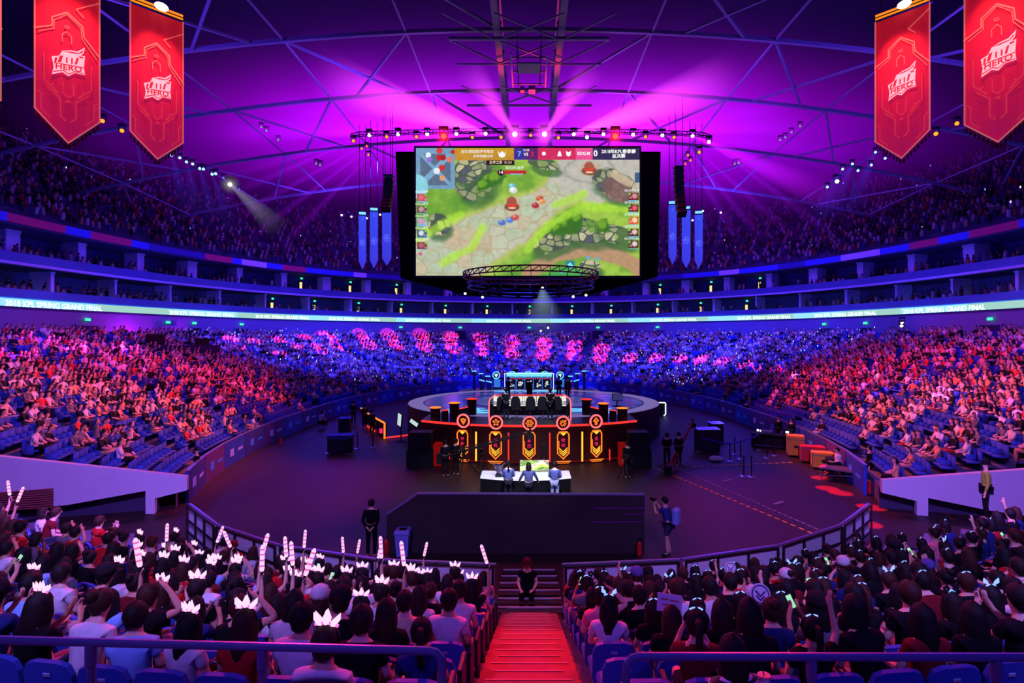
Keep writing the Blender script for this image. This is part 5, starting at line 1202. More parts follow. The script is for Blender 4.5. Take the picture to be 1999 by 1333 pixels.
# belt posts on the floor
BP = mat('chrome_post', S(160, 160, 190), .25, .8); BB = mat('blue_belt', S(50, 60, 200), .6)
def belt_post(x, y, label, h=.95):
    p = PF(x, y); e = empty('belt_post', p); b = MB(); b.lathe([(.2, 0), (.19, .03), (.03, .05)], 14); b.build('base', BP, e); b = MB(); b.cyl((0, 0, .04), (0, 0, h), .03); b.sph((0, 0, h), .04, 8, 5); b.build('pole', M_dark, e); tag(e, label, 'belt post', 'belt posts on the arena floor'); return p+Vector((0, 0, h*.94))
ps = {}
for i, (x, y, l) in enumerate(((1452, 930, 'left one of the pair'), (1467, 931, 'right one of the pair'), (1362, 881, 'by the dark kiosk'), (1425, 900, 'near the white bag'), (1434, 887, 'beyond the white bag'), (1446, 896, 'left of the flight cases'), (1482, 878, 'at the end of the blue belt'), (1498, 894, 'by the control table'), (1512, 889, 'nearest the tall yellow case'), (640, 885, 'left of the small black kiosk'), (682, 886, 'right of the small black kiosk'), (698, 876, 'behind the small black kiosk'), (728, 874, 'near the red-lined console'))):
    ps[i] = belt_post(x, y, f'chrome-footed belt post on the arena floor, {l}')
def belt(a, c, label, sag=.06):
    b = MB(); pts = [ps[a].lerp(ps[c], t)-Vector((0, 0, sag*4*t*(1-t))) for t in np.linspace(0, 1, 7)]
    for p, q in zip(pts, pts[1:]): b.beam(p, q, .02, .07)
    tag(b.build('barrier_belt', BB), label, 'belt', 'blue barrier belts')
belt(2, 3, 'blue belt stretched from the dark kiosk to the white bag'); belt(3, 6, 'blue belt ending behind the white bag'); belt(9, 10, 'blue belt in front of the small black kiosk on the left'); belt(10, 11, 'short blue belt running back behind the small black kiosk')
for x, y, w, h, l in ((663, 884, 1.3, .95, 'small black kiosk behind the blue belt on the left floor'), (1385, 882, 1.3, 1.25, 'dark kiosk behind the blue belt on the right floor'), (671, 850, .75, 1.1, 'blue-topped lectern on the left floor'), (1402, 862, .8, 1.1, 'pale-topped lectern beyond the dark kiosk on the right floor')):
    p = PF(x, y); e = empty('kiosk', p, .1); b = MB(); b.bbox((0, .35, h/2), (w, .6, h), .03); b.build('body', mat('dark_violet_kiosk', S(34, 28, 60), .5), e); b = MB(); b.box((0, .33, h+.02), (w+.05, .66, .04), Matrix.Rotation(.1, 3, 'X')); b.build('top', BB if x < 1300 else BP, e); tag(e, l, 'kiosk')
b = MB(); b.sph((0, 0, .14), .24, 10, 6, (1.4, 1, .6)); b.sph((.25, .02, .12), .15, 8, 6, (1.3, 1, .8)); o = b.build('carrier_bag', mat('white_bag', S(215, 200, 215), .6), None, True); o.location = PF(1396, 900); tag(o, 'crumpled white bag lying on the right floor', 'bag')
# floor tape and cable ramps
def tape(p, q, w, m_, label, dash=.22, gap=.16):
    p, q = PF(*p), PF(*q); L = (q-p).length; n = int(L/(dash+gap)); b = MB(); u = (q-p)/L
    for i in range(n): a = p+u*(i*(dash+gap)); b.beam(a+Vector((0, 0, .008)), a+u*dash+Vector((0, 0, .008)), w, .012)
    tag(b.build('floor_tape', m_), label, 'floor tape')
M_yt = mat('yellow_tape', S(250, 190, 70), .6); M_gt = mat('grey_cable_cover', S(150, 140, 160), .6)
tape((1268, 909), (1655, 1070), .09, M_yt, 'long yellow dashed tape slanting across the right floor'); tape((1352, 911), (1563, 902), .09, M_yt, 'short yellow dashed tape across the right floor to the cases'); tape((555, 862), (745, 866), .07, mat('dull_yellow_tape', S(150, 105, 60), .7), 'yellow dashed tape across the left floor')
tape((1300, 905), (1680, 1070), .07, M_gt, 'grey dashed cable line beside the long yellow tape', .2, .1)
for x, y in ((1411, 941), (1512, 985)):
    p = PF(x, y); b = MB(); b.beam(p+Vector((0, 0, .02)), p+Vector((.5, .35, .02)), .12, .03); tag(b.build('cable_ramp', M_gt), 'small cable ramp crossing the tape, '+('the farther one' if y < 950 else 'the nearer one'), 'cable ramp')
# bin, extinguishers
e = empty('wheelie_bin', PF(787, 1085)); M_bin = mat('blue_grey_bin', S(120, 130, 215), .45)
b = MB(); b.lathe([(.235, .03), (.29, .68)], 4, (0, 0, 0), Matrix.Rotation(PI/4, 3, 'Z')); b.build('bin_body', M_bin, e); b = MB(); b.lathe([(.31, .68), (.33, .72), (.3, .8), (.16, .8)], 4, (0, 0, 0), Matrix.Rotation(PI/4, 3, 'Z'), cap=False); b.build('bin_lid', M_bin, e); b = MB(); b.box((0, 0, .74), (.26, .26, .02)); b.build('opening', M_black, e); tag(e, 'blue-grey litter bin standing at the left of the black partition', 'bin')
for x, y, l in ((755, 1079, 'left end of the black partition beside the bin'), (1248, 1083, 'right end of the black partition'), (548, 868, 'left barrier by the yellow tape')):
    e = empty('fire_extinguisher', PF(x, y)); b = MB(); b.lathe([(.07, 0), (.08, .04), (.08, .34), (.03, .42)], 12); b.build('cylinder', mat('extinguisher_red', S(215, 30, 36), .35), e); b = MB(); b.cyl((0, 0, .42), (0, 0, .47), .02); b.box((.04, 0, .48), (.12, .03, .03)); b.tube([(.05, 0, .45), (.1, 0, .4), (.1, 0, .2)], .012, 5); b.build('valve_hose', M_dark, e); tag(e, 'red fire extinguisher at the '+l, 'fire extinguisher')
e = empty('red_bucket', PF(1700, 962)); b = MB(); b.bbox((0, 0, .25), (.32, .32, .5), .03); b.build('box', MATS['extinguisher_red'], e); b = MB(); b.box((0, 0, .51), (.34, .34, .03)); b.build('lid', mat('orange_lid', S(240, 110, 60), .5), e); tag(e, 'red box standing at the foot of the right barrier end', 'box')
# ---------------------------------------------------------------- padded barriers round the bowl, near fence
L0 = length(0.0); P0, _, _ = along(0.0, [0]); seg_l = 3.0; cl = cr_ = 0
M_bar = [mat('barrier_navy', S(52, 56, 150), .6, noise=.35, nscale=.8), mat('barrier_violet', S(84, 50, 130), .6, noise=.35, nscale=.8), mat('barrier_blue', S(40, 70, 185), .6, noise=.35, nscale=.8)]
M_bart = mat('pale_barrier_print', S(150, 170, 255), .6); M_barb = mat('bright_blue_barrier_print', S(70, 140, 250), .6)
nseg = int(L0/seg_l)
for i in range(nseg):
    s0 = i*seg_l; (pa, pb), (na, nb), _ = along(0.0, [s0+.02, s0+seg_l-.02]); mx, my = (pa+pb)/2
    if section(mx, my) != 'side' or my < 23.3: continue
    left = mx < 0; num = (cl := cl+1) if left else (cr_ := cr_+1)
    d = Vector((pb[0]-pa[0], pb[1]-pa[1], 0)); w = d.length; ang = math.atan2(d.y, d.x); e = empty('padded_barrier', ((pa[0]+pb[0])/2, (pa[1]+pb[1])/2, 0), ang)
    b = MB(); b.bbox((0, .08, .62), (w, .12, 1.24), .03); b.build('padded_board', M_bar[i % 3], e); b = MB(); b.box((0, .08, 1.26), (w, .14, .04)); b.build('top_rail', M_rail2, e)
    b = MB(); b.box((-w*.2, .0, .62), (.5, .02, .36)); b.box((w*.22, 0, .62), (.7, .02, .13)); b.build('printed_mark', M_barb if i % 2 else M_bart, e)
    tag(e, f'printed padded barrier board of the lower bowl, {ORD(num if left else 1)} ' + ('from the left tunnel' if left else ''), 'barrier', 'printed barrier boards')
rb = [o for o in bpy.data.objects if o.name.split('.')[0] == 'padded_barrier' and o.location.x >= 0]
rb.sort(key=lambda o: o.location.y)
for k, o in enumerate(rb): o['label'] = f'printed padded barrier board of the lower bowl, {ORD(k+1)} from the right tunnel'
def fence(p, q, z, h, label, white=True):
    p, q = Vector((*p, z)), Vector((*q, z)); d = q-p; w = d.length; e = empty('fence_section', (p+q)/2, math.atan2(d.y, d.x)); e.location.z = z
    if white: b = MB(); b.box((0, .05, h*.52), (w-.06, .03, h*.86)); b.build('white_panel', mat('white_fence_board', S(205, 200, 222), .6), e)
    b = MB()
    for zz in (h, h*.62, h*.3): b.cyl((-w/2+.06, -.03, zz), (w/2-.06, -.03, zz), .028, n=6)
    for k in range(4): x = -w/2+.06+(w-.12)*k/3; b.cyl((x, -.03, 0), (x, -.03, h), .028, n=6)
    b.build('black_rail_frame', M_dark, e); b = MB(); b.box((0, .06, h+.02), (w, .07, .03)); b.build('top_cap', M_rail2, e)
    tag(e, label, 'fence', 'white fence boards in front of the near block'); return e
fs = [0.72]
while fs[-1] < 10: fs.append(fs[-1]+2.75)
for sgn, nm in ((1, 'left'), (-1, 'right')):
    for i, (a, c) in enumerate(zip(fs, fs[1:])):
        (pa, pb), _, _ = along(-.1, [sgn*a+.02*sgn, sgn*c-.04*sgn])
        if sgn > 0: pa, pb = pb, pa
        fence(pa, pb, 0.42, 1.08, f'white board fence with black rails, {ORD(i+1)} section {nm} of the stairs')
# ---------------------------------------------------------------- foreground handrails
def handrail(pts, posts, label):
    e = empty('handrail', (pts[0][0], pts[0][1], zw)); o = e.location
    b = MB(); b.tube([Vector(p)-o for p in pts], .026, 10); b.build('top_tube', M_rail2, e)
    for (x, y, zt) in posts: b = MB(); b.cyl(Vector((x, y, zw))-o, Vector((x, y, zt))-o, .026, n=8); b.cyl(Vector((x, y, zt-.14))-o, Vector((x, y, zt-.02))-o, .034, n=8); b.build('post', M_rail2, e)
    tag(e, label, 'handrail')
RY = 3.56
l0, l1 = P(-80, 1247, RY), P(835, 1270, RY); r0, r1 = P(1250, 1281, RY), P(2080, 1283, RY)
dn = lambda p, dx, dz: Vector((p.x+dx, p.y, p.z+dz))
handrail([l0, l1, dn(l1, .05, -.01), dn(l1, .08, -.045), dn(l1, .09, -.1), (l1.x+.09, RY, zw)], [(P(178, 0, RY).x, RY, P(0, 1252, RY).z), (P(512, 0, RY).x, RY, P(0, 1261, RY).z)], 'grey-blue tube handrail across the foreground left of the stairs')
handrail([(r0.x-.09, RY, zw), dn(r0, -.09, -.1), dn(r0, -.08, -.045), dn(r0, -.05, -.01), r0, r1], [(P(1584, 0, RY).x, RY, r0.z), (P(1945, 0, RY).x, RY, r1.z)], 'grey-blue tube handrail across the foreground right of the stairs')
# ---------------------------------------------------------------- people
M_skin = objcol_mat('skin', .55, .3); M_hair = objcol_mat('hair', .62, .25); M_cloth = objcol_mat('cloth', .9, .1); M_eye = mat('eye_dark', S(20, 15, 15), .3)
m = bpy.data.materials.new('striped_cloth'); m.use_nodes = True; nt = m.node_tree; bs = nt.nodes['Principled BSDF']; tc = nt.nodes.new('ShaderNodeTexCoord'); wv = nt.nodes.new('ShaderNodeTexWave'); wv.bands_direction = 'Z'; wv.inputs['Scale'].default_value = 9; cr = nt.nodes.new('ShaderNodeValToRGB'); cr.color_ramp.interpolation = 'CONSTANT'
cr.color_ramp.elements[0].color = S(24, 20, 40); cr.color_ramp.elements[1].position = .5; cr.color_ramp.elements[1].color = S(230, 215, 235); nt.links.new(tc.outputs['Object'], wv.inputs['Vector']); nt.links.new(wv.outputs['Fac'], cr.inputs['Fac']); nt.links.new(cr.outputs['Color'], bs.inputs['Base Color']); M_stripe = m
def skin_mesh(name, nodes, edges, mats, sub=1, root=0):
    me = bpy.data.meshes.new(name); me.from_pydata([n[0] for n in nodes], edges, [])
    o = bpy.data.objects.new(name, me); COL.objects.link(o)
    sk = o.modifiers.new('s', 'SKIN'); sk.use_smooth_shade = True
    for i, n in enumerate(nodes):
        r = n[1]; me.skin_vertices[0].data[i].radius = (r, r) if isinstance(r, (int, float)) else r
        me.skin_vertices[0].data[i].use_root = (i == root)
    ss = o.modifiers.new('u', 'SUBSURF'); ss.levels = sub; ss.render_levels = sub
    dg = bpy.context.evaluated_depsgraph_get(); out = bpy.data.meshes.new_from_object(o.evaluated_get(dg)); out.name = name
    bpy.data.objects.remove(o); bpy.data.meshes.remove(me); out.materials.clear()
    for q in mats: out.materials.append(q)
    return out
def join_mesh(me, mb, mi):
    """add builder geometry to a mesh as material mi"""
    bm = bmesh.new(); bm.from_mesh(me); b = len(bm.verts); vs = [bm.verts.new(v) for v in mb.v]
    for f in mb.f:
        try: fc = bm.faces.new([vs[i] for i in f]); fc.material_index = mi; fc.smooth = True
        except ValueError: pass
    bm.to_mesh(me); bm.free()
V = Vector
def figure(arms, legs, sp, head, hd=(0, 1, 0), fem=False, shorts=False, sleeve=.45, fingers=True):
    """arms: per side (shoulder, elbow, wrist, hand); legs: per side (hip, knee, ankle, toe); sp: pelvis, belly, chest, collar, neck; head: centre"""
    k = .9 if fem else 1.0; pel, bel, che, col_, nek = [V(p) for p in sp]; H = V(head); f = V(hd).normalized()
    n = [(pel, (.15*k, .12)), (bel, (.145*k, .115)), (che, (.155*k, .11)), (col_, (.085, .062)), (nek, .05), (H+V((0, 0, -.075))+f*.012, .068), (H, (.083, .088)), (H+V((0, 0, .07))-f*.006, .066)]
    e = [(0, 1), (1, 2), (2, 3), (3, 4), (4, 5), (5, 6), (6, 7)]
    for a in arms:
        S_, E_, W_2, Hd = [V(p) for p in a]; b = len(n); up = (Hd-W_2).normalized()
        n += [(S_, .048*k), (S_.lerp(E_, .5), .045*k), (E_, .041*k), (E_.lerp(W_2, .4), .038*k), (W_2, .026), (Hd, (.036, .022))]; e += [(3, b), (b, b+1), (b+1, b+2), (b+2, b+3), (b+3, b+4), (b+4, b+5)]
        if fingers:
            sx = 1 if S_.x > 0 else -1; side = up.cross(V((sx*.4, .3, .85))); side = side.normalized() if side.length > .1 else V((0, 1, 0)); curl = side.cross(up).normalized()
            for q, L in ((-1.2, .055), (-.4, .066), (.4, .07), (1.2, .062)):
                c = len(n); p1 = Hd+up*.032+side*q*.014; p2 = p1+up*L*.5+curl*.008; n += [(p1, .0095), (p2, .009), (p2+up*L*.35+curl*.022, .0075)]; e += [(b+5, c), (c, c+1), (c+1, c+2)]
            c = len(n); p1 = Hd-up*.01+side*.036; n += [(p1, .011), (p1+up*.03+side*.016+curl*.012, .0095)]; e += [(b+5, c), (c, c+1)]
    for l in legs:
        h, kn, an, to = [V(p) for p in l]; b = len(n); n += [(h, .082*k), (h.lerp(kn, .5), .072*k), (kn, .055), (kn.lerp(an, .35), .054), (an, .036), (to, (.04, .03))]; e += [(0, b), (b, b+1), (b+1, b+2), (b+2, b+3), (b+3, b+4), (b+4, b+5)]
    body = skin_mesh('body', n, e, [M_skin, M_eye])
    s = V((f.y, -f.x, 0)); fb = MB(); Rf = Matrix((s, f, V((0, 0, 1)))).transposed()
    def hp(x, y, z): return H+Rf @ V((x, y, z))
    fb.add([hp(-.012, .082, .012), hp(.012, .082, .012), hp(-.017, .085, -.03), hp(.017, .085, -.03), hp(0, .112, -.026), hp(0, .088, .02)], [(0, 2, 4, 5), (1, 5, 4, 3), (2, 3, 4)])      # nose
    for q in (-1, 1): fb.sph(hp(q*.083, -.005, -.005), .026, 8, 6, (.4, .8, 1.2))          # ears
    join_mesh(body, fb, 0); fb = MB()
    for q in (-1, 1): fb.sph(hp(q*.031, .077, .012), .011, 8, 5, (1.2, .6, .7))
    fb.sph(hp(0, .08, -.052), .016, 8, 5, (1.4, .5, .35)); join_mesh(body, fb, 1)
    # shirt
    n = [(pel+V((0, 0, .0)), (.168*k, .135)), (bel, (.163*k, .13)), (che, (.185*k, .135)), (col_+V((0, 0, .0)), (.125, .095)), (col_.lerp(nek, .4), .076)]; e = [(0, 1), (1, 2), (2, 3), (3, 4)]
    for a in arms:
        S_, E_, W_2 = V(a[0]), V(a[1]), V(a[2]); b = len(n); n += [(S_, .074*k)]; e += [(3, b)]
        if sleeve <= 1: n += [(S_.lerp(E_, sleeve*1.15), .062*k)]; e += [(b, b+1)]
        else: n += [(S_.lerp(E_, .5), .06*k), (E_, .052*k), (E_.lerp(W_2, .9), .04*k)]; e += [(b, b+1), (b+1, b+2), (b+2, b+3)]
    shirt = skin_mesh('shirt', n, e, [M_cloth])
    n = [(pel+V((0, 0, -.01)), (.16*k, .132))]; e = []
    for l in legs:
        h, kn, an = V(l[0]), V(l[1]), V(l[2]); b = len(n); n += [(h, .094*k), (h.lerp(kn, .5), .084*k)]; e += [(0, b), (b, b+1)]
        if shorts: n += [(h.lerp(kn, .85), .08)]; e += [(b+1, b+2)]
        else: n += [(kn, .066), (kn.lerp(an, .5), .06), (kn.lerp(an, .95), .05)]; e += [(b+1, b+2), (b+2, b+3), (b+3, b+4)]
    pants = skin_mesh('trousers', n, e, [M_cloth])
    sh = MB()
    for l in legs: an, to = V(l[2]), V(l[3]); d = (to-an); d.z = 0; d.normalize(); sh.sph(an.lerp(to, .45)+V((0, 0, -.025)), .055, 8, 6, (1, 1, .9)); sh.sph(to, .05, 8, 6, (1, 1.2, .8))
    me = bpy.data.meshes.new('shoe'); me.from_pydata(sh.v, [], sh.f); me.materials.append(M_cloth); me.polygons.foreach_set('use_smooth', [True]*len(me.polygons))
    return dict(body=body, shirt=shirt, trousers=pants, shoe=me, head=H, f=f)
def hair_mesh(kind, rnd):
    b = MB(); na, nr = 20, 11; vs = []
    long_ = kind in ('long', 'verylong'); low = {'short': -.085, 'bob': -.17, 'long': -.36, 'verylong': -.5, 'pony': -.075, 'bun': -.075}[kind]
    for i in range(na):
        a = 2*PI*i/na; c = (1-math.cos(a))/2             # 0 front .. 1 back
        if c < .12: zb = .05
        elif c < .42: zb = .05+(-.03-.05)*(c-.12)/.3 if not (long_ or kind == 'bob') else .05+(low*.8-.05)*(c-.12)/.3
        else: zb = (-.03+(low+.03)*min(1, (c-.42)/.25)) if not (long_ or kind == 'bob') else low*(.8+.2*(c-.42)/.58)
        zb += rnd.uniform(-.012, .012)*(3 if long_ else 1)
        for j in range(nr+1):
            t = j/nr; z = .128+(zb-.128)*t**.9
            if z > 0: rr = math.sqrt(max(0, 1-(z/.129)**2))
            else: rr = 1+(-.25*min(1, -z/.1) if not (long_ or kind == 'bob') else .12*math.sin(min(1, -z/.2)*PI)-.25*max(0, -z-.15))
            rr *= 1+rnd.uniform(-.02, .025); back = -.012-(.03*min(1, -z/.25) if z < 0 and long_ and c > .5 else 0)
            vs.append((.101*rr*math.sin(a), .112*rr*math.cos(a)+back, z))
    fs = [(i*(nr+1)+j, i*(nr+1)+j+1, ((i+1) % na)*(nr+1)+j+1, ((i+1) % na)*(nr+1)+j) for i in range(na) for j in range(nr)]
    b.add(vs, fs)
    if kind == 'pony': b.tube([(0, -.115, .05), (0, -.165, .06), (0, -.185, -.03), (0, -.17, -.16), (.01, -.16, -.24)], .032, 8)
    if kind == 'bun': b.sph((0, -.1, .1), .055, 10, 7)
    me = bpy.data.meshes.new('hair'); me.from_pydata(b.v, [], b.f); me.materials.append(M_hair); me.polygons.foreach_set('use_smooth', [True]*len(me.polygons)); me.update()
    return me
rh = random.Random(3)
nt = M_hair.node_tree; bp_ = nt.nodes.new('ShaderNodeBump'); bp_.inputs['Strength'].default_value = .6; bp_.inputs['Distance'].default_value = .01; nz = nt.nodes.new('ShaderNodeTexNoise'); nz.inputs['Scale'].default_value = 1; mp = nt.nodes.new('ShaderNodeMapping'); mp.inputs['Scale'].default_value = (90, 90, 6); tc = nt.nodes.new('ShaderNodeTexCoord')
nt.links.new(tc.outputs['Object'], mp.inputs[0]); nt.links.new(mp.outputs[0], nz.inputs['Vector']); nt.links.new(nz.outputs['Fac'], bp_.inputs['Height']); nt.links.new(bp_.outputs[0], nt.nodes['Principled BSDF'].inputs['Normal'])
HAIR = {k: [hair_mesh(k, rh) for _ in range(3)] for k in ('short', 'bob', 'long', 'verylong', 'pony', 'bun')}
def mb_mesh(b, name, mats, smooth=True):
    o = b.build(name, mats, None, smooth); me = o.data; bpy.data.objects.remove(o); return me
# cap
b = MB(); b.lathe([(.113, -.005), (.113, .05), (.095, .105), (.05, .135), (.01, .142)], 16, (0, -.008, .02)); b.add([(.1*math.sin(a), .08+.11*math.cos(a), .03-.02*math.cos(a)) for a in np.linspace(-1.3, 1.3, 9)]+[(.1*math.sin(a), .075+.0*math.cos(a), .04) for a in np.linspace(1.3, -1.3, 9)], [tuple(range(18))])
CAP = mb_mesh(b, 'cap', M_cloth)
M_crown = em('crown_glow', S(255, 205, 246), 1.25); M_crown2 = em('crown_glow_pink', S(255, 120, 230), 1.1); M_bluelight = em('headband_blue_glow', S(120, 150, 255), 2.0); M_dk = M_dark
def crown(npet, h):
    b = MB(); b.cur = 0
    for k in range(npet):
        t = (k-(npet-1)/2)/((npet-1)/2); hh = h*(1-.22*abs(t)); x = t*.05; lean = t*.048; w = .016 if npet > 3 else .028
        for y in (.012, -.012):
            b.prism([(x-w*.55, y, .115), (x-w+lean*.4, y, .115+hh*.45), (x+lean, y, .115+hh), (x+w+lean*.4, y, .115+hh*.45), (x+w*.55, y, .115)], (0, .008, 0))
    b.cur = 1; b.tube([(x, 0, .118+.012*(1-(x/.09)**2)) for x in np.linspace(-.09, .09, 7)], .012, 6)
    b.cur = 2; b.tube([(.108*math.sin(a), .0, .118*math.cos(a)) for a in np.linspace(-1.5, 1.5, 13)], .007, 5)
    return mb_mesh(b, 'light_crown', [M_crown, M_crown2, M_dk], False)
CROWN = [crown(3, .105), crown(3, .115), crown(3, .095)]
def lightband(kind):
    b = MB(); b.cur = 0; b.tube([(.108*math.sin(a), -.01, .12*math.cos(a)) for a in np.linspace(-1.5, 1.5, 13)], .009, 5)
    b.cur = 1; b.tube([(.11*math.sin(a), -.012, .127*math.cos(a)) for a in np.linspace(-.55, -.1, 5)], .008, 5); b.tube([(.11*math.sin(a), -.012, .127*math.cos(a)) for a in np.linspace(.12, .5, 5)], .008, 5)
    if kind == 1:
        b.cur = 0
        for s in (-1, 1): b.tube([(s*.05, -.01, .11), (s*.065, -.01, .17), (s*.05, -.015, .2)], .006, 5)
    if kind == 2:
        for s in (-1, 1): b.cur = 1; b.prism([(s*.03, -.02, .12), (s*.09, -.02, .15), (s*.085, -.02, .2), (s*.04, -.02, .16)], (0, .015, 0))
    if kind == 3:
        b.cur = 0
        for s in (-1, 1):
            for k in range(5): a = 2*PI*k/5; b.sph((s*.07+.032*math.cos(a), -.01, .15+.032*math.sin(a)), .022, 7, 5, (1, .6, 1))
        b.cur = 1; b.sph((0, -.012, .132), .014, 8, 5)
    return mb_mesh(b, 'light_headband', [M_dk, M_bluelight], False)
BAND = [lightband(k) for k in range(4)]
# ---- poses
def seated(arms, lean=0.0, fem=False, **k):
    sp = [(0, 0, .49), (0, -.04+lean*.35, .64), (0, -.055+lean*.8, .83), (0, -.05+lean, .94), (0, -.03+lean*1.1, 1.0)]
    hd = (0, .0+lean*1.25, 1.13)
    legs = [((s*.09, .03, .47), (s*.12, .43, .48), (s*.115, .42, .1), (s*.125, .55, .045)) for s in (-1, 1)]
    return figure([[V(p)+V((0, lean, 0)) if i == 0 else V(p)+V((0, lean*.7, 0)) for i, p in enumerate(a)] for a in arms], legs, sp, hd, (0, 1, 0), fem, **k)
def arm(kind, s):
    A = {'lap': ((.165, -.05, .895), (.225, .0, .67), (.15, .22, .59), (.11, .3, .585)), 'raise': ((.165, -.03, .92), (.27, .1, 1.03), (.25, .17, 1.24), (.245, .18, 1.32)),
         'phone': ((.165, -.03, .9), (.2, .14, .72), (.1, .3, .88), (.06, .32, .96)), 'head': ((.165, -.04, .92), (.36, .03, 1.0), (.2, .05, 1.17), (.125, .05, 1.22)), 'clap': ((.165, -.03, .9), (.23, .12, .74), (.12, .3, .85), (.05, .33, .92)), 'chin': ((.165, -.03, .9), (.2, .16, .72), (.1, .17, .93), (.06, .14, 1.0))}[kind]
    return [(s*p[0], p[1], p[2]) for p in A]
POSES = {}
for nm, l, r, lean in (('hands on lap', 'lap', 'lap', 0), ('leaning forward', 'lap', 'lap', .13), ('right arm raised', 'lap', 'raise', .02), ('both hands up front', 'phone', 'phone', .02), ('hand on head', 'lap', 'head', 0), ('chin on hand', 'chin', 'lap', .06)):
    for fem in (False, True): POSES[nm, fem] = seated([arm(l, -1), arm(r, 1)], lean, fem, sleeve=.5, shorts=fem and nm != 'hands on lap')
def standing(arms, knee=0.0, lean=0.0, hd=(0, 1, 0), fem=False, **k):
    sp = [(0, 0, .98), (0, lean*.3, 1.12), (0, lean*.7, 1.3), (0, lean, 1.43), (0, lean*1.1, 1.5)]
    legs = [((s*.09, 0, .94), (s*.1, .02+knee*(s > 0), .52), (s*.1, -.02, .09), (s*.12, .12, .04)) for s in (-1, 1)]
    return figure([[V(p)+V((0, lean if i == 0 else lean*.9, 0)) for i, p in enumerate(a)] for a in arms], legs, sp, (0, lean*1.2+.01, 1.64), hd, fem, **k)
def sarm(kind, s):
    A = {'down': ((.17, 0, 1.4), (.22, -.02, 1.12), (.22, .04, .88), (.22, .05, .8)), 'front': ((.17, 0, 1.4), (.23, .04, 1.15), (.1, .24, 1.08), (.04, .28, 1.08)), 'wide': ((.17, 0, 1.4), (.3, .06, 1.16), (.36, .26, .98), (.36, .33, .93)), 'camera': ((.17, .02, 1.4), (.2, .22, 1.24), (.1, .33, 1.48), (.05, .34, 1.55)), 'back': ((.17, 0, 1.4), (.23, -.1, 1.13), (.08, -.15, .95), (.03, -.16, .9))}[kind]
    return [(s*p[0], p[1], p[2]) for p in A]
SKINC = [S(225, 175, 150), S(214, 160, 134), S(232, 188, 165), S(200, 148, 122)]
HAIRC = [S(18, 15, 18), S(24, 18, 20), S(34, 22, 20), S(60, 30, 24)]
def person(fig, loc, rz, sc, hair, haircol, shirt, pants, skin, shirt_mat=None, cap=None, shoe=S(40, 38, 46), extra=None, tilt=0.0, seated_=True):
    o = bpy.data.objects.new('person', fig['body']); COL.objects.link(o); o.location = loc; o.rotation_euler = (0, 0, rz); o.scale = (sc, sc, sc); o.color = skin
    def ch(name, me, colr, hd=False):
        c = bpy.data.objects.new(name, me); COL.objects.link(c); c.parent = o; c.color = colr
        if hd: c.location = fig['head']; c.rotation_euler = (tilt, 0, math.atan2(-fig['f'].x, fig['f'].y))
        return c
    s_ = ch('shirt', fig['shirt'], shirt)
    if shirt_mat: s_.material_slots[0].link = 'OBJECT'; s_.material_slots[0].material = shirt_mat
    ch('trousers', fig['trousers'], pants)
    if not seated_: ch('shoes', fig['shoe'], shoe)
    if hair: ch('hair', hair, haircol, True)
    if cap: ch('cap', CAP, cap, True)
    if extra: ch(extra.name.split('.')[0], extra, (1, 1, 1, 1), True)
    return o
CNAMES = {'white': S(225, 220, 228), 'blue': S(140, 190, 252), 'black': S(22, 20, 26), 'red': S(190, 30, 40), 'navy': S(34, 44, 110), 'pink': S(230, 130, 150), 'grey': S(110, 108, 120), 'cream': S(220, 205, 160), 'dark red': S(110, 24, 34), 'striped': S(200, 200, 210)}
# ---------------------------------------------------------------- arena seats
def seat_proto():
    e = empty('arena_seat', (0, 0, 0)); R = Matrix.Rotation(.14, 3, 'X')
    b = MB(); b.prism([R @ V((x, 0, z))+V((0, -.235, .38)) for x, z in ((-.215, 0), (-.235, .1), (-.235, .36), (-.2, .44), (-.12, .465), (.12, .465), (.2, .44), (.235, .36), (.235, .1), (.215, 0))], R @ V((0, -.045, 0))); sb_ = b.build('seat_back', M_seat, e)
    b = MB(); b.bbox(tuple(R @ V((0, -.05, .36))+V((0, -.235, .38))), (.07, .012, .03), .005, R); b.build('number_plate', mat('pale_plate', S(170, 170, 200), .4), sb_)
    b = MB(); b.bbox((0, .02, .385), (.45, .42, .07), .03); b.build('seat_pan', M_seat, e)
    b = MB(); b.box((.25, -.02, .3), (.045, .34, .6)); b.bbox((.25, .0, .62), (.055, .36, .04), .012); b.build('armrest', [M_seatd], e)
    b = MB(); b.box((0, -.08, .17), (.12, .1, .34)); b.build('pedestal', M_seatd, e)
    return e
# aisles of the side bowl: distances along the front rim
RIML = length(0.0)
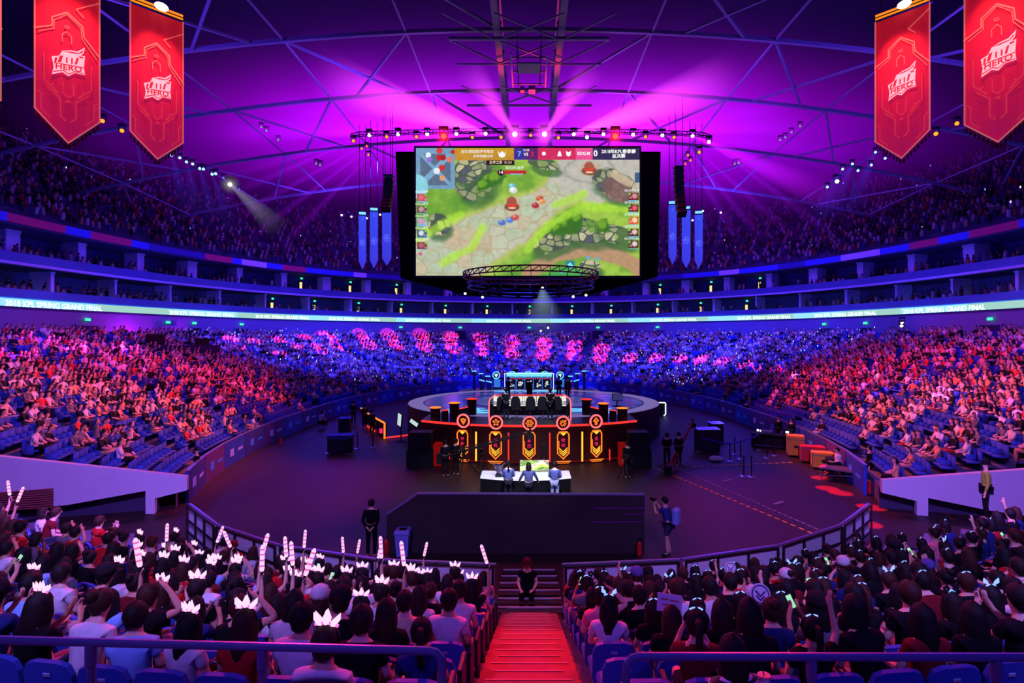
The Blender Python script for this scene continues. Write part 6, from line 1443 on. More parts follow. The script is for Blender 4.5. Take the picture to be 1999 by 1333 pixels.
# ---- near block seats and people
near = []
for k in range(NEAR_ROWS):
    d = ROWD[k]-.02; L = length(d)
    for sgn, nm in ((1, 'left'), (-1, 'right')):
        c = 0
        for i in range(60):
            s_ = .66+.26+.515*i; (p,), (nn,), _ = along(d, [sgn*s_])
            if section(p[0], p[1]) != 'near': continue
            c += 1; z = rowz(ROWD[k], 'near'); loc = V((p[0], p[1], z)); rz = math.atan2(-nn[1], -nn[0])-PI/2
            hx, hy = proj((p[0], p[1], z+1.13))
            if p[1] < 3.2 or hx < -40 or hx > 2040 or hy > 1345: continue
            near.append(dict(row=k, side=nm, n=c, loc=loc, rz=rz, hx=hx, hy=hy))
random.seed(21)
OV = [  # head pixel, shirt, hair, extra, pose
    (232, 1215, 'blue', 'short', None, 'hands on lap'), (60, 1200, 'black', 'long', 'crown', 'both hands up front'), (385, 1220, 'white', 'verylong', 'crown', 'hands on lap'), (497, 1225, 'red', 'long', 'crown', 'hands on lap'),
    (703, 1285, 'white', 'short', 'crown', 'hands on lap'), (618, 1200, 'white', 'short', None, 'hands on lap'), (572, 1205, 'white', 'verylong', None, 'leaning forward'), (815, 1205, 'cream', 'short', None, 'hands on lap'), (890, 1200, 'white', 'short', None, 'hands on lap'), (740, 1225, 'black', 'long', None, 'hands on lap'),
    (285, 1195, 'black', 'short', None, 'hand on head'), (662, 1135, 'white', 'short', 'crown', 'hands on lap'), (490, 1165, 'black', 'short', None, 'hand on head'), (160, 1125, 'black', 'cap', None, 'leaning forward'), (95, 1130, 'white', 'short', None, 'hands on lap'), (30, 1050, 'red', 'short', None, 'hands on lap'), (300, 1150, 'black', 'long', 'crown', 'both hands up front'), (340, 1160, 'red', 'long', None, 'hands on lap'),
    (1195, 1205, 'white', 'long', 'band', 'hands on lap'), (1243, 1235, 'black', 'long', 'band', 'hands on lap'), (1292, 1240, 'black', 'long', None, 'hands on lap'), (1225, 1155, 'black', 'short', None, 'hands on lap'), (1250, 1150, 'black', 'short', None, 'hands on lap'), (1580, 1190, 'black', 'pony', 'band', 'right arm raised'), (1400, 1225, 'black', 'verylong', None, 'hands on lap'), (1395, 1290, 'striped', 'verylong', None, 'hands on lap'), (1785, 1250, 'dark red', 'long', None, 'hands on lap'), (1480, 1190, 'black', 'verylong', None, 'leaning forward'),
    (1640, 1250, 'black', 'bob', None, 'leaning forward'), (1895, 1265, 'black', 'long', None, 'hands on lap'), (1090, 1115, 'red', 'long', None, 'both hands up front'), (1480, 1130, 'black', 'short', None, 'both hands up front'), (1660, 1190, 'black', 'short', None, 'leaning forward'), (1840, 1160, 'black', 'long', 'band', 'hands on lap'), (1950, 1200, 'black', 'long', 'band', 'hands on lap')]
EMPTY_AT = [(890, 1262), (905, 1305), (930, 1215), (1190, 1268), (1215, 1310), (1500, 1300), (1620, 1310), (820, 1310), (955, 1195)]
for q in near: q['ov'] = None; q['empty'] = q['row'] == 9 or random.random() < .06 or (q['side'] == 'left' and q['hx'] < 330 and q['hy'] < 1060 and random.random() < .3)
def nearest(x, y, lst): return min(lst, key=lambda q: (q['hx']-x)**2+(q['hy']-y)**2)
for x, y in EMPTY_AT: nearest(x, y-45, near)['empty'] = True
for ov in OV:
    c = [q for q in near if q['ov'] is None and not (q['n'] <= 1 and q['row'] >= 7) and (q['row'] == 9) == (ov[1] >= 1270)]
    q = nearest(ov[0], ov[1], c); q['ov'] = ov; q['empty'] = False
seat0 = seat_proto(); first = True; PEOPLE = []; NSEAT = 0
ROWN = {9: 'nearest row', 0: 'front row'}
def rown(k): return f'{ORD(k+1)} row from the fence' if k else 'front row at the fence'
near.sort(key=lambda q: q['loc'].y)
arms_by_pose = {'right arm raised': (.245, .18, 1.36)}
for q in near:
    if NSEAT < 300 and (q['row'] < 9 or not q['empty']):
        lab = f"blue folding seat, {rown(q['row'])}, {ORD(q['n'])} seat {q['side']} of the stairs"
        if first: o = seat0; first = False; o.location = q['loc']; o.rotation_euler = (0, 0, q['rz'])
        else: o = dup(seat0, q['loc'], q['rz'])
        tag(o, ('empty ' if q['empty'] else 'occupied ')+lab, 'seat', 'blue seats of the near block'); NSEAT += 1
    if q['empty'] or len(PEOPLE) >= 262: continue
    left = q['side'] == 'left'; ov = q['ov']; fem = random.random() < (.6 if left else .75)
    hk = random.choice(['long', 'verylong', 'bob', 'pony', 'long', 'bun']) if fem else 'short'; pose = random.choices(['hands on lap', 'leaning forward', 'right arm raised', 'both hands up front', 'hand on head', 'chin on hand'], [5, 3, 2.2 if left else .6, 2, .7, 1.2])[0]
    sh = random.choices(['white', 'black', 'blue', 'red', 'navy', 'pink', 'grey', 'cream', 'dark red'], [5, 6, 1.2, 1.6, 2, .8, 1.2, .6, 1] if left else [1.2, 10, .3, .8, 1.5, .4, 1, .2, 1.2])[0]
    zone = left and 60 < q['hx'] < 990 and q['row'] <= 6 and q['hx'] > 60+max(0, (1075-q['hy']))*6
    ex = None
    if left and zone and random.random() < .42: ex = 'crown'
    if not left and q['hx'] < 1960 and random.random() < .52: ex = 'band'
    cap = random.random() < .05
    if ov: sh, hk, ex, pose = ov[2], ov[3], ov[4], ov[5]; fem = hk not in ('short', 'cap'); cap = hk == 'cap'; hk = 'short' if cap else hk
    fig = POSES[pose, fem]; sc = random.uniform(.95, 1.04)*(.96 if fem else 1.02)
    loc = q['loc']+V((math.sin(-q['rz'])*.02, math.cos(q['rz'])*.02, -.005)); rz = q['rz']+random.uniform(-.22, .22)
    exm = None if ex is None else (random.choice(CROWN) if ex == 'crown' else random.choices(BAND, [3, 3, 1.5, 1.5])[0])
    colr = CNAMES[sh]; j = random.uniform(.85, 1.1); colr = tuple(c*j for c in colr[:3])+(1,)
    o = person(fig, loc, rz, sc, random.choice(HAIR[hk]), random.choice(HAIRC), colr, random.choice([S(30, 32, 50), S(20, 20, 26), S(60, 70, 110), S(180, 175, 185)]), random.choice(SKINC), M_stripe if sh == 'striped' else None, cap=(random.choice([S(40, 34, 40), S(200, 195, 205), S(90, 80, 150)]) if cap else None), extra=exm, tilt=random.uniform(-.08, .06))
    hd = {'short': 'short hair', 'bob': 'bobbed hair', 'long': 'long hair', 'verylong': 'long hair', 'pony': 'ponytail', 'bun': 'hair bun'}[hk] if not cap else 'cap'
    tag(o, f"person in {sh} shirt, {hd}, {ORD(q['row']+1)} row from fence, {ORD(q['n'])} seat {q['side']} of stairs", 'person', 'audience of the near block'); PEOPLE.append(o)
    q['o'] = o; q['pose'] = pose; q['sc'] = sc; q['rzp'] = rz; q['locp'] = loc
# ---- things held up
def at_hand(q, p): return Matrix.Translation(q['locp']) @ Matrix.Rotation(q['rzp'], 4, 'Z') @ Matrix.Scale(q['sc'], 4) @ V(p)
M_stick = em('light_stick_glow', S(255, 196, 240), 1.15); M_stick2 = em('light_stick_band', S(255, 120, 220), .8)
st0 = empty('light_stick', (0, 0, 0)); b = MB(); b.cyl((0, 0, -.05), (0, 0, .07), .016, n=8); b.build('grip', M_dark, st0); b = MB(); b.lathe([(.02, .07), (.028, .09), (.028, .36), (.012, .39)], 10); b.build('glowing_tube', M_stick, st0); b = MB(); 
for z in (.13, .2, .27, .33): b.lathe([(.03, z), (.03, z+.02)], 10, cap=False)
b.build('pink_band', M_stick2, st0); used = False; ns = 0
M_phone = em('phone_screen', S(170, 235, 200), 1.0)
ph0 = empty('phone', (0, 0, 0)); b = MB(); b.bbox((0, 0, .05), (.075, .01, .15), .003); b.build('phone_body', M_dark, ph0); b = MB(); b.box((0, -.007, .05), (.066, .003, .135)); b.build('phone_screen', M_phone, ph0); usedp = False; nph = 0
for q in near:
    if 'o' not in q: continue
    where = f"{ORD(q['row']+1)} row from fence, {ORD(q['n'])} seat {q['side']} of stairs"
    if q['pose'] == 'right arm raised' and q['side'] == 'left' and q['row'] <= 7:
        p = at_hand(q, (.245, .2, 1.36)); o = dup(st0) if used else st0; used = True; o.location = p; o.rotation_euler = (random.uniform(-.25, .2), random.uniform(-.4, .4), 0); ns += 1
        tag(o, f'glowing light stick held up in the {where}', 'light stick', 'glowing light sticks of the near block')
    elif q['pose'] == 'both hands up front' and random.random() < .3 and nph < 9:
        p = at_hand(q, (0, .36, .97)); o = dup(ph0) if usedp else ph0; usedp = True; o.location = p; o.rotation_euler = (-.5, random.uniform(-.3, .3), q['rzp']); nph += 1
        tag(o, f'lit phone held up in the {where}', 'phone', 'lit phones of the near block')
def held(name, q, off_, build, label, cat, rot=(0, 0, 0)):
    e = empty(name, at_hand(q, off_)); e.rotation_euler = rot; build(e); tag(e, label, cat)
M_paper = mat('white_card', S(225, 220, 232), .6); M_pgl = mat('pink_lettering', S(210, 50, 90), .6)
def fan_card(e):
    b = MB(); b.lathe([(.11, -.004), (.11, .004)], 20, (0, 0, .12), Matrix.Rotation(PI/2, 3, 'X')); b.build('card', M_paper, e); b = MB(); b.box((0, 0, -.04), (.02, .012, .12)); b.build('stick', M_dark, e); b = MB(); b.line2([(.09*math.cos(a), .12+.09*math.sin(a)) for a in np.linspace(0, 2*PI, 15)[:-1]], .012, Matrix.Translation((0, -.006, 0)), .003, True); b.line2([(-.05, .15), (0, .1), (.05, .15)], .016, Matrix.Translation((0, -.006, 0)), .003); b.line2([(-.04, .1), (0, .06), (.04, .1)], .016, Matrix.Translation((0, -.006, 0)), .003); b.build('print', mat('violet_print', S(80, 50, 130), .6), e)
def board_card(e):
    b = MB(); b.bbox((0, 0, .1), (.26, .012, .18), .004); b.build('card', M_paper, e); b = MB(); b.line2([(-.09, .13), (-.02, .135)], .014, Matrix.Translation((0, -.008, 0)), .003); b.line2([(.01, .13), (.09, .125)], .014, Matrix.Translation((0, -.008, 0)), .003); b.line2([(-.07, .08), (.06, .085)], .014, Matrix.Translation((0, -.008, 0)), .003); b.build('print', M_pgl, e)
free = [q for q in near if 'o' in q]
for x, y, bd, nm, lb in ((1440, 1140, fan_card, 'hand_fan', 'round white paper fan held up beside the lit phone in the right block'), (1305, 1260, board_card, 'hand_sign', 'white card with pink print held low in the near rows of the right block'), (1490, 1180, fan_card, 'hand_fan', 'round paper fan in the middle of the right block')):
    q = nearest(x, y, free); free.remove(q); held(nm, q, (0.02, .34, 1.0), bd, lb, 'sign', (-.3, .1, q['rzp']))
# magazine on the empty seat, drink cup
q = nearest(890, 1215, [r for r in near if r['empty'] and r['side'] == 'left']); e = empty('programme_card', q['loc']+V((-.1, -.3, .86)), 0); e.rotation_euler = (.2, -.25, 0)
b = MB(); b.bbox((0, 0, 0), (.22, .012, .17), .004); b.build('card', mat('orange_edged_card', S(235, 130, 70), .5), e); b = MB(); b.box((0, -.009, -.01), (.19, .004, .11)); b.build('dark_picture', mat('dark_picture_print', S(70, 34, 60), .5), e); b = MB(); b.box((0, -.009, .065), (.18, .004, .02)); b.build('title_strip', M_paper, e); tag(e, 'orange-edged printed card propped on an empty seat back left of the stairs', 'card')
p = P(1492, 1316, 3.9); e = empty('drink_cup', (p.x, p.y, zw+.0)); e.location = P(1492, 1330, 3.75)
b = MB(); b.lathe([(.032, -.1), (.042, .03)], 14); b.build('cup', mat('white_cup', S(232, 225, 235), .4), e); b = MB(); b.lathe([(.045, .03), (.045, .042), (.04, .045)], 14); b.build('lid', MATS['white_cup'], e); b = MB(); b.cyl((0, 0, .04), (-.02, .0, .1), .004, n=6); b.build('straw', M_dark, e); tag(e, 'white drink cup with straw on a near seat right of the stairs', 'cup')
# ---------------------------------------------------------------- people on the floor and stage
def staff(fig, x, D, z, rz, hair, shirt, pants, label, cap=None, seated_=False, sc=1.0, extra=None):
    o = person(fig, (P(x, 0, D).x, D, z), rz, sc, random.choice(HAIR[hair]) if hair else None, HAIRC[0], shirt, pants, SKINC[0], cap=cap, seated_=seated_, extra=extra); return tag(o, label, 'person')
F_down = standing([sarm('down', -1), sarm('down', 1)], sleeve=2); F_front = standing([sarm('front', -1), sarm('front', 1)], sleeve=2); F_wide = standing([sarm('wide', -1), sarm('wide', 1)], lean=.06, sleeve=2); F_back = standing([sarm('back', -1), sarm('back', 1)], sleeve=2); F_cam = standing([sarm('camera', -1), sarm('camera', 1)], lean=.1, knee=.08, shorts=True, sleeve=.5); F_cross = standing([sarm('front', -1), sarm('front', 1)], sleeve=.5)
suit, dkp = S(82, 90, 150), S(26, 26, 40)
staff(F_front, 992, 22.0, 0, .1, 'pony', suit, dkp, 'person in blue-grey suit jacket with ponytail at the left of the commentators desk'); staff(F_wide, 1032, 21.6, 0, 0, 'bob', S(70, 76, 125), dkp, 'person in blue-grey suit with both hands on the commentators desk, before the display'); staff(F_front, 1083, 21.9, 0, -.2, 'short', suit, S(130, 135, 170), 'person in blue-grey suit with pale trousers at the right of the commentators desk')
staff(F_back, 725, 16.8, 0, 0, 'short', S(16, 14, 20), S(14, 13, 18), 'guard in black standing with hands behind the back left of the black partition')
o = staff(F_cam, 1305, 17.0, 0, .9, 'short', S(46, 56, 130), S(60, 62, 90), 'person in dark shirt and shorts photographing, right of the black partition'); 
b = MB(); b.bbox((0, -.24, 1.25), (.32, .2, .46), .06); bp = b.build('backpack', mat('pale_blue_backpack', S(130, 150, 225), .7), None); bp.location = o.location; bp.rotation_euler = (0, 0, .9); tag(bp, 'pale blue backpack worn by the photographing person', 'backpack')
e = empty('camera', o.location+Matrix.Rotation(.9, 3, 'Z') @ V((0, .45, 1.6)), .9); b = MB(); b.bbox((0, 0, 0), (.14, .08, .1), .015); b.build('camera_body', M_dark, e); b = MB(); b.cyl((0, .04, 0), (0, .14, 0), .04); b.build('lens', M_black, e); tag(e, 'black camera held up by the photographing person', 'camera')
staff(POSES['leaning forward', False], 1030, 13.7, .0, PI*.98, None, S(14, 12, 16), S(14, 12, 16), 'guard in black with cap sitting on the steel steps facing the audience', cap=S(90, 20, 26), seated_=True)
staff(POSES['leaning forward', False], 465, 14.0, .3, PI-.3, None, S(150, 30, 30), S(20, 18, 22), 'person in red shirt and cap sitting by the fence left of the near block', cap=S(130, 30, 34), seated_=True)
staff(F_down, 1672, 12.9, .35, 2.6, 'short', S(16, 14, 18), S(16, 14, 18), 'guard in black standing inside the corner of the fence right of the near block')
staff(F_down, 1697, 25.0, 0, 1.2, 'short', S(20, 16, 20), S(20, 16, 20), 'person in black standing at the end of the right barrier'); staff(F_down, 384, 24.5, 0, -1.2, None, S(18, 18, 24), S(18, 18, 24), 'guard in black with cap at the end of the left barrier', cap=S(30, 30, 40))
vest = staff(F_down, 1925, 16.5, 1.2, 1.0, None, S(150, 160, 60), S(20, 20, 26), 'guard in yellow reflective vest and cap at the right tunnel wall', cap=S(24, 24, 30))
staff(POSES['hands on lap', False], 1634, 26.6, .12, 1.5, 'short', S(210, 205, 215), S(24, 24, 30), 'person in white shirt sitting beside the right barrier near the flight cases', seated_=True); staff(POSES['leaning forward', False], 626, 40.5, 0, -.4, 'short', S(200, 190, 200), S(24, 24, 30), 'person in white crouched at the left barrier with a small lamp', seated_=True)
staff(F_cross, 988, 31.0, SZ, .15, 'short', S(40, 46, 58), S(52, 56, 70), 'referee in dark vest standing behind the first chair of the near desk'); staff(F_cross, 1074, 31.0, SZ, -.1, 'short', S(28, 30, 38), S(40, 42, 52), 'referee in black shirt standing behind the chairs at the right of the near desk')
staff(F_cam, 991, 39.5, SZ, -.4, 'short', S(30, 30, 60), S(24, 24, 40), 'camera operator crouched left on the blue stage floor'); staff(F_front, 1091, 40.5, SZ, .2, 'short', S(40, 26, 40), S(24, 22, 36), 'person in dark red on the blue stage floor, right of the centre cabinet'); staff(F_down, 1108, 40.0, SZ, .3, 'short', S(90, 30, 44), S(60, 26, 40), 'person in red on the blue stage floor, farther right of the centre cabinet')
for i, x in enumerate((996, 1014, 1031, 1048, 1066)): staff(POSES['both hands up front', False], x, 49.75, SZ+.1, PI, 'short', S(40, 40, 70), S(24, 24, 40), f'player seated behind the far blue desk, {ORD(i+1)} from the left', seated_=True)
staff(F_front, 1006, 51.2, SZ+.2, PI, 'short', S(30, 30, 46), S(24, 24, 40), 'coach standing behind the far blue desk at its left'); staff(F_front, 1056, 51.2, SZ+.2, PI, 'short', S(30, 30, 46), S(24, 24, 40), 'coach standing behind the far blue desk at its right')
for i, (x, D, r) in enumerate(((712, 40.5, .5), (690, 42.5, .2), (726, 37.5, -.3), (870, 26.5, .1), (890, 26.8, -.4), (1225, 26.2, .3), (1302, 28.4, -.2), (1325, 28.6, .3), (825, 42, .4), (840, 41, .2), (1520, 34.4, 2.0), (1545, 33.4, 2.1))):
    staff(random.choice([F_down, F_front]), x, D, 0, r, 'short', S(24, 22, 34), S(20, 18, 26), 'crew member in black ' + ('behind the red-lined console', 'left of the red-lined console', 'in front of the red-lined console', 'under the black crane', 'beside the base of the black crane', 'by the tripod camera right of the commentators', 'at the base of the red crane', 'right of the red crane base', 'beside the left edge of the round stage', 'nearer the camera beside the left edge of the round stage', 'behind the control table', 'at the near end of the control table')[i])
# ---------------------------------------------------------------- the rest of the audience: low detail, one mesh
def crowd_template(k, simple=False):
    b = MB(); n = 5 if simple else 6
    rings = [((0, 0, .42), .17, .12), ((0, -.02, .72), .16, .11), ((0, -.04, .93), .2, .1), ((0, -.03, 1.0), .06, .06), ((0, 0, 1.06), .075, .08), ((0, 0, 1.15), .095, .105), ((0, -.01, 1.23), .075, .085), ((0, -.01, 1.27), .02, .02)]
    if simple: rings = [rings[0], rings[2], rings[3], rings[5], rings[7]]
    lean = (0, .14, .05)[k]
    vs = [(c[0]+rx*math.cos(2*PI*i/n+PI/6), c[1]+lean*max(0, c[2]-.45)*1.4+ry*math.sin(2*PI*i/n+PI/6), c[2]) for c, rx, ry in rings for i in range(n)]
    b.add(vs, [(j*n+i, j*n+(i+1) % n, (j+1)*n+(i+1) % n, (j+1)*n+i) for j in range(len(rings)-1) for i in range(n)])
    part = []                              # 0 shirt, 1 skin/hair by facing, 2 skin, 3 trousers
    hr = 2 if simple else 3
    for j in range(len(rings)):
        for i in range(n): part.append(0 if j < hr else (2 if math.sin(2*PI*i/n+PI/6) > .2 and j < len(rings)-2 else 1))
    if not simple:
        for s in (-1, 1):
            b.beam((s*.1, .0, .46), (s*.11, .45, .47), .13, .12); part += [3]*8; b.beam((s*.11, .43, .46), (s*.11, .43, .06), .1, .1); part += [3]*8
        for s in (-1, 1):
            up = (k == 2 and s == 1)
            b.beam((s*.2, -.03+lean*.6, .9), (s*.25, .08+lean*.5, .68) if not up else (.27, .12, 1.02), .085, .085); part += [0]*8
            b.beam((s*.25, .08+lean*.5, .68) if not up else (.27, .12, 1.02), (s*.1, .32, .6) if not up else (.24, .18, 1.3), .065, .065); part += [2]*8
    return np.array(b.v), b.f, np.array(part)
def scatter_mesh(name, tmpl, inst, cols_fn, m):
    """inst: list of (x, y, z, rz, scale, template index); one mesh of all"""
    VV, FF, LS, CC = [], [], [], []; base = 0
    for t in range(len(tmpl)):
        sel = np.array([i for i in inst if i[5] == t], float)
        if not len(sel): continue
        v, f, part = tmpl[t]; n = len(sel); c, s = np.cos(sel[:, 3])[:, None], np.sin(sel[:, 3])[:, None]; sc = sel[:, 4][:, None]
        X = (v[None, :, 0]*c-v[None, :, 1]*s)*sc+sel[:, 0][:, None]; Y = (v[None, :, 0]*s+v[None, :, 1]*c)*sc+sel[:, 1][:, None]; Z = v[None, :, 2]*sc+sel[:, 2][:, None]
        VV.append(np.stack([X, Y, Z], -1).reshape(-1, 3)); CC.append(cols_fn(n, part, sel))
        fl_ = np.concatenate([np.array(q) for q in f]); ln = np.array([len(q) for q in f])
        FF.append((fl_[None]+(np.arange(n)*len(v))[:, None]+base).ravel()); LS.append(np.tile(ln, n)); base += n*len(v)
    V_, F_, L_, C_ = np.concatenate(VV), np.concatenate(FF), np.concatenate(LS), np.concatenate(CC)
    me = bpy.data.meshes.new(name); me.vertices.add(len(V_)); me.vertices.foreach_set('co', V_.ravel().astype(np.float32)); me.loops.add(len(F_)); me.loops.foreach_set('vertex_index', F_.astype(np.int32)); me.polygons.add(len(L_))
    me.polygons.foreach_set('loop_start', (np.cumsum(L_)-L_).astype(np.int32)); me.update(calc_edges=True)
    a = me.attributes.new('tint', 'FLOAT_COLOR', 'POINT'); a.data.foreach_set('color', np.concatenate([C_, np.ones((len(C_), 1))], 1).ravel().astype(np.float32)); me.materials.append(m); me.update()
    o = bpy.data.objects.new(name, me); COL.objects.link(o); return o
M_crowd = attr_mat('crowd_cloth', 0, .85)
PALC = np.array([S(*c)[:3] for c in ((232, 228, 232), (225, 215, 220), (30, 28, 34), (26, 24, 30), (60, 60, 80), (205, 60, 60), (235, 190, 170), (70, 90, 160), (110, 105, 115), (215, 200, 190), (24, 22, 28), (230, 160, 120))])
def ccols(n, part, sel):
    sh = PALC[rng.integers(0, len(PALC), n)]*rng.uniform(.8, 1.1, (n, 1)); sk = np.array(S(225, 172, 148)[:3])*rng.uniform(.8, 1.1, (n, 1)); hr = np.array(S(24, 19, 20)[:3])*rng.uniform(.7, 1.8, (n, 1)); tr = PALC[rng.integers(0, len(PALC), n)]*.5
    out = np.empty((n, len(part), 3))
    for k, a in ((0, sh), (1, hr), (2, sk), (3, tr)): out[:, part == k] = a[:, None]
    return out.reshape(-1, 3)
TM = [crowd_template(0), crowd_template(1), crowd_template(2)]
inst, seats, sticks = [], [], []
aisle_idx = [i*NR/16+NR/32 for i in range(16)]
sparse = [(0, 1), (2, 5)]
for k in range(NROW):
    d = ROWD[k]; L = length(d); n = int(L/.52); S_ = np.arange(n)*.52; p, nn, idx = along(d, S_)
    q0 = length(d)/NR
    for i in range(n):
        x, y = p[i]
        if section(x, y) != 'side' or y < 14: continue
        pxx, pyy = proj((x, y, rowz(d, 'side')+.9))
        if pxx < -120 or pxx > 2120: continue
        da = min(abs(idx[i]-a) for a in aisle_idx)*q0
        if da < .6: continue
        z = rowz(d, 'side'); rz = math.atan2(-nn[i, 1], -nn[i, 0])-PI/2
        near_low = y < 50 and k < 5
        occ = .80
        if y < 52: occ = (.12, .3, .55, .66, .72)[k] if k < 5 else .8
        elif k < 2: occ = .35
        blk = int(idx[i]/6)
        rb_ = random.Random(blk*31+k*7+int(x > 0)); 
        if rb_.random() < (.16 if y < 45 else .05): occ *= .15
        seats.append((x, y, z, rz, 1.0, 0))
        if random.random() < occ: inst.append((x, y, z, rz+random.uniform(-.3, .3), random.uniform(.92, 1.08), random.choices((0, 1, 2), (5, 3, 1.2))[0]))
        if y > 54 and random.random() < .24: sticks.append((x+random.uniform(-.2, .2), y, z+1.1+random.uniform(0, .3), rz, 1.0, 0))
ob = scatter_mesh('crowd', TM, inst, ccols, M_crowd); tag(ob, 'packed seated audience filling the lower bowl beyond the tunnels', 'audience', None, 'stuff')
b = MB(); b.box((0, -.24, .6), (.46, .05, .44)); b.box((0, .0, .4), (.44, .4, .06)); b.box((.25, -.05, .45), (.04, .3, .34))
ob = scatter_mesh('seating', [(np.array(b.v), b.f, np.zeros(len(b.v), int))], seats, lambda n, part, sel: np.tile(np.array(S(52, 76, 170)[:3]), (n*len(part), 1))*np.repeat(rng.uniform(.75, 1.15, (n, 1)), len(part), 0), M_crowd); tag(ob, 'rows of blue seats filling the lower bowl beyond the tunnels', 'seats', None, 'stuff')
print('near people', len(PEOPLE), 'seats', NSEAT, 'near cand', len(near), 'crowd', len(inst))
# upper bowl and balcony audience
TS = [crowd_template(0, True), crowd_template(1, True)]; ui = []
for k, (d, z) in enumerate(UP):
    L = length(d); n = int(L/.6); p, nn, idx = along(d, np.arange(n)*.6)
    for i in range(n):
        x, y = p[i]
        if y < 20: continue
        px_, py_ = proj((x, y, z+1)); 
        if px_ < -40 or px_ > 2040 or (780 < px_ < 1280) or py_ < 235: continue
        if random.random() < .72: ui.append((x, y, z, math.atan2(-nn[i, 1], -nn[i, 0])-PI/2, random.uniform(.95, 1.15), random.choice((0, 1))))
        if random.random() < .012: sticks.append((x, y, z+1.3, 0, 1.3, 0))
for d, z in ((23.2, 9.5), (24.1, 9.9), (23.2, 12.3), (24.1, 12.7)):
    L = length(d); n = int(L/.62); p, nn, idx = along(d, np.arange(n)*.62)
    for i in range(n):
        x, y = p[i]; px_, py_ = proj((x, y, z+1))
        if y < 25 or px_ < -40 or px_ > 2040 or random.random() < (.35 if y < 70 else .75): continue
        ui.append((x, y, z, math.atan2(-nn[i, 1], -nn[i, 0])-PI/2, random.uniform(.9, 1.05), random.choice((0, 1))))
ob = scatter_mesh('upper_crowd', TS, ui, ccols, M_crowd); ob.data.materials[0] = attr_mat('upper_crowd_dimmed', 0, .9, .35); tag(ob, 'dim audience filling the balconies and the steep upper bowl', 'audience', None, 'stuff')  # crowd colours scaled down to put the upper tier's dimness in
b = MB(); b.box((0, 0, 0), (.05, .05, .14))
SKC = np.array([S(*c)[:3] for c in ((120, 140, 255), (200, 215, 255), (150, 90, 255), (90, 110, 255), (150, 255, 200))])
ob = scatter_mesh('light_stick_sparkle', [(np.array(b.v), b.f, np.zeros(len(b.v), int))], sticks, lambda n, part, sel: np.repeat(SKC[rng.choice(5, n, p=(.4, .27, .2, .1, .03))], len(part), 0), attr_mat('sparkle_glow', 1.6)); tag(ob, 'tiny blue and violet light sticks and phones twinkling all over the far audience', 'light sticks', None, 'stuff')
# ---------------------------------------------------------------- lights
def spot(loc, tgt, power, col, angle, blend=.5, size=.3):
    l = bpy.data.lights.new('stage_and_fill_spot', 'SPOT'); l.energy = power; l.color = col[:3]; l.spot_size = math.radians(angle); l.spot_blend = blend; l.shadow_soft_size = size
    o = bpy.data.objects.new('stage_and_fill_spot', l); COL.objects.link(o); o.location = loc; o.rotation_euler = (Vector(tgt)-Vector(loc)).to_track_quat('-Z', 'Y').to_euler(); return o
def point(loc, power, col, size=2.0):
    l = bpy.data.lights.new('fill_and_uplight', 'POINT'); l.energy = power; l.color = col[:3]; l.shadow_soft_size = size; o = bpy.data.objects.new('fill_and_uplight', l); COL.objects.link(o); o.location = loc; return o
w = bpy.data.worlds.new('World'); SC.world = w; w.use_nodes = True; bg = w.node_tree.nodes['Background']; bg.inputs['Color'].default_value = S(70, 40, 190); bg.inputs['Strength'].default_value = .12
RED, WARM, BLUE, VIO, PINK = S(255, 40, 50), S(255, 96, 90), S(40, 50, 255), S(110, 40, 255), S(255, 60, 190)
# added ambient fill: violet-blue points hung below the roof
for x, y, p in ((-24, 30, 4500), (24, 30, 4500), (-22, 66, 5500), (22, 66, 5500), (0, 84, 3500)): point((x, y, 21), p, S(80, 50, 255), 3)
# red wash on the side stands from the stage rig
for s in (-1, 1):
    spot((s*4, 40, 21), (s*21, 27, 2.5), 66000, WARM, 42, .9); spot((s*4, 44, 21), (s*24, 39, 3), 36000, S(255, 44, 70), 38, .8); spot((s*3, 42, 21), (s*30, 45, 5), 13000, S(255, 50, 120), 40, .8)
# blue wash on the far stand
for x in (-20, 0, 20): spot((x*.5, 53, 23), (x, 73, 1.5), 85000, BLUE, 52, .8)
for s in (-1, 1): spot((s*13, 50, 22), (s*26, 61, 4), 60000, S(56, 50, 255), 52, .8)
# near block: dim magenta from ahead, added violet and blue fill from behind, red on the stairs
spot((-9, 24, 19), (-6, 8, 2), 15000, S(255, 50, 120), 60, .8); spot((9, 24, 19), (7, 8, 2), 10000, S(255, 36, 60), 60, .8)
spot((-5, -3, 13), (-4, 8, 2), 1700, S(140, 90, 255), 90, .9); spot((5, -3, 13), (5, 8, 2), 1400, S(80, 60, 255), 90, .9)
spot((1, 26, 17), (0, 8.2, 1.6), 26000, S(255, 24, 34), 9, .5); spot((-2, 26, 17), (0, 5.4, 3), 14000, S(255, 24, 34), 8, .5)
# tunnel walls: added violet lamps to brighten the white paint
for s in (-1, 1): spot((s*6, 8, 10), (s*17, 19.8, 1.6), 13000, S(165, 105, 255), 60, .6)
# stage: white over the near desk and commentators
spot((0, 24, 17), (0, 31.3, 2.5), 9000, S(230, 235, 255), 18, .4); spot((0, 12, 13), (0, 22.6, .9), 8000, S(215, 225, 255), 20, .5); spot((0, 40, 18), (0, 49, 2.5), 6000, S(90, 130, 255), 30, .5)
spot((0, 13, 12), (0, 23.5, 0), 16000, S(215, 215, 235), 42, .9)
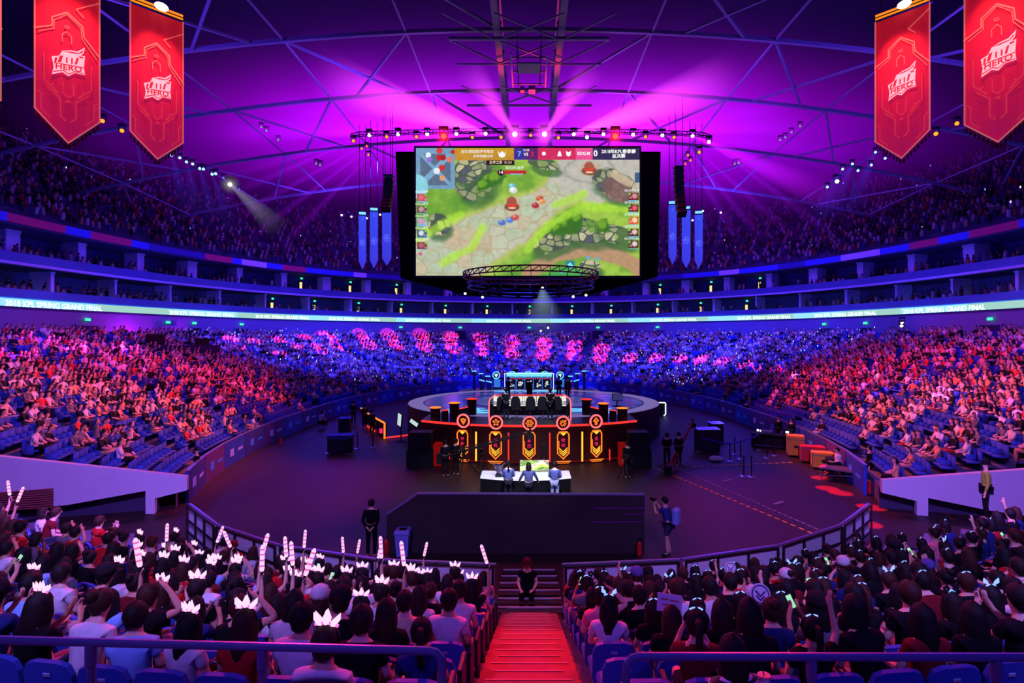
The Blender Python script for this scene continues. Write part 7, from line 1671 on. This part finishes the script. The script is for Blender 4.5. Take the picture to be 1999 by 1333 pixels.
# pink pools on the far and side audience
rig = lambda x: (max(-4.5, min(4.5, (x-1033)/60)), 41.5, 9.6) if abs(x-1033) < 420 else (math.copysign(13.5, x-1033), 45, 22)
pools = [(706, 655), (760, 655), (822, 655), (881, 660), (938, 663), (998, 667), (1062, 671), (1122, 676), (1175, 683), (718, 672), (772, 674), (829, 676), (885, 680), (941, 683), (999, 690), (1060, 693), (1120, 692), (1173, 699), (1231, 699), (1281, 699), (1326, 702), (1368, 703),
         (452, 662), (495, 666), (545, 664), (594, 659), (640, 658), (472, 678), (545, 690), (580, 677), (622, 681), (660, 676), (80, 660), (145, 678), (20, 690), (245, 680), (1411, 706), (1455, 712), (1480, 718), (1520, 722)]
for i, (x, y) in enumerate(pools):
    t = bowl_hit(x, y); spot(rig(x), t, (210000 if x > 430 else 380000), S(255, 50, 190), (3.6 if x > 430 else 4.6), .35, .1)
for x, y, p, a, c in ((1555, 730, 60000, 4.2, S(255, 120, 230)), (1605, 738, 60000, 4.5, S(255, 140, 235)), (1660, 755, 60000, 5, S(230, 90, 255)), (1735, 755, 70000, 5.5, S(235, 110, 255)), (1840, 768, 90000, 6, S(215, 110, 255)), (1985, 790, 60000, 6, S(200, 60, 255)), (1790, 740, 50000, 5, S(255, 120, 240)), (1700, 733, 50000, 4, S(255, 150, 240))):
    t = bowl_hit(x, y); spot(rig(x), t, p, c, a, .4, .1)
# purple on the roof steel
for s in (-1, 1): spot((s*6, 47, 23), (s*14, 40, 30), 4500, S(150, 30, 255), 120, .9); spot((s*10, 40, 23), (s*26, 44, 30), 2800, S(90, 50, 255), 110, .9)
spot((0, 44, 20), (0, 40, 30), 5000, S(255, 30, 90), 50, .7)
# red patches on the right floor
for x, y in ((1604, 933), (1640, 962), (1700, 990), (1615, 953), (1690, 1022), (1545, 1083)): spot((6, 30, 19), PF(x, y), 300000, S(255, 20, 30), 2.4, .2, .05)
spot((-6, 36, 19), PF(560, 950), 14000, S(255, 40, 40), 34, .9); spot((6, 36, 19), PF(1600, 1000), 14000, S(255, 40, 40), 34, .9)
for a, t in BSPOTS: spot(a, t, 1700, S(255, 120, 110), 46, 1.0, .2)
# added blue fill along the balcony fronts, added lavender lamps brighten the near fence
for x, y in ((-31, 36), (-31, 52), (-24, 68), (-10, 76), (10, 76), (24, 68), (31, 52), (31, 36)): point((x, y, 11.6), 1300, S(70, 60, 255), .6)
for s in (-1, 1): spot((s*4, 0, 13), (s*6.5, 13.2, 1.1), 6500, S(165, 135, 255), 52, .9)
# concourse purple uplights
for x, y in ((255, 640), (340, 645)):
    loc, rz_a = wall_frame(x, 0, 6.2, 20.0); point(loc, 700, S(220, 20, 255), .2)
# ---------------------------------------------------------------- camera
cam = bpy.data.cameras.new('camera'); co = bpy.data.objects.new('camera', cam); COL.objects.link(co); SC.camera = co
co.location = (0, 0, CZ); co.rotation_euler = (PI/2, 0, 0); cam.sensor_width = 36; cam.lens = 36*FPX/1999
cam.shift_x = -(CX-999.5)/1999; cam.shift_y = -(666.5-CY)/1999; cam.clip_end = 500; cam.clip_start = .05
SC.view_settings.view_transform = 'Standard'; SC.view_settings.look = 'None'; SC.view_settings.exposure = 0; SC.view_settings.gamma = 1
SC.cycles.max_bounces = 3; SC.cycles.diffuse_bounces = 1; SC.cycles.glossy_bounces = 1; SC.cycles.transmission_bounces = 1; SC.cycles.volume_bounces = 0
SC.cycles.use_light_tree = True; SC.cycles.adaptive_threshold = .05; SC.cycles.sample_clamp_indirect = 4; SC.cycles.volume_step_rate = 1.0; SC.cycles.volume_max_steps = 64
